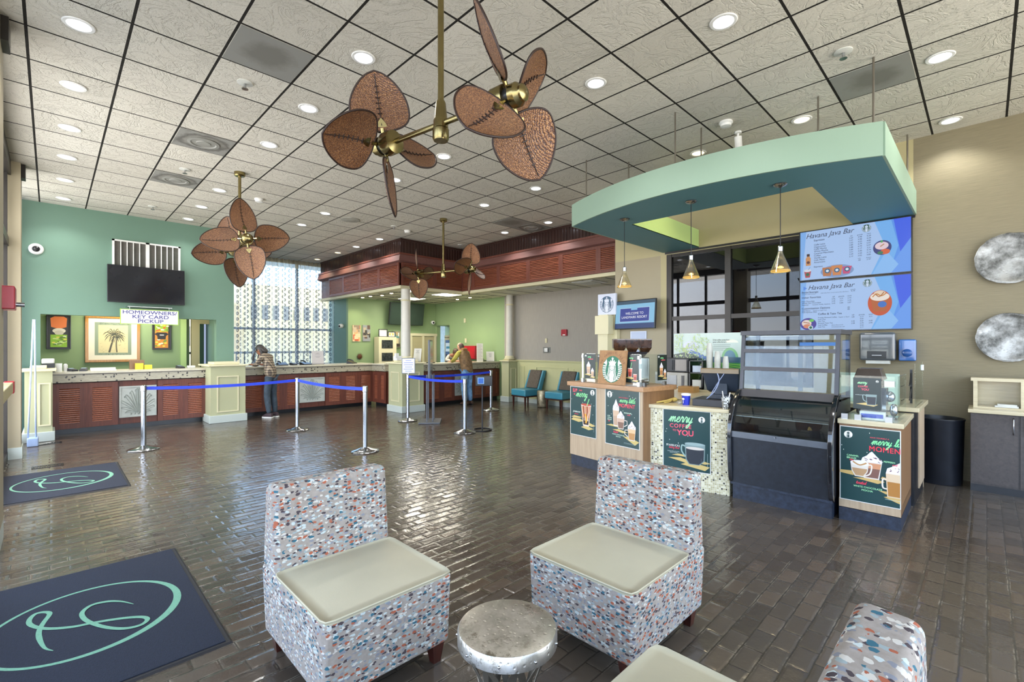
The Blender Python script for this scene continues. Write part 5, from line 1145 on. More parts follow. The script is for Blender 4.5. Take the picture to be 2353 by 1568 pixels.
# posters
def stars(b, n, seed, y0=.45, col='dfe6d8'):
    r = random.Random(seed)
    for k in range(n):
        x, y = r.uniform(.03,.97)*b.w, r.uniform(y0,.97)*b.h; q = b.w*.008; b.poly([(x-q,y),(x,y-q*1.6),(x+q,y),(x,y+q*1.6)], col)
G0, G1 = '153b3b', '2c6a52'
def base_poster(F, a0, z0, w, h, off=.006, emit=0):
    b = F.board(a0, z0, w, h, 'dcdcd6', off=off, thick=.003, rough=.28); e = min(w,h)*.015; b.rect(e,e,w-e,h-e,G0); b.up(); return b
b = base_poster(A,.01,.41,.47,.648); stars(b,12,1)
b.text('SIP',.05,.575,.062,'e0465a',fat=.02,spacing=1.15); b.text('AND',.165,.592,.026,'e0465a',fat=.01); b.text('BE',.07,.535,.026,'e0465a',fat=.01); b.script('merry',.11,.515,.05,'8fe39a',.18); b.siren(.405,.585,.036,'f2f2ea',G0,full=False)
for p in ([(.02,.20),(.16,.18),(.24,.20),(.2,.225),(.06,.23)],[(.02,.235),(.18,.235),(.22,.25),(.08,.262)],[(.20,.12),(.34,.095),(.43,.12),(.30,.15)],[(.30,.16),(.40,.145),(.46,.165),(.36,.19)]): b.slab(p,'c7b070')
b.up(); b.poly([(.24,.14),(.345,.14),(.385,.42),(.205,.42)],'d9c8b8'); b.poly([(.25,.16),(.335,.16),(.35,.25),(.235,.25)],'2d1c14'); b.poly([(.235,.25),(.35,.25),(.375,.40),(.215,.40)],'a8552f')
for k in range(7): b.curve([(.225+.022*k,.40),(.235+.02*k,.33),(.25+.014*k,.27),(.26+.012*k,.21)],.008,('e8c9a0','6b2a18','f0dcc0')[k%3])
b.curve([(.28,.3),(.30,.23),(.29,.18)],.025,'e8a030'); b.ell(.295,.42,.088,.015,'b4452f'); b.stroke([(.31,.41),(.35,.50)],.012,'7fd48a')
b.text('STARBUCKS',.06,.305,.026,'e8f0e4',fat=.01,maxw=.13); b.script('irish cream',.08,.278,.010,'e0465a',.2); b.rect(.428,.08,.4305,.20,'b8c8c4')
t = thing('poster', 'green iced coffee poster reading sip and be merry, leftmost on the bar', 'poster'); b.build('sheet', t)
def moment(b, k, hw):
    """little-moment poster, drawn in units of the sheet width"""
    w, h = b.w, b.h; stars(b,16,4,.5)
    b.siren(.14*w,h-.13*w,.075*w,'f2f2ea',G0,full=False)
    return w, h
b = base_poster(A,.628,.385,.525,.685); w_, h_ = moment(b,1,1)
b.text('HAVE YOURSELF A',.22,.585,.017,'e0465a',fat=.01,maxw=.2); b.script('merry little',.23,.535,.030,'8fe39a',.2); b.text('MOMENT',.22,.475,.062,'e0465a',fat=.012,maxw=.24)
for p in ([(.02,.235),(.20,.225),(.26,.235),(.10,.255)],[(.12,.19),(.28,.165),(.36,.18),(.22,.205)],[(.28,.13),(.46,.045),(.52,.09),(.40,.13)]): b.slab(p,'c9b36e')
b.up(); b.cup(.175,.235,.10,.27,'b99a80','c9ab8e'); b.up(); b.cup(.25,.21,.115,.18,'7d5c4c','c9a994',handle=1); b.up(); b.cup(.415,.095,.12,.19,'b8864e','d9b88c',handle=-1)
b.text('PEPPERMINT',.30,.405,.020,'cfe8d0',fat=.01,maxw=.13); b.script('mocha',.35,.385,.011,'e0465a',.2)
for i, s_ in enumerate(('ICED','CARAMEL','BRULEE')): b.text(s_,.045,.345-i*.022,.020,'cfe8d0',fat=.01,maxw=.07)
b.script('latte',.055,.283,.010,'e0465a',.2); b.script('toasted',.14,.155,.016,'e0465a',.22); b.text('WHITE CHOCOLATE',.12,.13,.020,'cfe8d0',fat=.01,maxw=.19); b.text('MOCHA',.215,.107,.020,'cfe8d0','c',fat=.01); b.rect(.30,.055,.48,.057,'b8c8c4'); b.rect(.30,.045,.46,.047,'7f9c9c')
t = thing('poster', 'green poster with three coffee cups reading merry little moment, on the tall bar unit', 'poster'); b.build('sheet', t)
b = base_poster(B,.174,.20,.52,.68); stars(b,8,7,.35)
b.ell(.40,.30,.0,.0,G1) if 0 else None
b.script('merry',.07,.54,.062,'9ce0a4',.2); b.text('COFFEE',.08,.475,.062,'e0566a',fat=.012,spacing=1.15,maxw=.25); b.text('TO',.11,.435,.030,'e0566a',fat=.01); b.text('YOU',.16,.395,.085,'e0566a',fat=.02,maxw=.18)
b.siren(.425,.585,.034,'f2f2ea',G0,full=False)
for p in ([(.06,.13),(.26,.09),(.32,.11),(.20,.145)],[(.10,.165),(.28,.155),(.30,.17),(.18,.185)],[(.20,.07),(.46,.03),(.51,.075),(.30,.11)],[(.3,.11),(.46,.10),(.52,.115),(.42,.14)]): b.slab(p,'c9b070')
b.up(); b.curve([(.262,.27),(.215,.285),(.212,.22),(.25,.165)],.016,'8fa9a4'); b.poly([(.29,.08),(.40,.08),(.455,.13),(.462,.315),(.245,.315),(.255,.13)],'7d918f'); b.poly([(.297,.088),(.395,.088),(.445,.135),(.45,.255),(.258,.255),(.265,.135)],'2b2f36'); b.ell(.354,.262,.098,.016,'cfc6bb'); b.ell(.354,.31,.106,.017,'93a8a6')
b.rect(.42,.10,.424,.16,'4d5a62')
b.text('STARBUCKS',.04,.262,.030,'e6efe6',fat=.004,spacing=1.1,maxw=.15); b.script('holiday blend',.07,.238,.013,'e0465a',.18); b.text('Limited edition blend for a',.055,.20,.016,'c8d6d2',maxw=.14); b.text('season of merry',.08,.186,.016,'c8d6d2',maxw=.09); b.rect(.485,.06,.4875,.22,'b8c8c4')
t = thing('poster', 'green black coffee poster reading merry coffee to you, on the mosaic counter', 'poster'); b.build('sheet', t)
b = base_poster(S,.006,.19,.437,.675); b.U and None; stars(b,10,9,.5)
b.siren(.065,.60,.032,'f2f2ea',G0,full=False)
b.text('HAVE YOURSELF A',.225,.588,.016,'d84a58',fat=.01,maxw=.15); b.script('merry li',.235,.535,.034,'86e79a',.22); b.text('MOMEN',.22,.475,.062,'e2384a',fat=.012,spacing=1.08,maxw=.212)
for p in ([(.003,.245),(.10,.235),(.15,.25),(.10,.275),(.003,.27)],[(.10,.215),(.28,.19),(.33,.215),(.24,.235)],[(.30,.24),(.34,.23),(.36,.25),(.31,.26)],[(.28,.135),(.34,.11),(.36,.135)],[(.32,.085),(.43,.045),(.434,.09),(.35,.095)]): b.slab(p,'c9a968')
b.up(); b.cup(.235,.225,.15,.20,'7a574c','c98e68'); b.up()
b.curve([(.19,.33),(.235,.345),(.225,.27),(.185,.24)],.011,'e3d8c8'); b.poly([(.115,.23),(.18,.23),(.208,.28),(.215,.345),(.083,.345),(.09,.28)],'dcd3c6'); b.poly([(.12,.24),(.175,.24),(.2,.28),(.205,.305),(.093,.305),(.098,.28)],'b48f68'); b.ell(.149,.352,.068,.026,'e8e2da'); b.curve([(.10,.36),(.15,.335),(.2,.36)],.012,'b98b58')
b.up(); b.poly([(.345,.09),(.432,.09),(.432,.30),(.335,.30)],'d8c0a0'); b.poly([(.352,.10),(.432,.10),(.432,.225),(.345,.225)],'ab7638'); b.poly([(.335,.295),(.345,.34),(.38,.36),(.41,.385),(.432,.40),(.432,.295)],'e9e6ea'); b.curve([(.34,.24),(.315,.24),(.315,.17),(.345,.16)],.012,'e3d8c8')
rnd = random.Random(4)
for k in range(9): x_ = rnd.uniform(.35,.425); b.stroke([(x_,.31+rnd.uniform(0,.05)),(x_+.008,.305+rnd.uniform(0,.05))],.004,'7a5560')
b.text('CARAMEL',.055,.405,.022,'a8e8b0',fat=.012,maxw=.09); b.text('BRULEE',.055,.383,.022,'a8e8b0',fat=.012,maxw=.07); b.script('latte',.075,.368,.010,'e0465a',.22); b.text('PEPPERM',.322,.388,.020,'a8e8b0',fat=.012,maxw=.105); b.script('moch',.38,.368,.010,'e0465a',.22)
b.script('toasted',.125,.165,.016,'e0465a',.24); b.text('WHITE CHOCOLATE',.105,.135,.022,'a8e8b0',fat=.012,maxw=.205); b.text('MOCHA',.205,.108,.022,'a8e8b0','c',fat=.012); b.rect(.33,.068,.434,.071,'b8c8c4')
t = thing('poster', 'green poster cut at its right edge with whipped cream cups, on the end station', 'poster'); b.build('sheet', t)
# glass screens and what is clipped to them
def screen(name, F, a0, a1, off, z0, z1, parent, th=.006):
    m = MB(); F.box(m,a0,a1,off-th,off,z0,z1); m.build(name, M['glass'], parent)
t = thing('sneeze_guard', 'clear glass screen standing on the tall wood bar top', 'glass screen')
screen('front_pane',A,.17,1.13,-.05,1.125,1.50,t); SD = Face(tuple(A.pt(A.L-.06,-.06)[:2]), tuple(A.pt(A.L-.06,-.56)[:2]))
screen('side_pane',SD,.0,.48,0,1.125,1.50,t)
for a in (.19,1.10):
    m = MB(); A.box(m,a-.02,a+.02,-.07,-.035,1.12,1.17); A.box(m,a-.015,a+.015,-.065,-.04,1.44,1.48); m.build('clamp', M['steel'], t)
for a in (.05,.44):
    m = MB(); SD.box(m,a-.02,a+.02,-.02,.02,1.12,1.165); m.build('clamp', M['steel'], t)
def mini(F, a0, z0, w, h, off, label, kind=0):
    b = F.board(a0,z0,w,h,'22302f' if kind != 2 else '17231f',off=off,thick=.002,rough=.3); b.up(); s_ = w
    if kind == 3:
        b.script('merry',.16*w,h-.19*h,.085*w,'9ce0a4',.22); b.text('COFFEE',.18*w,h*.70,.105*w,'e0566a',fat=.015,maxw=.48*w); b.text('YOU',.30*w,h*.60,.13*w,'e0566a',fat=.02)
        b.poly([(.1*w,.16*h),(.75*w,.1*h),(.9*w,.16*h),(.5*w,.22*h)],'c9b070'); b.poly([(.5*w,.14*h),(.82*w,.14*h),(.86*w,.48*h),(.46*w,.48*h)],'7d918f'); b.poly([(.52*w,.16*h),(.8*w,.16*h),(.83*w,.40*h),(.49*w,.40*h)],'2b2f36'); b.curve([(.48*w,.44*h),(.36*w,.45*h),(.38*w,.3*h),(.5*w,.24*h)],.03*w,'93a8a6'); b.siren(.87*w,.9*h,.05*w,'f2f2ea',G0,full=False); b.text('STARBUCKS',.08*w,.44*h,.05*w,'c8d6d2')
    else:
        b.script('merry',.30*w,h*.85,.075*w,'8fe39a',.22); b.rect(.38*w,.775*h,.8*w,.805*h,'d84a58'); b.siren(.12*w,h*.92,.07*w,'f2f2ea',G0,full=False)
        c = [('b99a80','c9ab8e'),('a03a2c','d86a58'),('b07a4a','d8a070')][kind if kind < 3 else 0]
        b.slab([(.02*w,.16*h),(.5*w,.12*h),(.7*w,.17*h),(.3*w,.22*h)],'c9b36e'); b.slab([(.5*w,.06*h),(.9*w,.03*h),(.98*w,.09*h),(.7*w,.12*h)],'c9b36e'); b.up(); b.cup(.38*w,.19*h,.36*w,.42*h,*c,cream=kind != 1,straw='7fd48a' if kind == 1 else None); b.up(); b.cup(.75*w,.08*h,.27*w,.30*h,*c,cream=kind != 1)
    t = thing('small_poster', label, 'poster', group=None); b.build('sheet', t)
mini(A,.225,1.17,.19,.325,-.046,'small dark coffee poster clipped at the left of the bar glass screen',0)
mini(A,.455,1.20,.15,.29,-.046,'small green poster half behind the wooden roundel board',0)
mini(A,.90,1.16,.20,.335,-.044,'small green iced drink poster clipped right of the wooden roundel board',1)
mini(SD,.30,1.18,.19,.31,.004,'small black poster on the side glass screen of the tall bar',2)
# wooden sign with roundel
Bd = Face((4.952,3.47),(4.862,3.02)); o = Bd.pt(0,.0,1.125); U = (Vector((0,0,1))-Bd.n*.10).normalized()
t = thing('roundel_board', 'leaning wooden board with green and white siren roundel on the bar top', 'sign'); b = Board(o,Bd.d,U,.455,.42,'a87d52',thick=.02,backmat=None); b.mb.mats[0] = M['signwood']; b.up(); b.siren(.235,.185,.165,ring=False)
for i, ch in enumerate('WE PROUDLY SERVE'):
    a = R(158-i*9.0)
    if ch != ' ': vs, fs, w_ = text_geo(ch,0,0,1); k = .035; b.mb.mat(flat('6a3f2c')); cx_, cy_ = .235+.195*math.cos(a), .185+.195*math.sin(a); b.mb.add([b.P(cx_+(x*k-w_*k/2)*math.sin(a)+ -(y*k)*-math.cos(a), cy_-(x*k-w_*k/2)*math.cos(a)+(y*k)*math.sin(a)) for x, y in vs], fs)
b.build('board', t)
# bean hoppers
t = thing('coffee_grinder', 'machine with three brown coffee bean hoppers on the tall bar', 'coffee machine', (5.50,3.31,1.12), R(-52)); MB().box(-.22,-.10,0,.22,.16,.33).build('body', M['steel'], t, bevel=.02); MB().hexa([(-.15,-.06,.33),(.15,-.06,.33),(.15,.08,.33),(-.15,.08,.33)],[(-.2,-.09,.40),(.2,-.09,.40),(.2,.1,.40),(-.2,.1,.40)]).build('neck', M['satblack'], t)
for k in range(3):
    x = -.165+.165*k; MB().hexa([(x-.045,-.05,.39),(x+.045,-.05,.39),(x+.045,.05,.39),(x-.045,.05,.39)],[(x-.078,-.10,.45),(x+.078,-.10,.45),(x+.078,.1,.45),(x-.078,.1,.45)]).hexa([(x-.078,-.10,.45),(x+.078,-.10,.45),(x+.078,.1,.45),(x-.078,.1,.45)],[(x-.08,-.11,.555),(x+.08,-.11,.555),(x+.08,.11,.555),(x-.08,.11,.555)]).box(x-.082,-.112,.555,x+.082,.112,.57).build('bean_hopper', pm('3f2a1c', .12, 0, .3, 25, coat=.6), t)
def obj1(name, label, cat, mb, mat, loc, rz=0, **k):
    t = thing(name, label, cat, loc, rz); mb.build('body', mat, t, **k); return t
# window mural, boxes, microwave, cups
b = Board((7.69,3.80,1.03),(0,-1,0),(0,0,1),1.13,.78,'b9ccc2',thick=.012,rough=.3); b.up(); w_, h_ = b.w, b.h
b.rect(0,0,w_,h_,'bccdc6'); b.ell(.30,.55,.14,.10,'c7cbdc'); b.ell(.97,.62,.10,.05,'e0e4d2'); b.rect(.87,.56,1.08,.62,'bccdc6')
b.up(); b.ell(.94,.37,.13,.17,'76b07a',30,0,180); b.ell(.94,.37,.09,.13,'4f7f96',30,0,180); b.rect(.55,.30,1.13,.39,'35586f'); b.poly([(.0,.30),(.1,.42),(.2,.30),(.3,.50),(.45,.45),(.6,.38),(.6,.25),(0,.25)],'3b67a8'); b.rect(0,0,w_,.30,'8fc25a'); b.up()
for k in range(9): b.poly([(.55,.30),(1.13,.30-.04*k),(1.13,.275-.04*k)],'3d8a48')
rnd = random.Random(11)
b.poly([(0,.0),(0,.42),(.2,.46),(.38,.42),(.58,.30),(.55,0)],'2b3f3a'); b.up()
for k in range(170):
    x_, y_ = rnd.uniform(.0,.55), rnd.uniform(.0,.44); a = rnd.uniform(0,3.1); L = .022; b.poly([(x_-L*math.cos(a),y_-L*math.sin(a)),(x_+.008*math.sin(a),y_-.008*math.cos(a)),(x_+L*math.cos(a),y_+L*math.sin(a)),(x_-.008*math.sin(a),y_+.008*math.cos(a))], rnd.choice(('c5d79a','a9c878','8db45a','dfe6b8')))
b.up()
for k in range(230):
    x_ = rnd.uniform(.0,.62); y_ = .46+rnd.uniform(0,.31)*(1 if x_ < .15 else max(.25, math.sin((x_-.15)*5.5))); a = rnd.uniform(0,3.1); L = .018; y_ = min(y_, .76); b.poly([(x_+.02-L*math.cos(a),y_-L*math.sin(a)),(x_+.02+.006*math.sin(a),y_-.006*math.cos(a)),(x_+.02+L*math.cos(a),y_+L*math.sin(a)),(x_+.02-.006*math.sin(a),y_+.006*math.cos(a))], rnd.choice(('b8cf7a','a6c268','c9da92')))
b.text('Great coffee comes from',.68,.655,.034,'33463f',fat=.008,maxw=.26); b.text('great coffee farmers.',.68,.62,.034,'33463f',fat=.008,maxw=.22)
for k in range(4): b.rect(.68,.585-.028*k,.68+(.28,.27,.25,.17)[k],.591-.028*k,'6d8078')
t = thing('mural_panel', 'printed green coffee farm mural panel on the window behind the bar', 'mural'); b.build('panel', t)
t = thing('window_sill_strip', 'grey strip and dark label board along the window above the pastry case', 'sill board'); m = MB(); m.mat(M['offwhite']).box(7.66,1.9,1.74,7.72,2.62,1.81); m.mat(M['espresso']).box(7.645,1.98,1.755,7.66,2.25,1.82); m.build('strip', None, t)
bx_ = thing('microwave', 'black microwave on top of the steel oven behind the bar', 'microwave', (7.12,3.47,1.182), R(-90)); MB().box(-.23,0,0,.19,.34,.22).build('cabinet', M['satblack'], bx_, bevel=.01); MB().box(-.02,-.012,.02,.17,.0,.20).build('door_window', pm('2a2a2c', .08), bx_); MB().tube([(-.05,-.03,.03),(-.05,-.03,.19)],.008).build('door_handle', M['black'], bx_)
t = thing('steel_oven', 'steel countertop oven under the black microwave', 'oven', (7.08,3.47,.93), R(-90)); MB().box(-.36,0,0,.20,.42,.25).build('cabinet', pm('7d7b74', .4, .7), t, bevel=.01); MB().box(.10,-.008,.02,.14,.0,.20).build('grip', M['black'], t); MB().box(-.34,-.008,.05,.02,.0,.2).build('door_window', pm('55585a', .15, .6), t)
t = thing('syrup_shelf', 'dark shelf with blue white tins and cartons beside the microwave', 'shelf', (7.1,3.04,.93)); MB().box(0,0,0,.3,.22,.02).box(0,0,.24,.3,.22,.255).box(0,0,.43,.3,.22,.44).box(0,.20,0,.3,.22,.44).box(0,0,0,.3,.02,.44).build('frame', M['black'], t); MB().box(.04,.04,.26,.2,.18,.36).build('tin', flat('c8d4e4'), t); MB().box(.03,.04,.025,.2,.18,.14).build('carton', M['offwhite'], t)
obj1('wooden_tray', 'small brown wooden box beside the steel oven', 'box', MB().box(0,-.12,0,.2,.12,.09), wood_mat('8a5f2a','b58a4a','tray_wood','y'), (6.75,3.15,.90))
def cupstack(y, n, r, lab, x=7.18, z0=1.262):
    t = thing('paper_cup_stack', lab, 'cups', (x,y,z0), group='paper cup stacks behind the till'); m = MB(); hh = .11 if r > .04 else .09
    for k in range(n): m.lathe([(r,.018*k),(r*1.02,.018*k+.006),(r*.985,.018*k+.017)])
    m.lathe([(r,.018*n),(r*.72,.018*n+hh)]); m.build('cups', M['offwhite'], t, smooth='auto')
t = thing('storage_box', 'grey box carrying the paper cup stacks', 'box', (7.1,2.6,.93)); MB().box(0,0,0,.28,.42,.33).build('box', pm('7f8682', .4), t)
cupstack(2.97,15,.046,'tallest stack of white paper cups, left of three'); cupstack(2.85,8,.046,'middle height stack of white paper cups, centre of three'); cupstack(2.73,4,.044,'shortest stack of white paper cups, right of three')
# till
t = thing('till_monitor', 'dark grey till terminal seen from behind, cables hanging down its back', 'till', (5.45,2.12,1.0), R(-80)); g = pm('333b47', .4)
m = MB(); m.hexa([(-.13,-.10,0),(.13,-.10,0),(.13,.12,0),(-.13,.12,0)],[(-.10,-.07,.05),(.10,-.07,.05),(.1,.08,.05),(-.1,.08,.05)]); m.build('foot', g, t, bevel=.01); m = MB(); m.hexa([(-.07,-.04,.04),(.07,-.04,.04),(.07,.05,.04),(-.07,.05,.04)],[(-.06,.0,.18),(.06,.0,.18),(.06,.09,.18),(-.06,.09,.18)]); m.build('neck', g, t, bevel=.008)
m = MB(); m.hexa([(-.17,.05,.08),(.17,.05,.08),(.17,.16,.05),(-.17,.16,.05)],[(-.20,-.10,.33),(.20,-.10,.33),(.20,-.03,.35),(-.20,-.03,.35)]); m.build('housing', g, t, bevel=.015); MB().hexa([(-.2,-.12,.29),(.2,-.12,.29),(.2,-.10,.29),(-.2,-.10,.29)],[(-.2,-.115,.335),(.2,-.115,.335),(.2,-.09,.345),(-.2,-.09,.345)]).build('brown_strip', pm('7a6a50', .4), t)
MB().tube(smoothpts([(-.02,-.11,.29),(.0,-.13,.2),(-.05,-.14,.08),(-.13,-.13,.0)]),.006).tube(smoothpts([(.05,-.11,.29),(-.03,-.14,.15),(-.1,-.14,.02)]),.004).build('cable', pm('8a96b4', .4), t, smooth=True)
obj1('cash_drawer', 'wide black cash drawer under the till terminal', 'cash drawer', MB().box(-.21,-.20,0,.24,.20,.078), M['satblack'], (5.42,2.165,.92), R(-82), bevel=.006)
t = thing('tip_cup', 'blue and white paper cup printed with a white palmetto tree', 'cup', (5.22,2.43,.92)); MB().lathe([(.038,0),(.047,.105)],close=False).build('sleeve', pm('1d2fb4', .4), t, smooth='auto'); MB().lathe([(.047,.105),(.053,.108),(.053,.128),(.047,.13),(.045,.12)],close=False).lathe([(.036,-.0),(.039,.012)]).build('rim', M['white'], t, smooth='auto')
bb = Board((-.047,.03,.02),(-.3,-1,0),(0,0,1),.045,.07,'f0f0f4',thick=.001); bb.mb = MB(); bb.poly([(.02,.0),(.026,.0),(.025,.04),(.021,.04)],'f0f0f4'); bb.ell(.023,.05,.018,.012,'f0f0f4',12); bb.build('palmetto_print', t)
t = thing('rubber_gloves', 'crumpled yellow gloves lying on the mosaic counter top', 'gloves', (5.30,2.68,.921)); MB().tube(smoothpts([(-.2,.06,.01),(-.12,.03,.015),(-.04,.0,.02),(.03,-.02,.03),(.06,-.06,.04)]),[.008+.0006*i for i in range(25)],8).ell((.05,-.05,.03),(.04,.03,.025)).tube(smoothpts([(-.16,-.02,.008),(-.08,-.03,.01),(0,-.03,.02)]),.008,8).build('gloves', pm('c6ac5c', .6), t, smooth=True)
for x, y, l in ((5.33,2.56,'flat white lid lying beside the yellow gloves'),(5.25,2.52,'white scrap of paper near the blue cup')): obj1('paper_scrap', l, 'paper', MB().ell((0,0,.006),(.03,.022,.006)), M['white'], (x,y,.92), smooth=True)
t = thing('pen_cup', 'patterned grey cup of pens beside the till', 'pen cup', (5.17,1.965,.92)); MB().lathe([(.03,0),(.045,.13)],close=False).build('cup', mosaic_mat('zigzag','yz',.1,.45,.016,('b9bcc2','cfd2d8','a4a8b0'),'33363f'), t, smooth='auto'); MB().tube([(0,.01,.02),(.01,.04,.19)],.005).tube([(0,-.01,.02),(.0,-.045,.18)],.005).build('pens', M['white'], t)
obj1('stapler', 'small silver tool on the bar top inside the side glass screen', 'tool', MB().tube(smoothpts([(-.08,0,.01),(-.04,0,.05),(.06,0,.07)]),.014).tube([(-.08,0,.01),(.07,0,.012)],.012), M['steel'], (5.22,2.98,1.121), R(-60), smooth=True)
# ------------------------------------------------------------------ pastry display case
t = thing('pastry_case', 'large empty black pastry display case with curved front and glass shelves', 'display case', (0,0,0)); y0, y1 = .985, 1.885; bm_ = M['satblack']; K = lambda ax_pts, m, a=y0, b=y1: MB().extr(ax_pts, 'y', a, b)
def xz(pts, a, b, mat, name, **k): return MB().extr(pts, 'y', a, b).build(name, mat, t, **k)
xz([(5.12,0),(5.9,0),(5.9,.16),(5.12,.16)],y0+.01,y1-.01,M['navy'],'kick_base'); xz([(5.08,.155),(5.9,.155),(5.9,.18),(5.08,.18)],y0,y1,M['navy'],'base_rail')
xz([(5.075,.18),(5.12,.18),(5.12,.66),(5.055,.66)],y0+.02,y1-.02,pm('191d25', .35, 0, .2, 18),'front_panel'); xz([(5.04,.655),(5.10,.655),(5.10,.715),(5.045,.715)],y0+.02,y1-.02,pm('4b5058', .3, .3),'front_rail')
MB().cyl((5.038,1.45,.70),(5.03,1.45,.70),.01,n=10).build('lock', M['chrome'], t)
xz([(5.045,.715),(5.052,.715),(5.085,.80),(5.078,.80)],y0+.03,y1-.03,M['glass'],'lower_glass')
xz([(5.10,.60),(5.80,.60),(5.80,.63),(5.10,.63)],y0+.03,y1-.03,M['black'],'well_floor'); xz([(5.70,.63),(5.73,.63),(5.62,1.06),(5.59,1.06)],y0+.03,y1-.03,pm('2c3038', .4),'well_back')
xz([(5.16,.86),(5.60,.865),(5.60,.873),(5.16,.868)],y0+.03,y1-.03,pm('8d9296', .2, .5),'middle_shelf')
cg = [(5.085,.80),(5.12,.88),(5.17,.96),(5.235,1.03),(5.29,1.065)]; xz(cg+[(x+.006,z) for x, z in cg[::-1]],y0+.03,y1-.03,M['glass'],'curved_glass')
side = [(5.10,.16),(5.06,.20),(5.035,.35),(5.02,.55),(5.02,.70),(5.035,.80),(5.08,.90),(5.14,.99),(5.22,1.07),(5.30,1.13),(5.36,1.13),(5.30,1.06),(5.22,1.0),(5.15,.90),(5.10,.80),(5.09,.68),(5.09,.50),(5.12,.2)]
for a, b in ((y0-.012,y0+.028),(y1-.028,y1+.012)): xz(side,a,b,pm('14161b', .12, 0, .1, 8, coat=.8),'side_rail',bevel=.006)
for a, b in ((y0,y0+.02),(y1-.02,y1)): xz([(5.12,.16),(5.9,.16),(5.9,1.08),(5.33,1.08),(5.2,.98),(5.11,.82)],a,b,bm_,'side_panel')
xz([(5.285,1.06),(5.40,1.06),(5.39,1.13),(5.33,1.135)],y0,y1,pm('3a3a3f', .35),'sill_panel'); xz([(5.33,1.06),(5.9,1.06),(5.9,1.085),(5.33,1.085)],y0,y1,bm_,'deck')
for a, b in ((y0,y0+.035),(y1-.035,y1)):
    xz([(5.335,1.13),(5.375,1.13),(5.445,1.715),(5.41,1.715)],a,b,pm('3a3a40', .35),'front_post'); xz([(5.86,1.08),(5.90,1.08),(5.90,1.72),(5.86,1.72)],a,b,bm_,'rear_post')
xz([(5.40,1.715),(5.92,1.715),(5.92,1.76),(5.40,1.76)],y0-.01,y1+.01,pm('34353b', .35),'top_cap')
for z in (1.36,1.55):
    x = 5.335+(z-1.13)*.12; xz([(x+.0,z),(5.86,z+.0),(5.86,z+.008),(x,z+.008)],y0+.03,y1-.03,M['glass'],'glass_shelf'); xz([(x-.004,z-.022),(x+.03,z-.022),(x+.03,z+.016),(x-.004,z+.016)],y0+.03,y1-.03,pm('3a3a40', .35),'shelf_edge')
xz([(5.352,1.14),(5.358,1.14),(5.425,1.71),(5.419,1.71)],y0+.035,y1-.035,M['glass'],'upper_glass')
for y in (y0+.43,): xz([(5.87,1.1),(5.89,1.1),(5.89,1.7),(5.87,1.7)],y,y+.04,bm_,'rear_door_stile')
for y in (y0,y1-.006): xz([(5.37,1.14),(5.86,1.14),(5.86,1.71),(5.44,1.71)],y,y+.006,M['glass'],'end_glass')
xz([(5.5,1.6),(5.51,1.6),(5.51,1.635),(5.5,1.635)],1.03,1.35,flat('4a86e0', 1.0),'shelf_strip_light')
# glass box on end station
t = thing('sneeze_guard', 'clear glass box screen with metal clamps on the end station top', 'glass screen')
screen('front_pane',S,.01,.40,-.02,.93,1.33,t); screen('right_pane',Face((5.24,.535),(5.85,.535)),.0,.58,0,.93,1.33,t)
for a in (.04,.14,.36):
    m = MB(); S.box(m,a-.025,a+.025,-.045,-.005,.925,.975); m.build('clamp', M['steel'], t)
m = MB(); S.box(m,.33,.40,-.04,-.005,1.24,1.29); m.build('clamp', M['steel'], t)
mini(S,.105,1.03,.20,.28,-.012,'green black coffee poster clipped to the end station glass, reading merry coffee',3)
t = thing('glove_box', 'white and blue box of wipes on the end station', 'box', (5.26,.72,.93)); MB().box(-.0,-.09,0,.07,.09,.075).build('carton', M['white'], t); MB().box(-.002,-.08,.02,0,.08,.055).build('blue_label', flat('3a4cb8'), t)
t = thing('drinks_urn', 'dark lidded coffee urn behind the end station glass', 'coffee urn', (5.75,.80,.93)); MB().box(-.10,-.10,0,.10,.1,.34).build('body', M['satblack'], t, bevel=.02); MB().hexa([(-.12,-.12,.34),(.12,-.12,.34),(.12,.12,.34),(-.12,.12,.34)],[(-.09,-.09,.45),(.09,-.09,.45),(.09,.09,.45),(-.09,.09,.45)]).build('lid', pm('4a4038', .25, .3), t, bevel=.01)
t = thing('chrome_dispenser', 'chrome dispenser with hanging taps inside the end station glass', 'dispenser', (5.5,.62,.93)); MB().box(-.08,-.06,.0,.08,.06,.02).box(-.07,.02,.02,.07,.05,.28).build('stand', M['chrome'], t); MB().ell((0,0,.20),(.05,.04,.05)).ell((-.02,-.03,.08),(.03,.03,.06)).build('globe', M['chrome'], t, smooth=True)
t = thing('lid_holder', 'black wire lid holder with two angled racks on the condiment station', 'rack', (6.55,.56,.985)); MB().box(-.012,-.01,0,.012,.01,.36).build('post', M['black'], t); m = MB()
for z in (.05,.20): m.tube([(-.18,0,z),(.0,0,z+.0)],.006,6).tube([(-.14,0,z),(-.02,0,z+.12)],.006,6).tube([(-.2,.06,z-.01),(0,.06,z-.01)],.006,6)
m.build('racks', M['black'], t)
t = thing('sneeze_guard', 'clear glass screen behind the end station on the condiment station', 'glass screen'); MB().box(6.1,.49,.985,6.9,.496,1.42).build('pane', M['glass'], t); MB().box(6.86,.48,1.33,6.89,.505,1.39).build('clamp', M['steel'], t)
obj1('menu_card', 'pale menu card standing behind the end station glass', 'card', MB().box(-.004,-.22,0,.004,.22,.32), pm('bfd8c8', .4), (6.3,.85,.985))
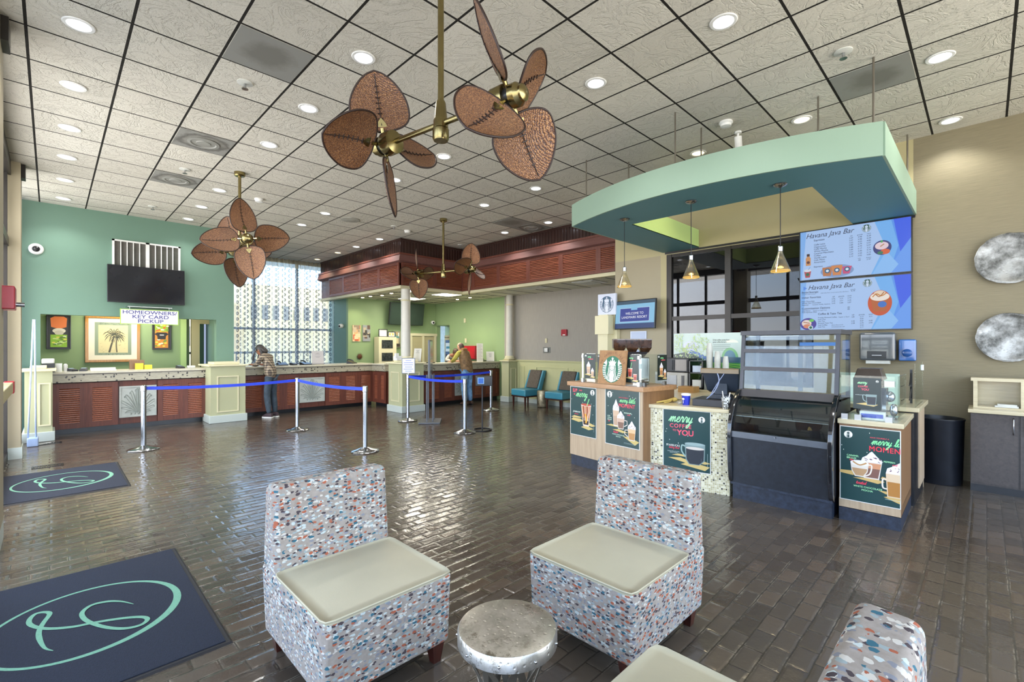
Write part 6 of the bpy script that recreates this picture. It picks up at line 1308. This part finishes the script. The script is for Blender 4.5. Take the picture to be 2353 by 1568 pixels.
# ------------------------------------------------------------------ wall screens
def lang(b, emit):
    b.rough = .7
    w, h = b.w, b.h; b.rect(0,0,w,h,'a9c8f4'); b.poly([(0,0),(.02,0),(.075,h),(0,h)],'7fb2f0'); b.poly([(w*.70,h),(w*.79,h*.52),(w*.67,0),(w,0),(w,h)],'74b4f4'); b.poly([(w*.84,h),(w*.90,h*.5),(w*.82,.0),(w,0),(w,h)],'5c98f0'); b.poly([(w*.86,h),(w*.915,h*.38),(w,h*.62),(w,h)],'3f63ec'); b.poly([(w*.915,h*.38),(w,h*.62),(w,0),(w*.80,0)],'6aa0f4'); b.poly([(w*.68,0),(w*.80,h*.42),(w*.90,h*.15),(w*.84,0)],'8cc0f8'); b.up()
E_ = .95
T_ = thing('menu_screen', 'upper blue coffee menu screen with espresso prices on the right wall', 'screen'); MB().box(7.67,.645,2.525,7.72,1.885,3.235).build('bezel', M['black'], T_)
b = Board((7.669,1.872,2.538),(0,-1,0),(0,0,1),1.214,.684,'a9c8f4',emit=E_,thick=.001); lang(b,E_)
b.text('Havana Java Bar',.075,.585,.095,'252a48',shear=.35,maxw=.56); b.siren(.765,.615,.050,'2d5a50','cfe0f8'); b.text('Espresso',.17,.535,.036,'23284a',fat=.01)
its = ['Caffe Latte','Cappuccino','Caffe Mocha','White Mocha','Caramel Macchiato','Coffee','Vanilla Latte','Cafe Misto','Americano','','Espresso']
for i, s_ in enumerate(its): b.text(s_,.17,.475-i*.031,.030,'23284a',fat=.006) if s_ else None
cols = [['tall','3.07','3.07','3.62','3.85','3.88','3.84','2.51','2.29','2.17'],['grande','3.98','3.98','4.52','4.74','4.74','2.17','4.40','2.50','3.02'],['venti','4.29','4.29','4.85','5.07','5.07','2.51','4.74','3.15','3.85']]
for j, cl in enumerate(cols):
    for i, s_ in enumerate(cl): b.text(s_,.60+j*.095,.535-i*.031,.026 if i else .022,'23284a','c',fat=.004)
b.text('solo',.69,.222,.02,'23284a','c'); b.text('.85',.69,.195,.026,'23284a','c'); b.text('doppio',.79,.222,.02,'23284a','c'); b.text('2.47',.79,.195,.026,'23284a','c')
b.ell(.93,.335,.095,.095,'3b3f7c'); b.ell(.925,.36,.07,.05,'e6cfd8'); b.ell(.96,.28,.05,.035,'d8643a'); b.ell(.91,.27,.03,.02,'3f7f5c'); b.stroke([(.91,.35),(.95,.38)],.012,'b8865a'); b.stroke([(.925,.43),(.925,.40)],.02,'4fae5c')
b.up(); b.poly([(.07,.20),(.13,.20),(.13,.30),(.115,.33),(.085,.33),(.07,.30)],'c98f5c'); b.rect(.082,.33,.118,.365,'3a2328'); b.ell(.10,.245,.02,.02,'5c2f2f'); b.poly([(.065,.03),(.12,.03),(.135,.12),(.05,.12)],'b34a52'); b.ell(.092,.075,.022,.022,'2d6b50'); b.ell(.092,.13,.045,.02,'d4dbe8'); b.stroke([(.1,.14),(.125,.18)],.006,'7a98c8')
b.ell(.44,.09,.19,.085,'7f9ac8'); b.poly([(.28,.03),(.37,.03),(.39,.15),(.27,.15)],'b8774a'); b.poly([(.395,.03),(.485,.03),(.505,.165),(.375,.165)],'cf8650'); b.poly([(.51,.04),(.58,.04),(.61,.14),(.50,.14)],'c84f7c')
for x_ in (.33,.44,.555): b.ell(x_,.10,.032,.032,'1f5f8a'); b.ell(x_,.10,.018,.018,'d8e6f4',12)
b.build('display', T_)
T_ = thing('menu_screen', 'lower blue coffee menu screen with blended beverages on the right wall', 'screen'); MB().box(7.67,.645,1.805,7.72,1.885,2.515).build('bezel', M['black'], T_)
b = Board((7.669,1.872,1.818),(0,-1,0),(0,0,1),1.214,.684,'a9c8f4',emit=E_,thick=.001); lang(b,E_)
b.poly([(.04,.57),(.04,.63),(.085,.60)],'5a8fe8'); b.text('Havana Java Bar',.10,.575,.09,'252a48',shear=.35,maxw=.54); b.siren(.775,.61,.050,'2d5a50','cfe0f8')
def tx(s_, x_, y_, k=.026, f=.004, al='l'): b.text(s_,x_,y_,k,'23284a',al,fat=f)
b.text('Blended Beverages',.02,.53,.036,'23284a',fat=.01,maxw=.20); b.text('(blended coffee drinks)',.02,.508,.018,'23284a',maxw=.19); b.text('Caffe Vanilla, Mocha, Caramel and Java Chip coffee flavors',.25,.512,.017,'23284a',maxw=.32); tx('grande',.62,.535,.02,0,'c'); tx('4.74',.62,.512,.026,.004,'c')
tx('Other Favorites',.02,.455,.036,.01); tx('Hot Chocolate',.02,.405); tx('White Hot Chocolate',.02,.38); tx('Steamer',.02,.355); tx('Caramel, Vanilla, Hazelnut',.15,.355,.02)
for j, cl in enumerate((['tall','2.96','2.45','2.45'],['grande','3.31','2.51','2.84'],['venti','3.74','3.25','3.07'])):
    for i, s_ in enumerate(cl): tx(s_,.40+j*.09,.45-i*.03,.024,.004,'c')
tx('Customization Options',.02,.30,.036,.01); tx('Add Flavor',.02,.272,.024); b.text('Regular or Sugar Free',.16,.272,.02,'23284a',maxw=.16); tx('Add Espresso Shot',.02,.25,.024); tx('.50',.57,.295,.026,.004,'c'); tx('.85',.57,.27,.026,.004,'c')
tx('Coffee & Tazo Tea',.22,.215,.036,.01)
for i, s_ in enumerate(('Freshly Brewed Coffee','Iced Chai','Hot Tea','Brewed Tazo Tea','Iced Coffee','Iced Tea')): b.text(s_,.22,.168-i*.026,.024,'23284a',fat=.003,maxw=.22)
b.text('Regular or Decaf',.46,.168,.02,'23284a',maxw=.12); tx('(Extra flavor) 0.57',.38,.062,.018); tx('(Unsweetened) 2.39',.38,.036,.018)
for j, cl in enumerate((['tall','1.84','','3.30','2.08'],['grande','2.17','4.07','4.07','2.74','2.53','2.17'],['venti','2.51','','4.40','2.96'])):
    for i, s_ in enumerate(cl): tx(s_,.62+j*.095,.19-i*.028,.023,.004,'c') if s_ else None
b.up(); b.ell(.905,.34,.125,.165,'c8552a',36); b.poly([(.84,.23),(.97,.23),(1.0,.40),(.81,.40)],'b8622e'); b.ell(.905,.42,.10,.055,'efe6dc'); b.ell(.905,.465,.06,.035,'e8d4bc'); b.curve([(.83,.42),(.87,.46),(.92,.43),(.97,.46)],.012,'c8822e'); b.ell(.93,.32,.045,.04,'3f74c8'); b.curve([(.86,.46),(.9,.42),(.95,.48)],.01,'a86428')
b.ell(.10,.09,.10,.085,'4a3f9c'); b.ell(.08,.10,.06,.05,'e8d8d0'); b.ell(.09,.06,.05,.03,'d88a6a'); b.ell(.14,.14,.03,.02,'6fc85a'); b.ell(.13,.04,.03,.03,'c8dce8'); b.ell(.13,.04,.018,.018,'2d6b50'); b.stroke([(.04,.12),(.12,.10)],.01,'a86438')
b.build('display', T_)
T_ = thing('welcome_screen', 'small tilted blue television reading welcome to landmark resort', 'television', (7.52,4.47,2.17), rot=(0,R(4),R(-8)))
MB().box(0,-.45,-.265,.04,.45,.265).build('bezel', M['black'], T_, bevel=.006); MB().box(.04,-.06,-.06,.2,.06,.06).build('bracket', M['blackmet'], T_)
b = Board((-.001,.435,-.25),(0,-1,0),(0,0,1),.87,.50,'8cc8ec',emit=.9,thick=.001); b.rect(0,0,.87,.09,'23407a'); b.rect(0,.44,.87,.5,'37536a'); b.up(); b.rect(.10,.115,.77,.375,'bfe0f8'); b.rect(.11,.125,.76,.365,'2b3c9c'); b.rect(.36,.33,.5,.375,'86c4ec'); b.text('WELCOME TO',.435,.25,.062,'f0f4ff','c',fat=.008,maxw=.45); b.text('LANDMARK RESORT',.435,.18,.062,'f0f4ff','c',fat=.008,maxw=.6); b.build('display', T_)
T_ = thing('brand_lightbox', 'white square roundel sign half hidden behind the small television', 'sign', (7.55,5.12,2.19)); b = Board((0,.16,0),(0,-1,0),(0,0,1),.40,.40,'c8cede',thick=.05); b.up(); b.siren(.20,.20,.155,'2b4f6a','d0d6e4'); b.build('panel', T_)
w = MB().box(7.46,5.0,0,7.72,5.22,1.82); w.box(7.42,4.96,1.82,7.72,5.26,2.17); w.box(7.46,5.0,2.17,7.72,5.2,2.19).box(7.62,4.9,0,7.72,5.0,2.3); struct('trim_4', w, M['cream'])
b = Board((7.70,4.66,1.45),(0,-1,0),(0,0,1),.33,.42,'c9d2e4',thick=.01); b.rect(.02,.02,.31,.40,'b4c0d8'); b.rect(.09,.09,.25,.25,'8e9cb4'); b.rect(.1,.1,.24,.24,'a9b8cc'); T_ = thing('wall_notice', 'pale blue notice sheet under the small television', 'notice'); b.build('sheet', T_)
# ------------------------------------------------------------------ dispensers, discs, bin and right-hand cabinet
T_ = thing('towel_dispenser', 'large translucent grey paper towel dispenser on the wall below the menu screens', 'dispenser', (7.72,.98,1.41)); MB().box(-.20,-.185,0,0,.185,.36).build('cover', pm('4d5358', .12, 0, .05, 4, coat=.5), T_, bevel=.03, seg=3); MB().box(-.205,-.1,.03,-.195,.1,.12).build('front_window', M['black'], T_, bevel=.004); MB().box(-.15,-.12,-.04,-.04,.12,.0).build('paper_slot', M['offwhite'], T_); b = Board((-.206,.05,.06),(0,-1,0),(0,0,1),.10,.02,'2a2c30',thick=.001); b.rect(.0,.006,.10,.012,'d8dade'); b.build('lettering', T_)
T_ = thing('soap_dispenser', 'blue translucent soap dispenser right of the towel dispenser', 'dispenser', (7.72,.69,1.41)); MB().box(-.11,-.085,0,0,.085,.27).build('cover', pm('2c62a8', .12, 0, .1, 4, coat=.6), T_, bevel=.015); MB().lathe([(.045,0),(.05,.02),(.03,.03)],(-.11,0,.10),20,(-1,0,0)).build('push_button', pm('1f4c8a', .2), T_, smooth='auto')
def disc(y, z, r, label, seed):
    T_ = thing('wall_disc', label, 'wall art', (7.72,y,z), group=None); rnd = random.Random(seed); n = 72; m = MB(); rings = [(0,.035),(.3,.03),(.55,.05),(.75,.045),(.9,.06),(.97,.065),(1.0,.06)]
    jit = [1+rnd.uniform(-.012,.012) for _ in range(n)]
    for off in (0, .008):
        for q, d in rings:
            for i in range(n):
                a = 2*math.pi*i/n; k = q*r*(jit[i] if q > .9 else 1); dd = d+.006*math.sin(5*a+q*9+seed)*q; m.v.append(Vector((-dd+off, k*math.cos(a), k*math.sin(a))))
    L = len(rings)
    for o in range(2):
        for k in range(L-1):
            for i in range(n):
                f = [(o*L+k)*n+i, (o*L+k)*n+(i+1)%n, (o*L+k+1)*n+(i+1)%n, (o*L+k+1)*n+i]; m.f.append(f[::-1] if o == 0 else f); m.mi.append(0)
    for i in range(n): m.f.append([(L-1)*n+i, (L-1)*n+(i+1)%n, (2*L-1)*n+(i+1)%n, (2*L-1)*n+i]); m.mi.append(0)
    m.build('disc', M['dischammer'], T_, smooth=True); MB().cyl((-.03,0,0),(0,0,0),.05,n=12).build('wall_mount', M['iron'], T_)
disc(-.19,2.585,.285,'upper beaten silver disc hanging on the olive wall',1); disc(-.19,1.695,.275,'lower beaten silver disc hanging on the olive wall',2)
T_ = thing('waste_bin', 'tall round black waste bin against the olive wall', 'bin', (7.46,.385,0)); MB().lathe([(.195,0),(.20,.01),(.218,.73),(.225,.74),(.225,.755),(.215,.758),(.205,.70),(.18,.03)],n=40,close=False).lathe([(.19,.02),(.01,.02)]).build('bin', pm('1b1e25', .38, 0, .1, 6), T_, smooth='auto')
T_ = thing('storage_cabinet', 'dark wood low cabinet with pale top at the right edge', 'cabinet', (7.25,.12,0))
MB().box(0.02,-1.4,.0,.45,0,.08).build('plinth', M['black'], T_); MB().box(.0,-1.4,.08,.46,0,.86).build('carcass', M['espresso'], T_)
for k in range(3): 
    d_ = MB().box(-.018,-.36-.37*k,.10,0,-.005-.37*k,.855).build('door', M['espresso'], T_); y = -.335-.37*k if k % 2 == 0 else -.03-.37*k
    y = (-.325, -.405, -1.06)[k]; MB().tube([(-.03,y,.66),(-.045,y,.67),(-.045,y,.82),(-.03,y,.83)],.006,8).build('handle', M['chrome'], d_, smooth=True)
MB().box(-.05,-1.42,.865,.46,.02,.905).build('top', M['paletop'], T_, bevel=.004)
T_ = thing('shelf_unit', 'pale open cubby shelf standing on the dark cabinet', 'shelf', (7.42,.10,.905)); m = MB(); m.box(0,-1.2,0,.26,0,.015).box(0,-1.2,.30,.26,.02,.335).box(0,-.035,.015,.25,0,.3).box(0,-.40,.015,.25,-.365,.3).box(0,-.8,.015,.25,-.765,.3).box(0,-1.2,.015,.25,-1.165,.3).box(.25,-1.2,.015,.26,0,.3); m.build('frame', M['paletop'], T_)
T_ = thing('napkin_stack', 'small white stack on the cabinet top inside the cubby shelf', 'napkins', (7.38,-.12,.922)); MB().box(0.05,-.13,0,.2,.05,.018).box(.06,-.12,.018,.18,.03,.034).build('stack', M['offwhite'], T_)
# ------------------------------------------------------------------ canopy with pendants
T_ = thing('canopy', 'aqua curved suspended canopy with rectangular opening above the coffee bar', 'canopy'); n = 24; y0, y1 = .63, 4.0; xb = 5.13; sag = .385
arc = [(xb-sag*(1-((y-(y0+y1)/2)/((y1-y0)/2))**2), y) for y in [y0+(y1-y0)*i/n for i in range(n+1)]]
z0, z1 = 3.245, 3.542; hx0, hx1, hy0, hy1 = 5.60, 7.56, 1.26, 3.37
def wallstrip(name, pts, mat, th=.02, close=False):
    m = MB(); k = len(pts)
    for p in pts: m.v += [Vector((p[0],p[1],z0)), Vector((p[0],p[1],z1))]
    for i in range(k-1): m.f.append([2*i, 2*i+1, 2*i+3, 2*i+2][::-1]); m.mi.append(0)
    o = m.build(name, mat, T_); s_ = o.modifiers.new('solid', 'SOLIDIFY'); s_.thickness = th; s_.offset = -1; return o
wallstrip('front_fascia', arc, M['aqua']); wallstrip('right_fascia', [(7.718,y0),(xb,y0)], M['aqua']); wallstrip('left_fascia', [(xb,y1),(7.718,y1)], M['aqua'])
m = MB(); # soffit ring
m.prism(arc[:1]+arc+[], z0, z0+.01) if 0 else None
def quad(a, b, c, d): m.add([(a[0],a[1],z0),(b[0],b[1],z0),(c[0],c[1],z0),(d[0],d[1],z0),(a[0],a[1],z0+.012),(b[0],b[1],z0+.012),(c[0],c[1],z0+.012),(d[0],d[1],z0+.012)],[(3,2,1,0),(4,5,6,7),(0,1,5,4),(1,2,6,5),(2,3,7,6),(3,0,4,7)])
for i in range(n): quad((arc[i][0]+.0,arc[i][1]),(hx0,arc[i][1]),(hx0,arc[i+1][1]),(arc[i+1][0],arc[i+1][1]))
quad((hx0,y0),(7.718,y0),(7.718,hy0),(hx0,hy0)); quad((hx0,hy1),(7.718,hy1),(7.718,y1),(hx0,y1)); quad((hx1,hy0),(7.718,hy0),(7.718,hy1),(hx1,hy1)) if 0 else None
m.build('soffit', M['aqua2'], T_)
m = MB().box(hx0-.02,hy1,z0+.001,7.715,hy1+.02,z1).box(hx0-.02,hy0-.02,z0+.001,7.715,hy0,z1).box(hx0-.02,hy0-.02,z0+.001,hx0,hy1+.02,z1); m.build('opening_liner', M['lime'], T_)
for x, y in ((5.338,3.93),(5.82,3.55),(4.95,2.43),(5.52,2.384),(5.695,1.228),(5.276,.711),(7.511,.678)): MB().cyl((x,y,z1-.25),(x,y,4.2),.009,n=8).build('hanger_rod', M['iron'], T_)
def pendant(x, y, zb, label):
    p = thing('pendant_lamp', label, 'pendant lamp', (x,y,z0), group=None); h = z0-zb
    MB().lathe([(.062,0),(.064,-.008),(.05,-.022),(.02,-.034),(.008,-.036)]).build('ceiling_rose', M['chrome'], p, smooth='auto'); MB().cyl((0,0,-.03),(0,0,-h+.26),.004,n=8).build('cord', M['black'], p)
    MB().lathe([(.022,-h+.215),(.024,-h+.26),(.015,-h+.27)]).build('cap', M['chrome'], p, smooth='auto')
    MB().lathe([(.021,-h+.215),(.026,-h+.19),(.098,-h),(.095,-h),(.024,-h+.188),(.018,-h+.215)],close=False).build('glass_cone', glass_mat('amber_cone_glass', (.97,.96,.90,1), .07), p, smooth='auto')
    MB().lathe([(.088,-h+.022),(.09,-h+.012),(.085,-h+.008),(.02,-h+.006)]).build('rim_glow', flat('e8b85a', 1.3), p, smooth='auto'); MB().ell((0,0,-h+.02),(.03,.03,.014)).build('bulb', flat('ffe2a0', 16), p, smooth=True)
    spot_light('pendant_glow', (0,0,-h+.0), 10, (1,.82,.5), 140, p, radius=.03)
pendant(5.286,3.285,2.352,'glass cone pendant lamp nearest the small television, left of three'); pendant(5.173,2.349,2.362,'glass cone pendant lamp over the till, middle of three'); pendant(5.276,1.466,2.345,'glass cone pendant lamp before the menu screens, right of three')
spot_light('canopy_uplight', (6.9,2.3,3.72), 14, (1,.86,.62), 120, T_, rot=(0,R(-130),0)) if 0 else None
# ------------------------------------------------------------------ people
def skin(name, J, Ed, mat, parent, sub=2, root=0):
    """J: list of (x,y,z,rx[,ry]); Ed: edges; one continuous skinned surface"""
    me = bpy.data.meshes.new(name); me.from_pydata([j[:3] for j in J], Ed, []); o = bpy.data.objects.new(name, me); C.objects.link(o); o.parent = parent; me.materials.append(mat)
    s = o.modifiers.new('skin', 'SKIN'); s.use_smooth_shade = True; s.branch_smoothing = .6
    if not me.skin_vertices: me.skin_vertices.new()
    for i, j in enumerate(J): me.skin_vertices[0].data[i].radius = (j[3], j[4] if len(j) > 4 else j[3]); me.skin_vertices[0].data[i].use_root = (i == root)
    u = o.modifiers.new('sub', 'SUBSURF'); u.levels = sub; u.render_levels = sub; return o
def hand_joints(J, Ed, wi, w, d, side, curl=.3):
    """palm and five fingers rooted in wrist joint index wi; w wrist position, d pointing direction"""
    w = Vector(w); d = Vector(d).normalized(); dn = Vector((0,0,-1)); sd = d.cross(dn).normalized()*side
    J.append(tuple(w+d*.05)+(.030,.016)); p = len(J)-1; Ed.append((wi, p)); J.append(tuple(w+d*.085)+(.034,.014)); q = len(J)-1; Ed.append((p, q))
    for k, (o, L) in enumerate(((-.027,.065),(-.009,.078),(.010,.072),(.028,.056))):
        a = w+d*.10+sd*o; b = a+d*L*.5+dn*L*.12*curl; c = b+d*L*.4+dn*L*.5*curl; n = len(J)
        J += [tuple(a)+(.0095,), tuple(b)+(.0085,), tuple(c)+(.007,)]; Ed += [(q, n), (n, n+1), (n+1, n+2)]
    a = w+d*.05-sd*.038; n = len(J); J += [tuple(a)+(.0105,), tuple(a+d*.035-sd*.018)+(.009,), tuple(a+d*.06-sd*.02+dn*.01)+(.0075,)]; Ed += [(p, n), (n, n+1), (n+1, n+2)]
def head(parent, c, tilt, rz, skinm, hairm, style):
    e = bpy.data.objects.new('head', None)
    bpy.data.objects.remove(e)
    Rm = (Matrix.Rotation(rz, 3, 'Z') @ Matrix.Rotation(tilt, 3, 'X')); c = Vector(c)
    def X(p): return c+Rm @ Vector(p)
    m = MB().mat(skinm); m.ell(c, (.074,.092,.112), 24, 16, Rm); m.ell(X((0,.035,-.05)), (.055,.058,.065), 18, 12, Rm); m.ell(X((0,.098,-.01)), (.013,.018,.026), 10, 8, Rm)
    for s_ in (-1,1): m.ell(X((s_*.076,-.005,-.01)), (.010,.018,.030), 10, 8, Rm)
    m.mat(flat('f0ece6'));  
    for s_ in (-1,1): m.ell(X((s_*.030,.080,.012)), (.013,.010,.008), 10, 8, Rm)
    m.mat(flat('2a1c16'))
    for s_ in (-1,1): m.ell(X((s_*.030,.089,.012)), (.006,.004,.006), 8, 6, Rm); m.ell(X((s_*.030,.086,.034)), (.018,.006,.004), 8, 6, Rm)
    m.mat(flat('8a4c42')); m.ell(X((0,.090,-.055)), (.022,.008,.007), 10, 6, Rm); m.build('face', None, parent, smooth=True)
    h = MB().mat(hairm)
    if style == 'long':
        h.ell(X((0,-.022,.022)), (.086,.096,.112), 24, 16, Rm); h.ell(X((0,-.07,-.06)), (.075,.05,.10), 18, 12, Rm)
        for i in range(16):
            a = -1.2+2.4*i/15; p0 = X((.075*math.sin(a),-.075*math.cos(a),.0)); p1 = p0+Vector((0.0,-.05,-.10)); p2 = p0+Vector((.0,-.045,-.26)); h.tube(smoothpts([p0,p1,p2],5),[.012]*9+[.008,.005],6)
        for s_ in (-1,1):
            for k in range(3): p0 = X((s_*.07,.03+.02*k,.04)); h.tube(smoothpts([p0,p0+Vector((s_*.01,.05,-.10)),p0+Vector((s_*.0,.06,-.22-.02*k))],5),.006,6)
    elif style == 'bald':
        h.ell(X((0,-.026,-.004)), (.081,.084,.094), 24, 16, Rm)
    else:
        h.ell(X((0,-.016,.022)), (.084,.094,.106), 24, 16, Rm); h.ell(X((0,-.09,.03)), (.045,.04,.045), 14, 10, Rm)
    return h.build('hair', hairm, parent, smooth=True)
def person(label, loc, rz, J, Ed, hands, clothes, headc, tilt, hrz, skinm, hairm, style):
    t = thing('person', label, 'person', loc, rz); J = [tuple(j) for j in J]; Ed = list(Ed)
    for wi, d, side in hands: hand_joints(J, Ed, wi, J[wi][:3], d, side)
    skin('body', J, Ed, skinm, t)
    for nm, JJ, EE, mat in clothes: skin(nm, JJ, EE, mat, t)
    head(t, headc, tilt, hrz, skinm, hairm, style); return t
def shoe(t, x, y, ang, mat, sole, L=.27):
    Mx = Matrix.Translation((x,y,0)) @ Matrix.Rotation(ang, 4, 'Z'); s = L/2
    m = MB(Mx); out = [(-.035,-s),(.035,-s),(.042,-s*.4),(.046,s*.35),(.03,s*.85),(0,s),(-.03,s*.85),(-.042,s*.35),(-.038,-s*.4)]; m.prism(out, 0, .028); o = m.build('shoe_sole', sole, t, bevel=.006)
    m = MB(Mx); m.prism([(a*.92,b*.96) for a, b in out], .028, .05); m.add([(a*.9,b*.95,.05) for a, b in out]+[(a*.75,min(b,s*.1)*.8-.01,.105) for a, b in out], [list(range(9,18))]+[(i,(i+1)%9,9+(i+1)%9,9+i) for i in range(9)]); m.build('shoe', mat, t, bevel=.008)
sk1 = pm('8a5a40', .55, 0, .05, 10); sk2 = pm('c79478', .55, 0, .05, 10)
den = pm('37444f', .85, 0, .15, 14, .3, 200); jean = pm('6f97be', .85, 0, .25, 9, .3, 200)
# woman in plaid: stands at the desk facing it, head bent over what she writes
LG = lambda k, h=.98: [(0,0,h,.10,.09),(-.075,.0,h-.10,.078),(-.09,.035,.50,.060),(-.09,.0,.28,.058),(-.085,-.02,.09,.036),(.075,.0,h-.10,.078),(.09,.02,.50,.060),(.09,-.01,.28,.058),(.085,-.03,.09,.036)]
LE = [(0,1),(1,2),(2,3),(3,4),(0,5),(5,6),(6,7),(7,8)]
def grow(J, d): return [tuple(j[:3])+tuple(r+d for r in j[3:]) for j in J]
leg = LG(0); top = [(0,.03,1.10,.115,.09),(0,.08,1.25,.125,.10),(0,.13,1.36,.115,.085),(0,.19,1.44,.042)]
ar = [(-.13,.13,1.37,.050),(-.205,.17,1.20,.044),(-.14,.34,1.17,.032),(-.09,.42,1.185,.024), (.13,.13,1.37,.050),(.205,.20,1.19,.044),(.14,.36,1.17,.032),(.10,.44,1.185,.024)]
J = [(a[0],a[1],a[2])+tuple(r*.7 for r in a[3:]) if .8 < a[2] < 1.3 and a[0] == 0 else a for a in leg+top+ar]; Ed = LE+[(0,9),(9,10),(10,11),(11,12),(11,13),(13,14),(14,15),(15,16),(11,17),(17,18),(18,19),(19,20)]
shirt = [(0,.0,.86,.155,.125),(0,.02,1.08,.140,.11),(0,.08,1.25,.148,.12),(0,.13,1.37,.12,.095),(0,.175,1.43,.055),(-.14,.13,1.365,.062),(-.212,.17,1.20,.056),(-.15,.32,1.17,.045),(.14,.13,1.365,.062),(.212,.20,1.19,.056),(.15,.34,1.17,.045)]
SE = [(0,1),(1,2),(2,3),(3,4),(3,5),(5,6),(6,7),(3,8),(8,9),(9,10)]
p = person('person in brown plaid shirt and dark jeans writing at the counter, long dark hair', (3.50,11.20,0), R(32), J, Ed, [(16,(.1,1,-.1),1),(20,(-.1,1,-.1),-1)],
    [('jeans', grow(leg,.010), LE, den), ('plaid_shirt', shirt, SE, plaid_mat())], (0,.285,1.50), R(-48), R(4), sk1, pm('2c2723', .5, 0, .1, 20), 'long')
for s_, y in ((-.085,.03),(.085,.02)): shoe(p, s_, y, 0, pm('3a2a30', .6), M['white'])
# man leaning on the desk, seen from behind
leg = [(0,0,.98,.12,.105),(-.09,.0,.88,.095),(-.10,.03,.50,.072),(-.10,.0,.28,.062),(-.10,-.02,.09,.045),(.09,.0,.88,.095),(.10,.03,.50,.072),(.11,.0,.28,.062),(.11,-.02,.09,.045)]
top = [(0,.03,1.10,.135,.10),(0,.09,1.27,.155,.11),(0,.14,1.42,.135,.09),(0,.19,1.50,.050)]
ar = [(-.17,.14,1.42,.058),(-.27,.22,1.22,.050),(-.20,.40,1.17,.038),(-.13,.46,1.175,.028), (.17,.14,1.42,.058),(.25,.22,1.22,.050),(.17,.40,1.17,.038),(.10,.46,1.175,.028)]
J = [(a[0],a[1],a[2])+tuple(r*.65 for r in a[3:]) if .8 < a[2] < 1.3 and a[0] == 0 else a for a in leg+top+ar]
slv = [(-.10,.14,1.43,.06),(-.185,.14,1.41,.070),(-.28,.22,1.22,.060),(-.20,.38,1.175,.046),(.10,.14,1.43,.06),(.185,.14,1.41,.070),(.26,.22,1.22,.060),(.18,.38,1.175,.046)]
vest = [(0,.0,.85,.19,.15),(0,.0,.92,.20,.15),(0,.02,1.08,.195,.15),(0,.08,1.27,.205,.15),(0,.13,1.41,.185,.125),(0,.175,1.50,.085)]
ym = pm('b3a84a', .8, 0, .08, 12)
p = person('person in brown quilted vest, yellow sleeves and blue jeans leaning on the counter', (8.02,9.86,0), R(8), J, Ed, [(16,(.2,1,-.1),1),(20,(-.2,1,-.1),-1)],
    [('jeans', grow(leg,.016), LE, jean), ('sleeves', slv, [(0,1),(1,2),(2,3),(0,4),(4,5),(5,6),(6,7)], ym), ('vest', vest, [(0,1),(1,2),(2,3),(3,4),(4,5)], pm('7d6242', .75, 0, .2, 14, .5, 30)),
     ('hood', [(0,.10,1.50,.085,.05),(-.07,.12,1.50,.05),(.07,.12,1.50,.05)], [(0,1),(0,2)], pm('8f6a3c', .75))], (0,.25,1.575), R(-26), R(3), sk2, pm('564338', .6, 0, .1, 20), 'bald')
for s_ in (-.10,.11): shoe(p, s_, .03, 0, pm('4a3428', .6), M['black'], .29)
# clerk behind the desk bending forward over it
top = [(0,0,.98,.12,.10),(-.085,.0,.88,.085),(-.09,0,.48,.062),(-.09,0,.09,.04),(.085,.0,.88,.085),(.09,0,.48,.062),(.09,0,.09,.04),(0,.12,1.12,.12,.10),(0,.26,1.25,.13,.10),(0,.38,1.33,.11,.08),(0,.45,1.38,.042),
       (-.13,.38,1.31,.050),(-.22,.40,1.17,.042),(-.10,.48,1.17,.030),(-.05,.53,1.175,.024),(.13,.38,1.31,.05),(.22,.38,1.18,.042),(.12,.50,1.17,.03),(.07,.55,1.175,.024)]
E3 = [(0,1),(1,2),(2,3),(0,4),(4,5),(5,6),(0,7),(7,8),(8,9),(9,10),(9,11),(11,12),(12,13),(13,14),(9,15),(15,16),(16,17),(17,18)]
bl = [(0,.0,.94,.13,.11),(0,.12,1.12,.135,.11),(0,.26,1.25,.145,.11),(0,.38,1.33,.125,.09),(-.14,.38,1.31,.062),(-.225,.40,1.17,.056),(-.12,.47,1.17,.042),(.14,.38,1.31,.062),(.225,.38,1.18,.056),(.13,.49,1.17,.042)]
p = person('person in pale sleeves and dark vest bending over behind the counter', (8.48,11.34,0), R(168), top, E3, [(14,(.1,1,-.1),1),(18,(-.1,1,-.1),-1)],
    [('trousers', [(0,0,.98,.13,.11),(-.085,.0,.88,.095),(-.09,0,.48,.072),(-.09,0,.09,.05),(.085,.0,.88,.095),(.09,0,.48,.072),(.09,0,.09,.05)], [(0,1),(1,2),(2,3),(0,4),(4,5),(5,6)], M['black']),
     ('blouse', bl, [(0,1),(1,2),(2,3),(3,4),(4,5),(5,6),(3,7),(7,8),(8,9)], pm('c4bfb2', .8)), ('dark_vest', [(0,.02,.96,.14,.12),(0,.13,1.13,.145,.12),(0,.27,1.26,.150,.12),(0,.37,1.335,.115,.10)], [(0,1),(1,2),(2,3)], pm('3a3a3a', .8))],
    (0,.53,1.40), R(-55), R(-8), sk1, pm('4a3526', .6, 0, .1, 20), 'bun')
for s_ in (-.09,.09): shoe(p, s_, .03, 0, M['black'], M['black'])
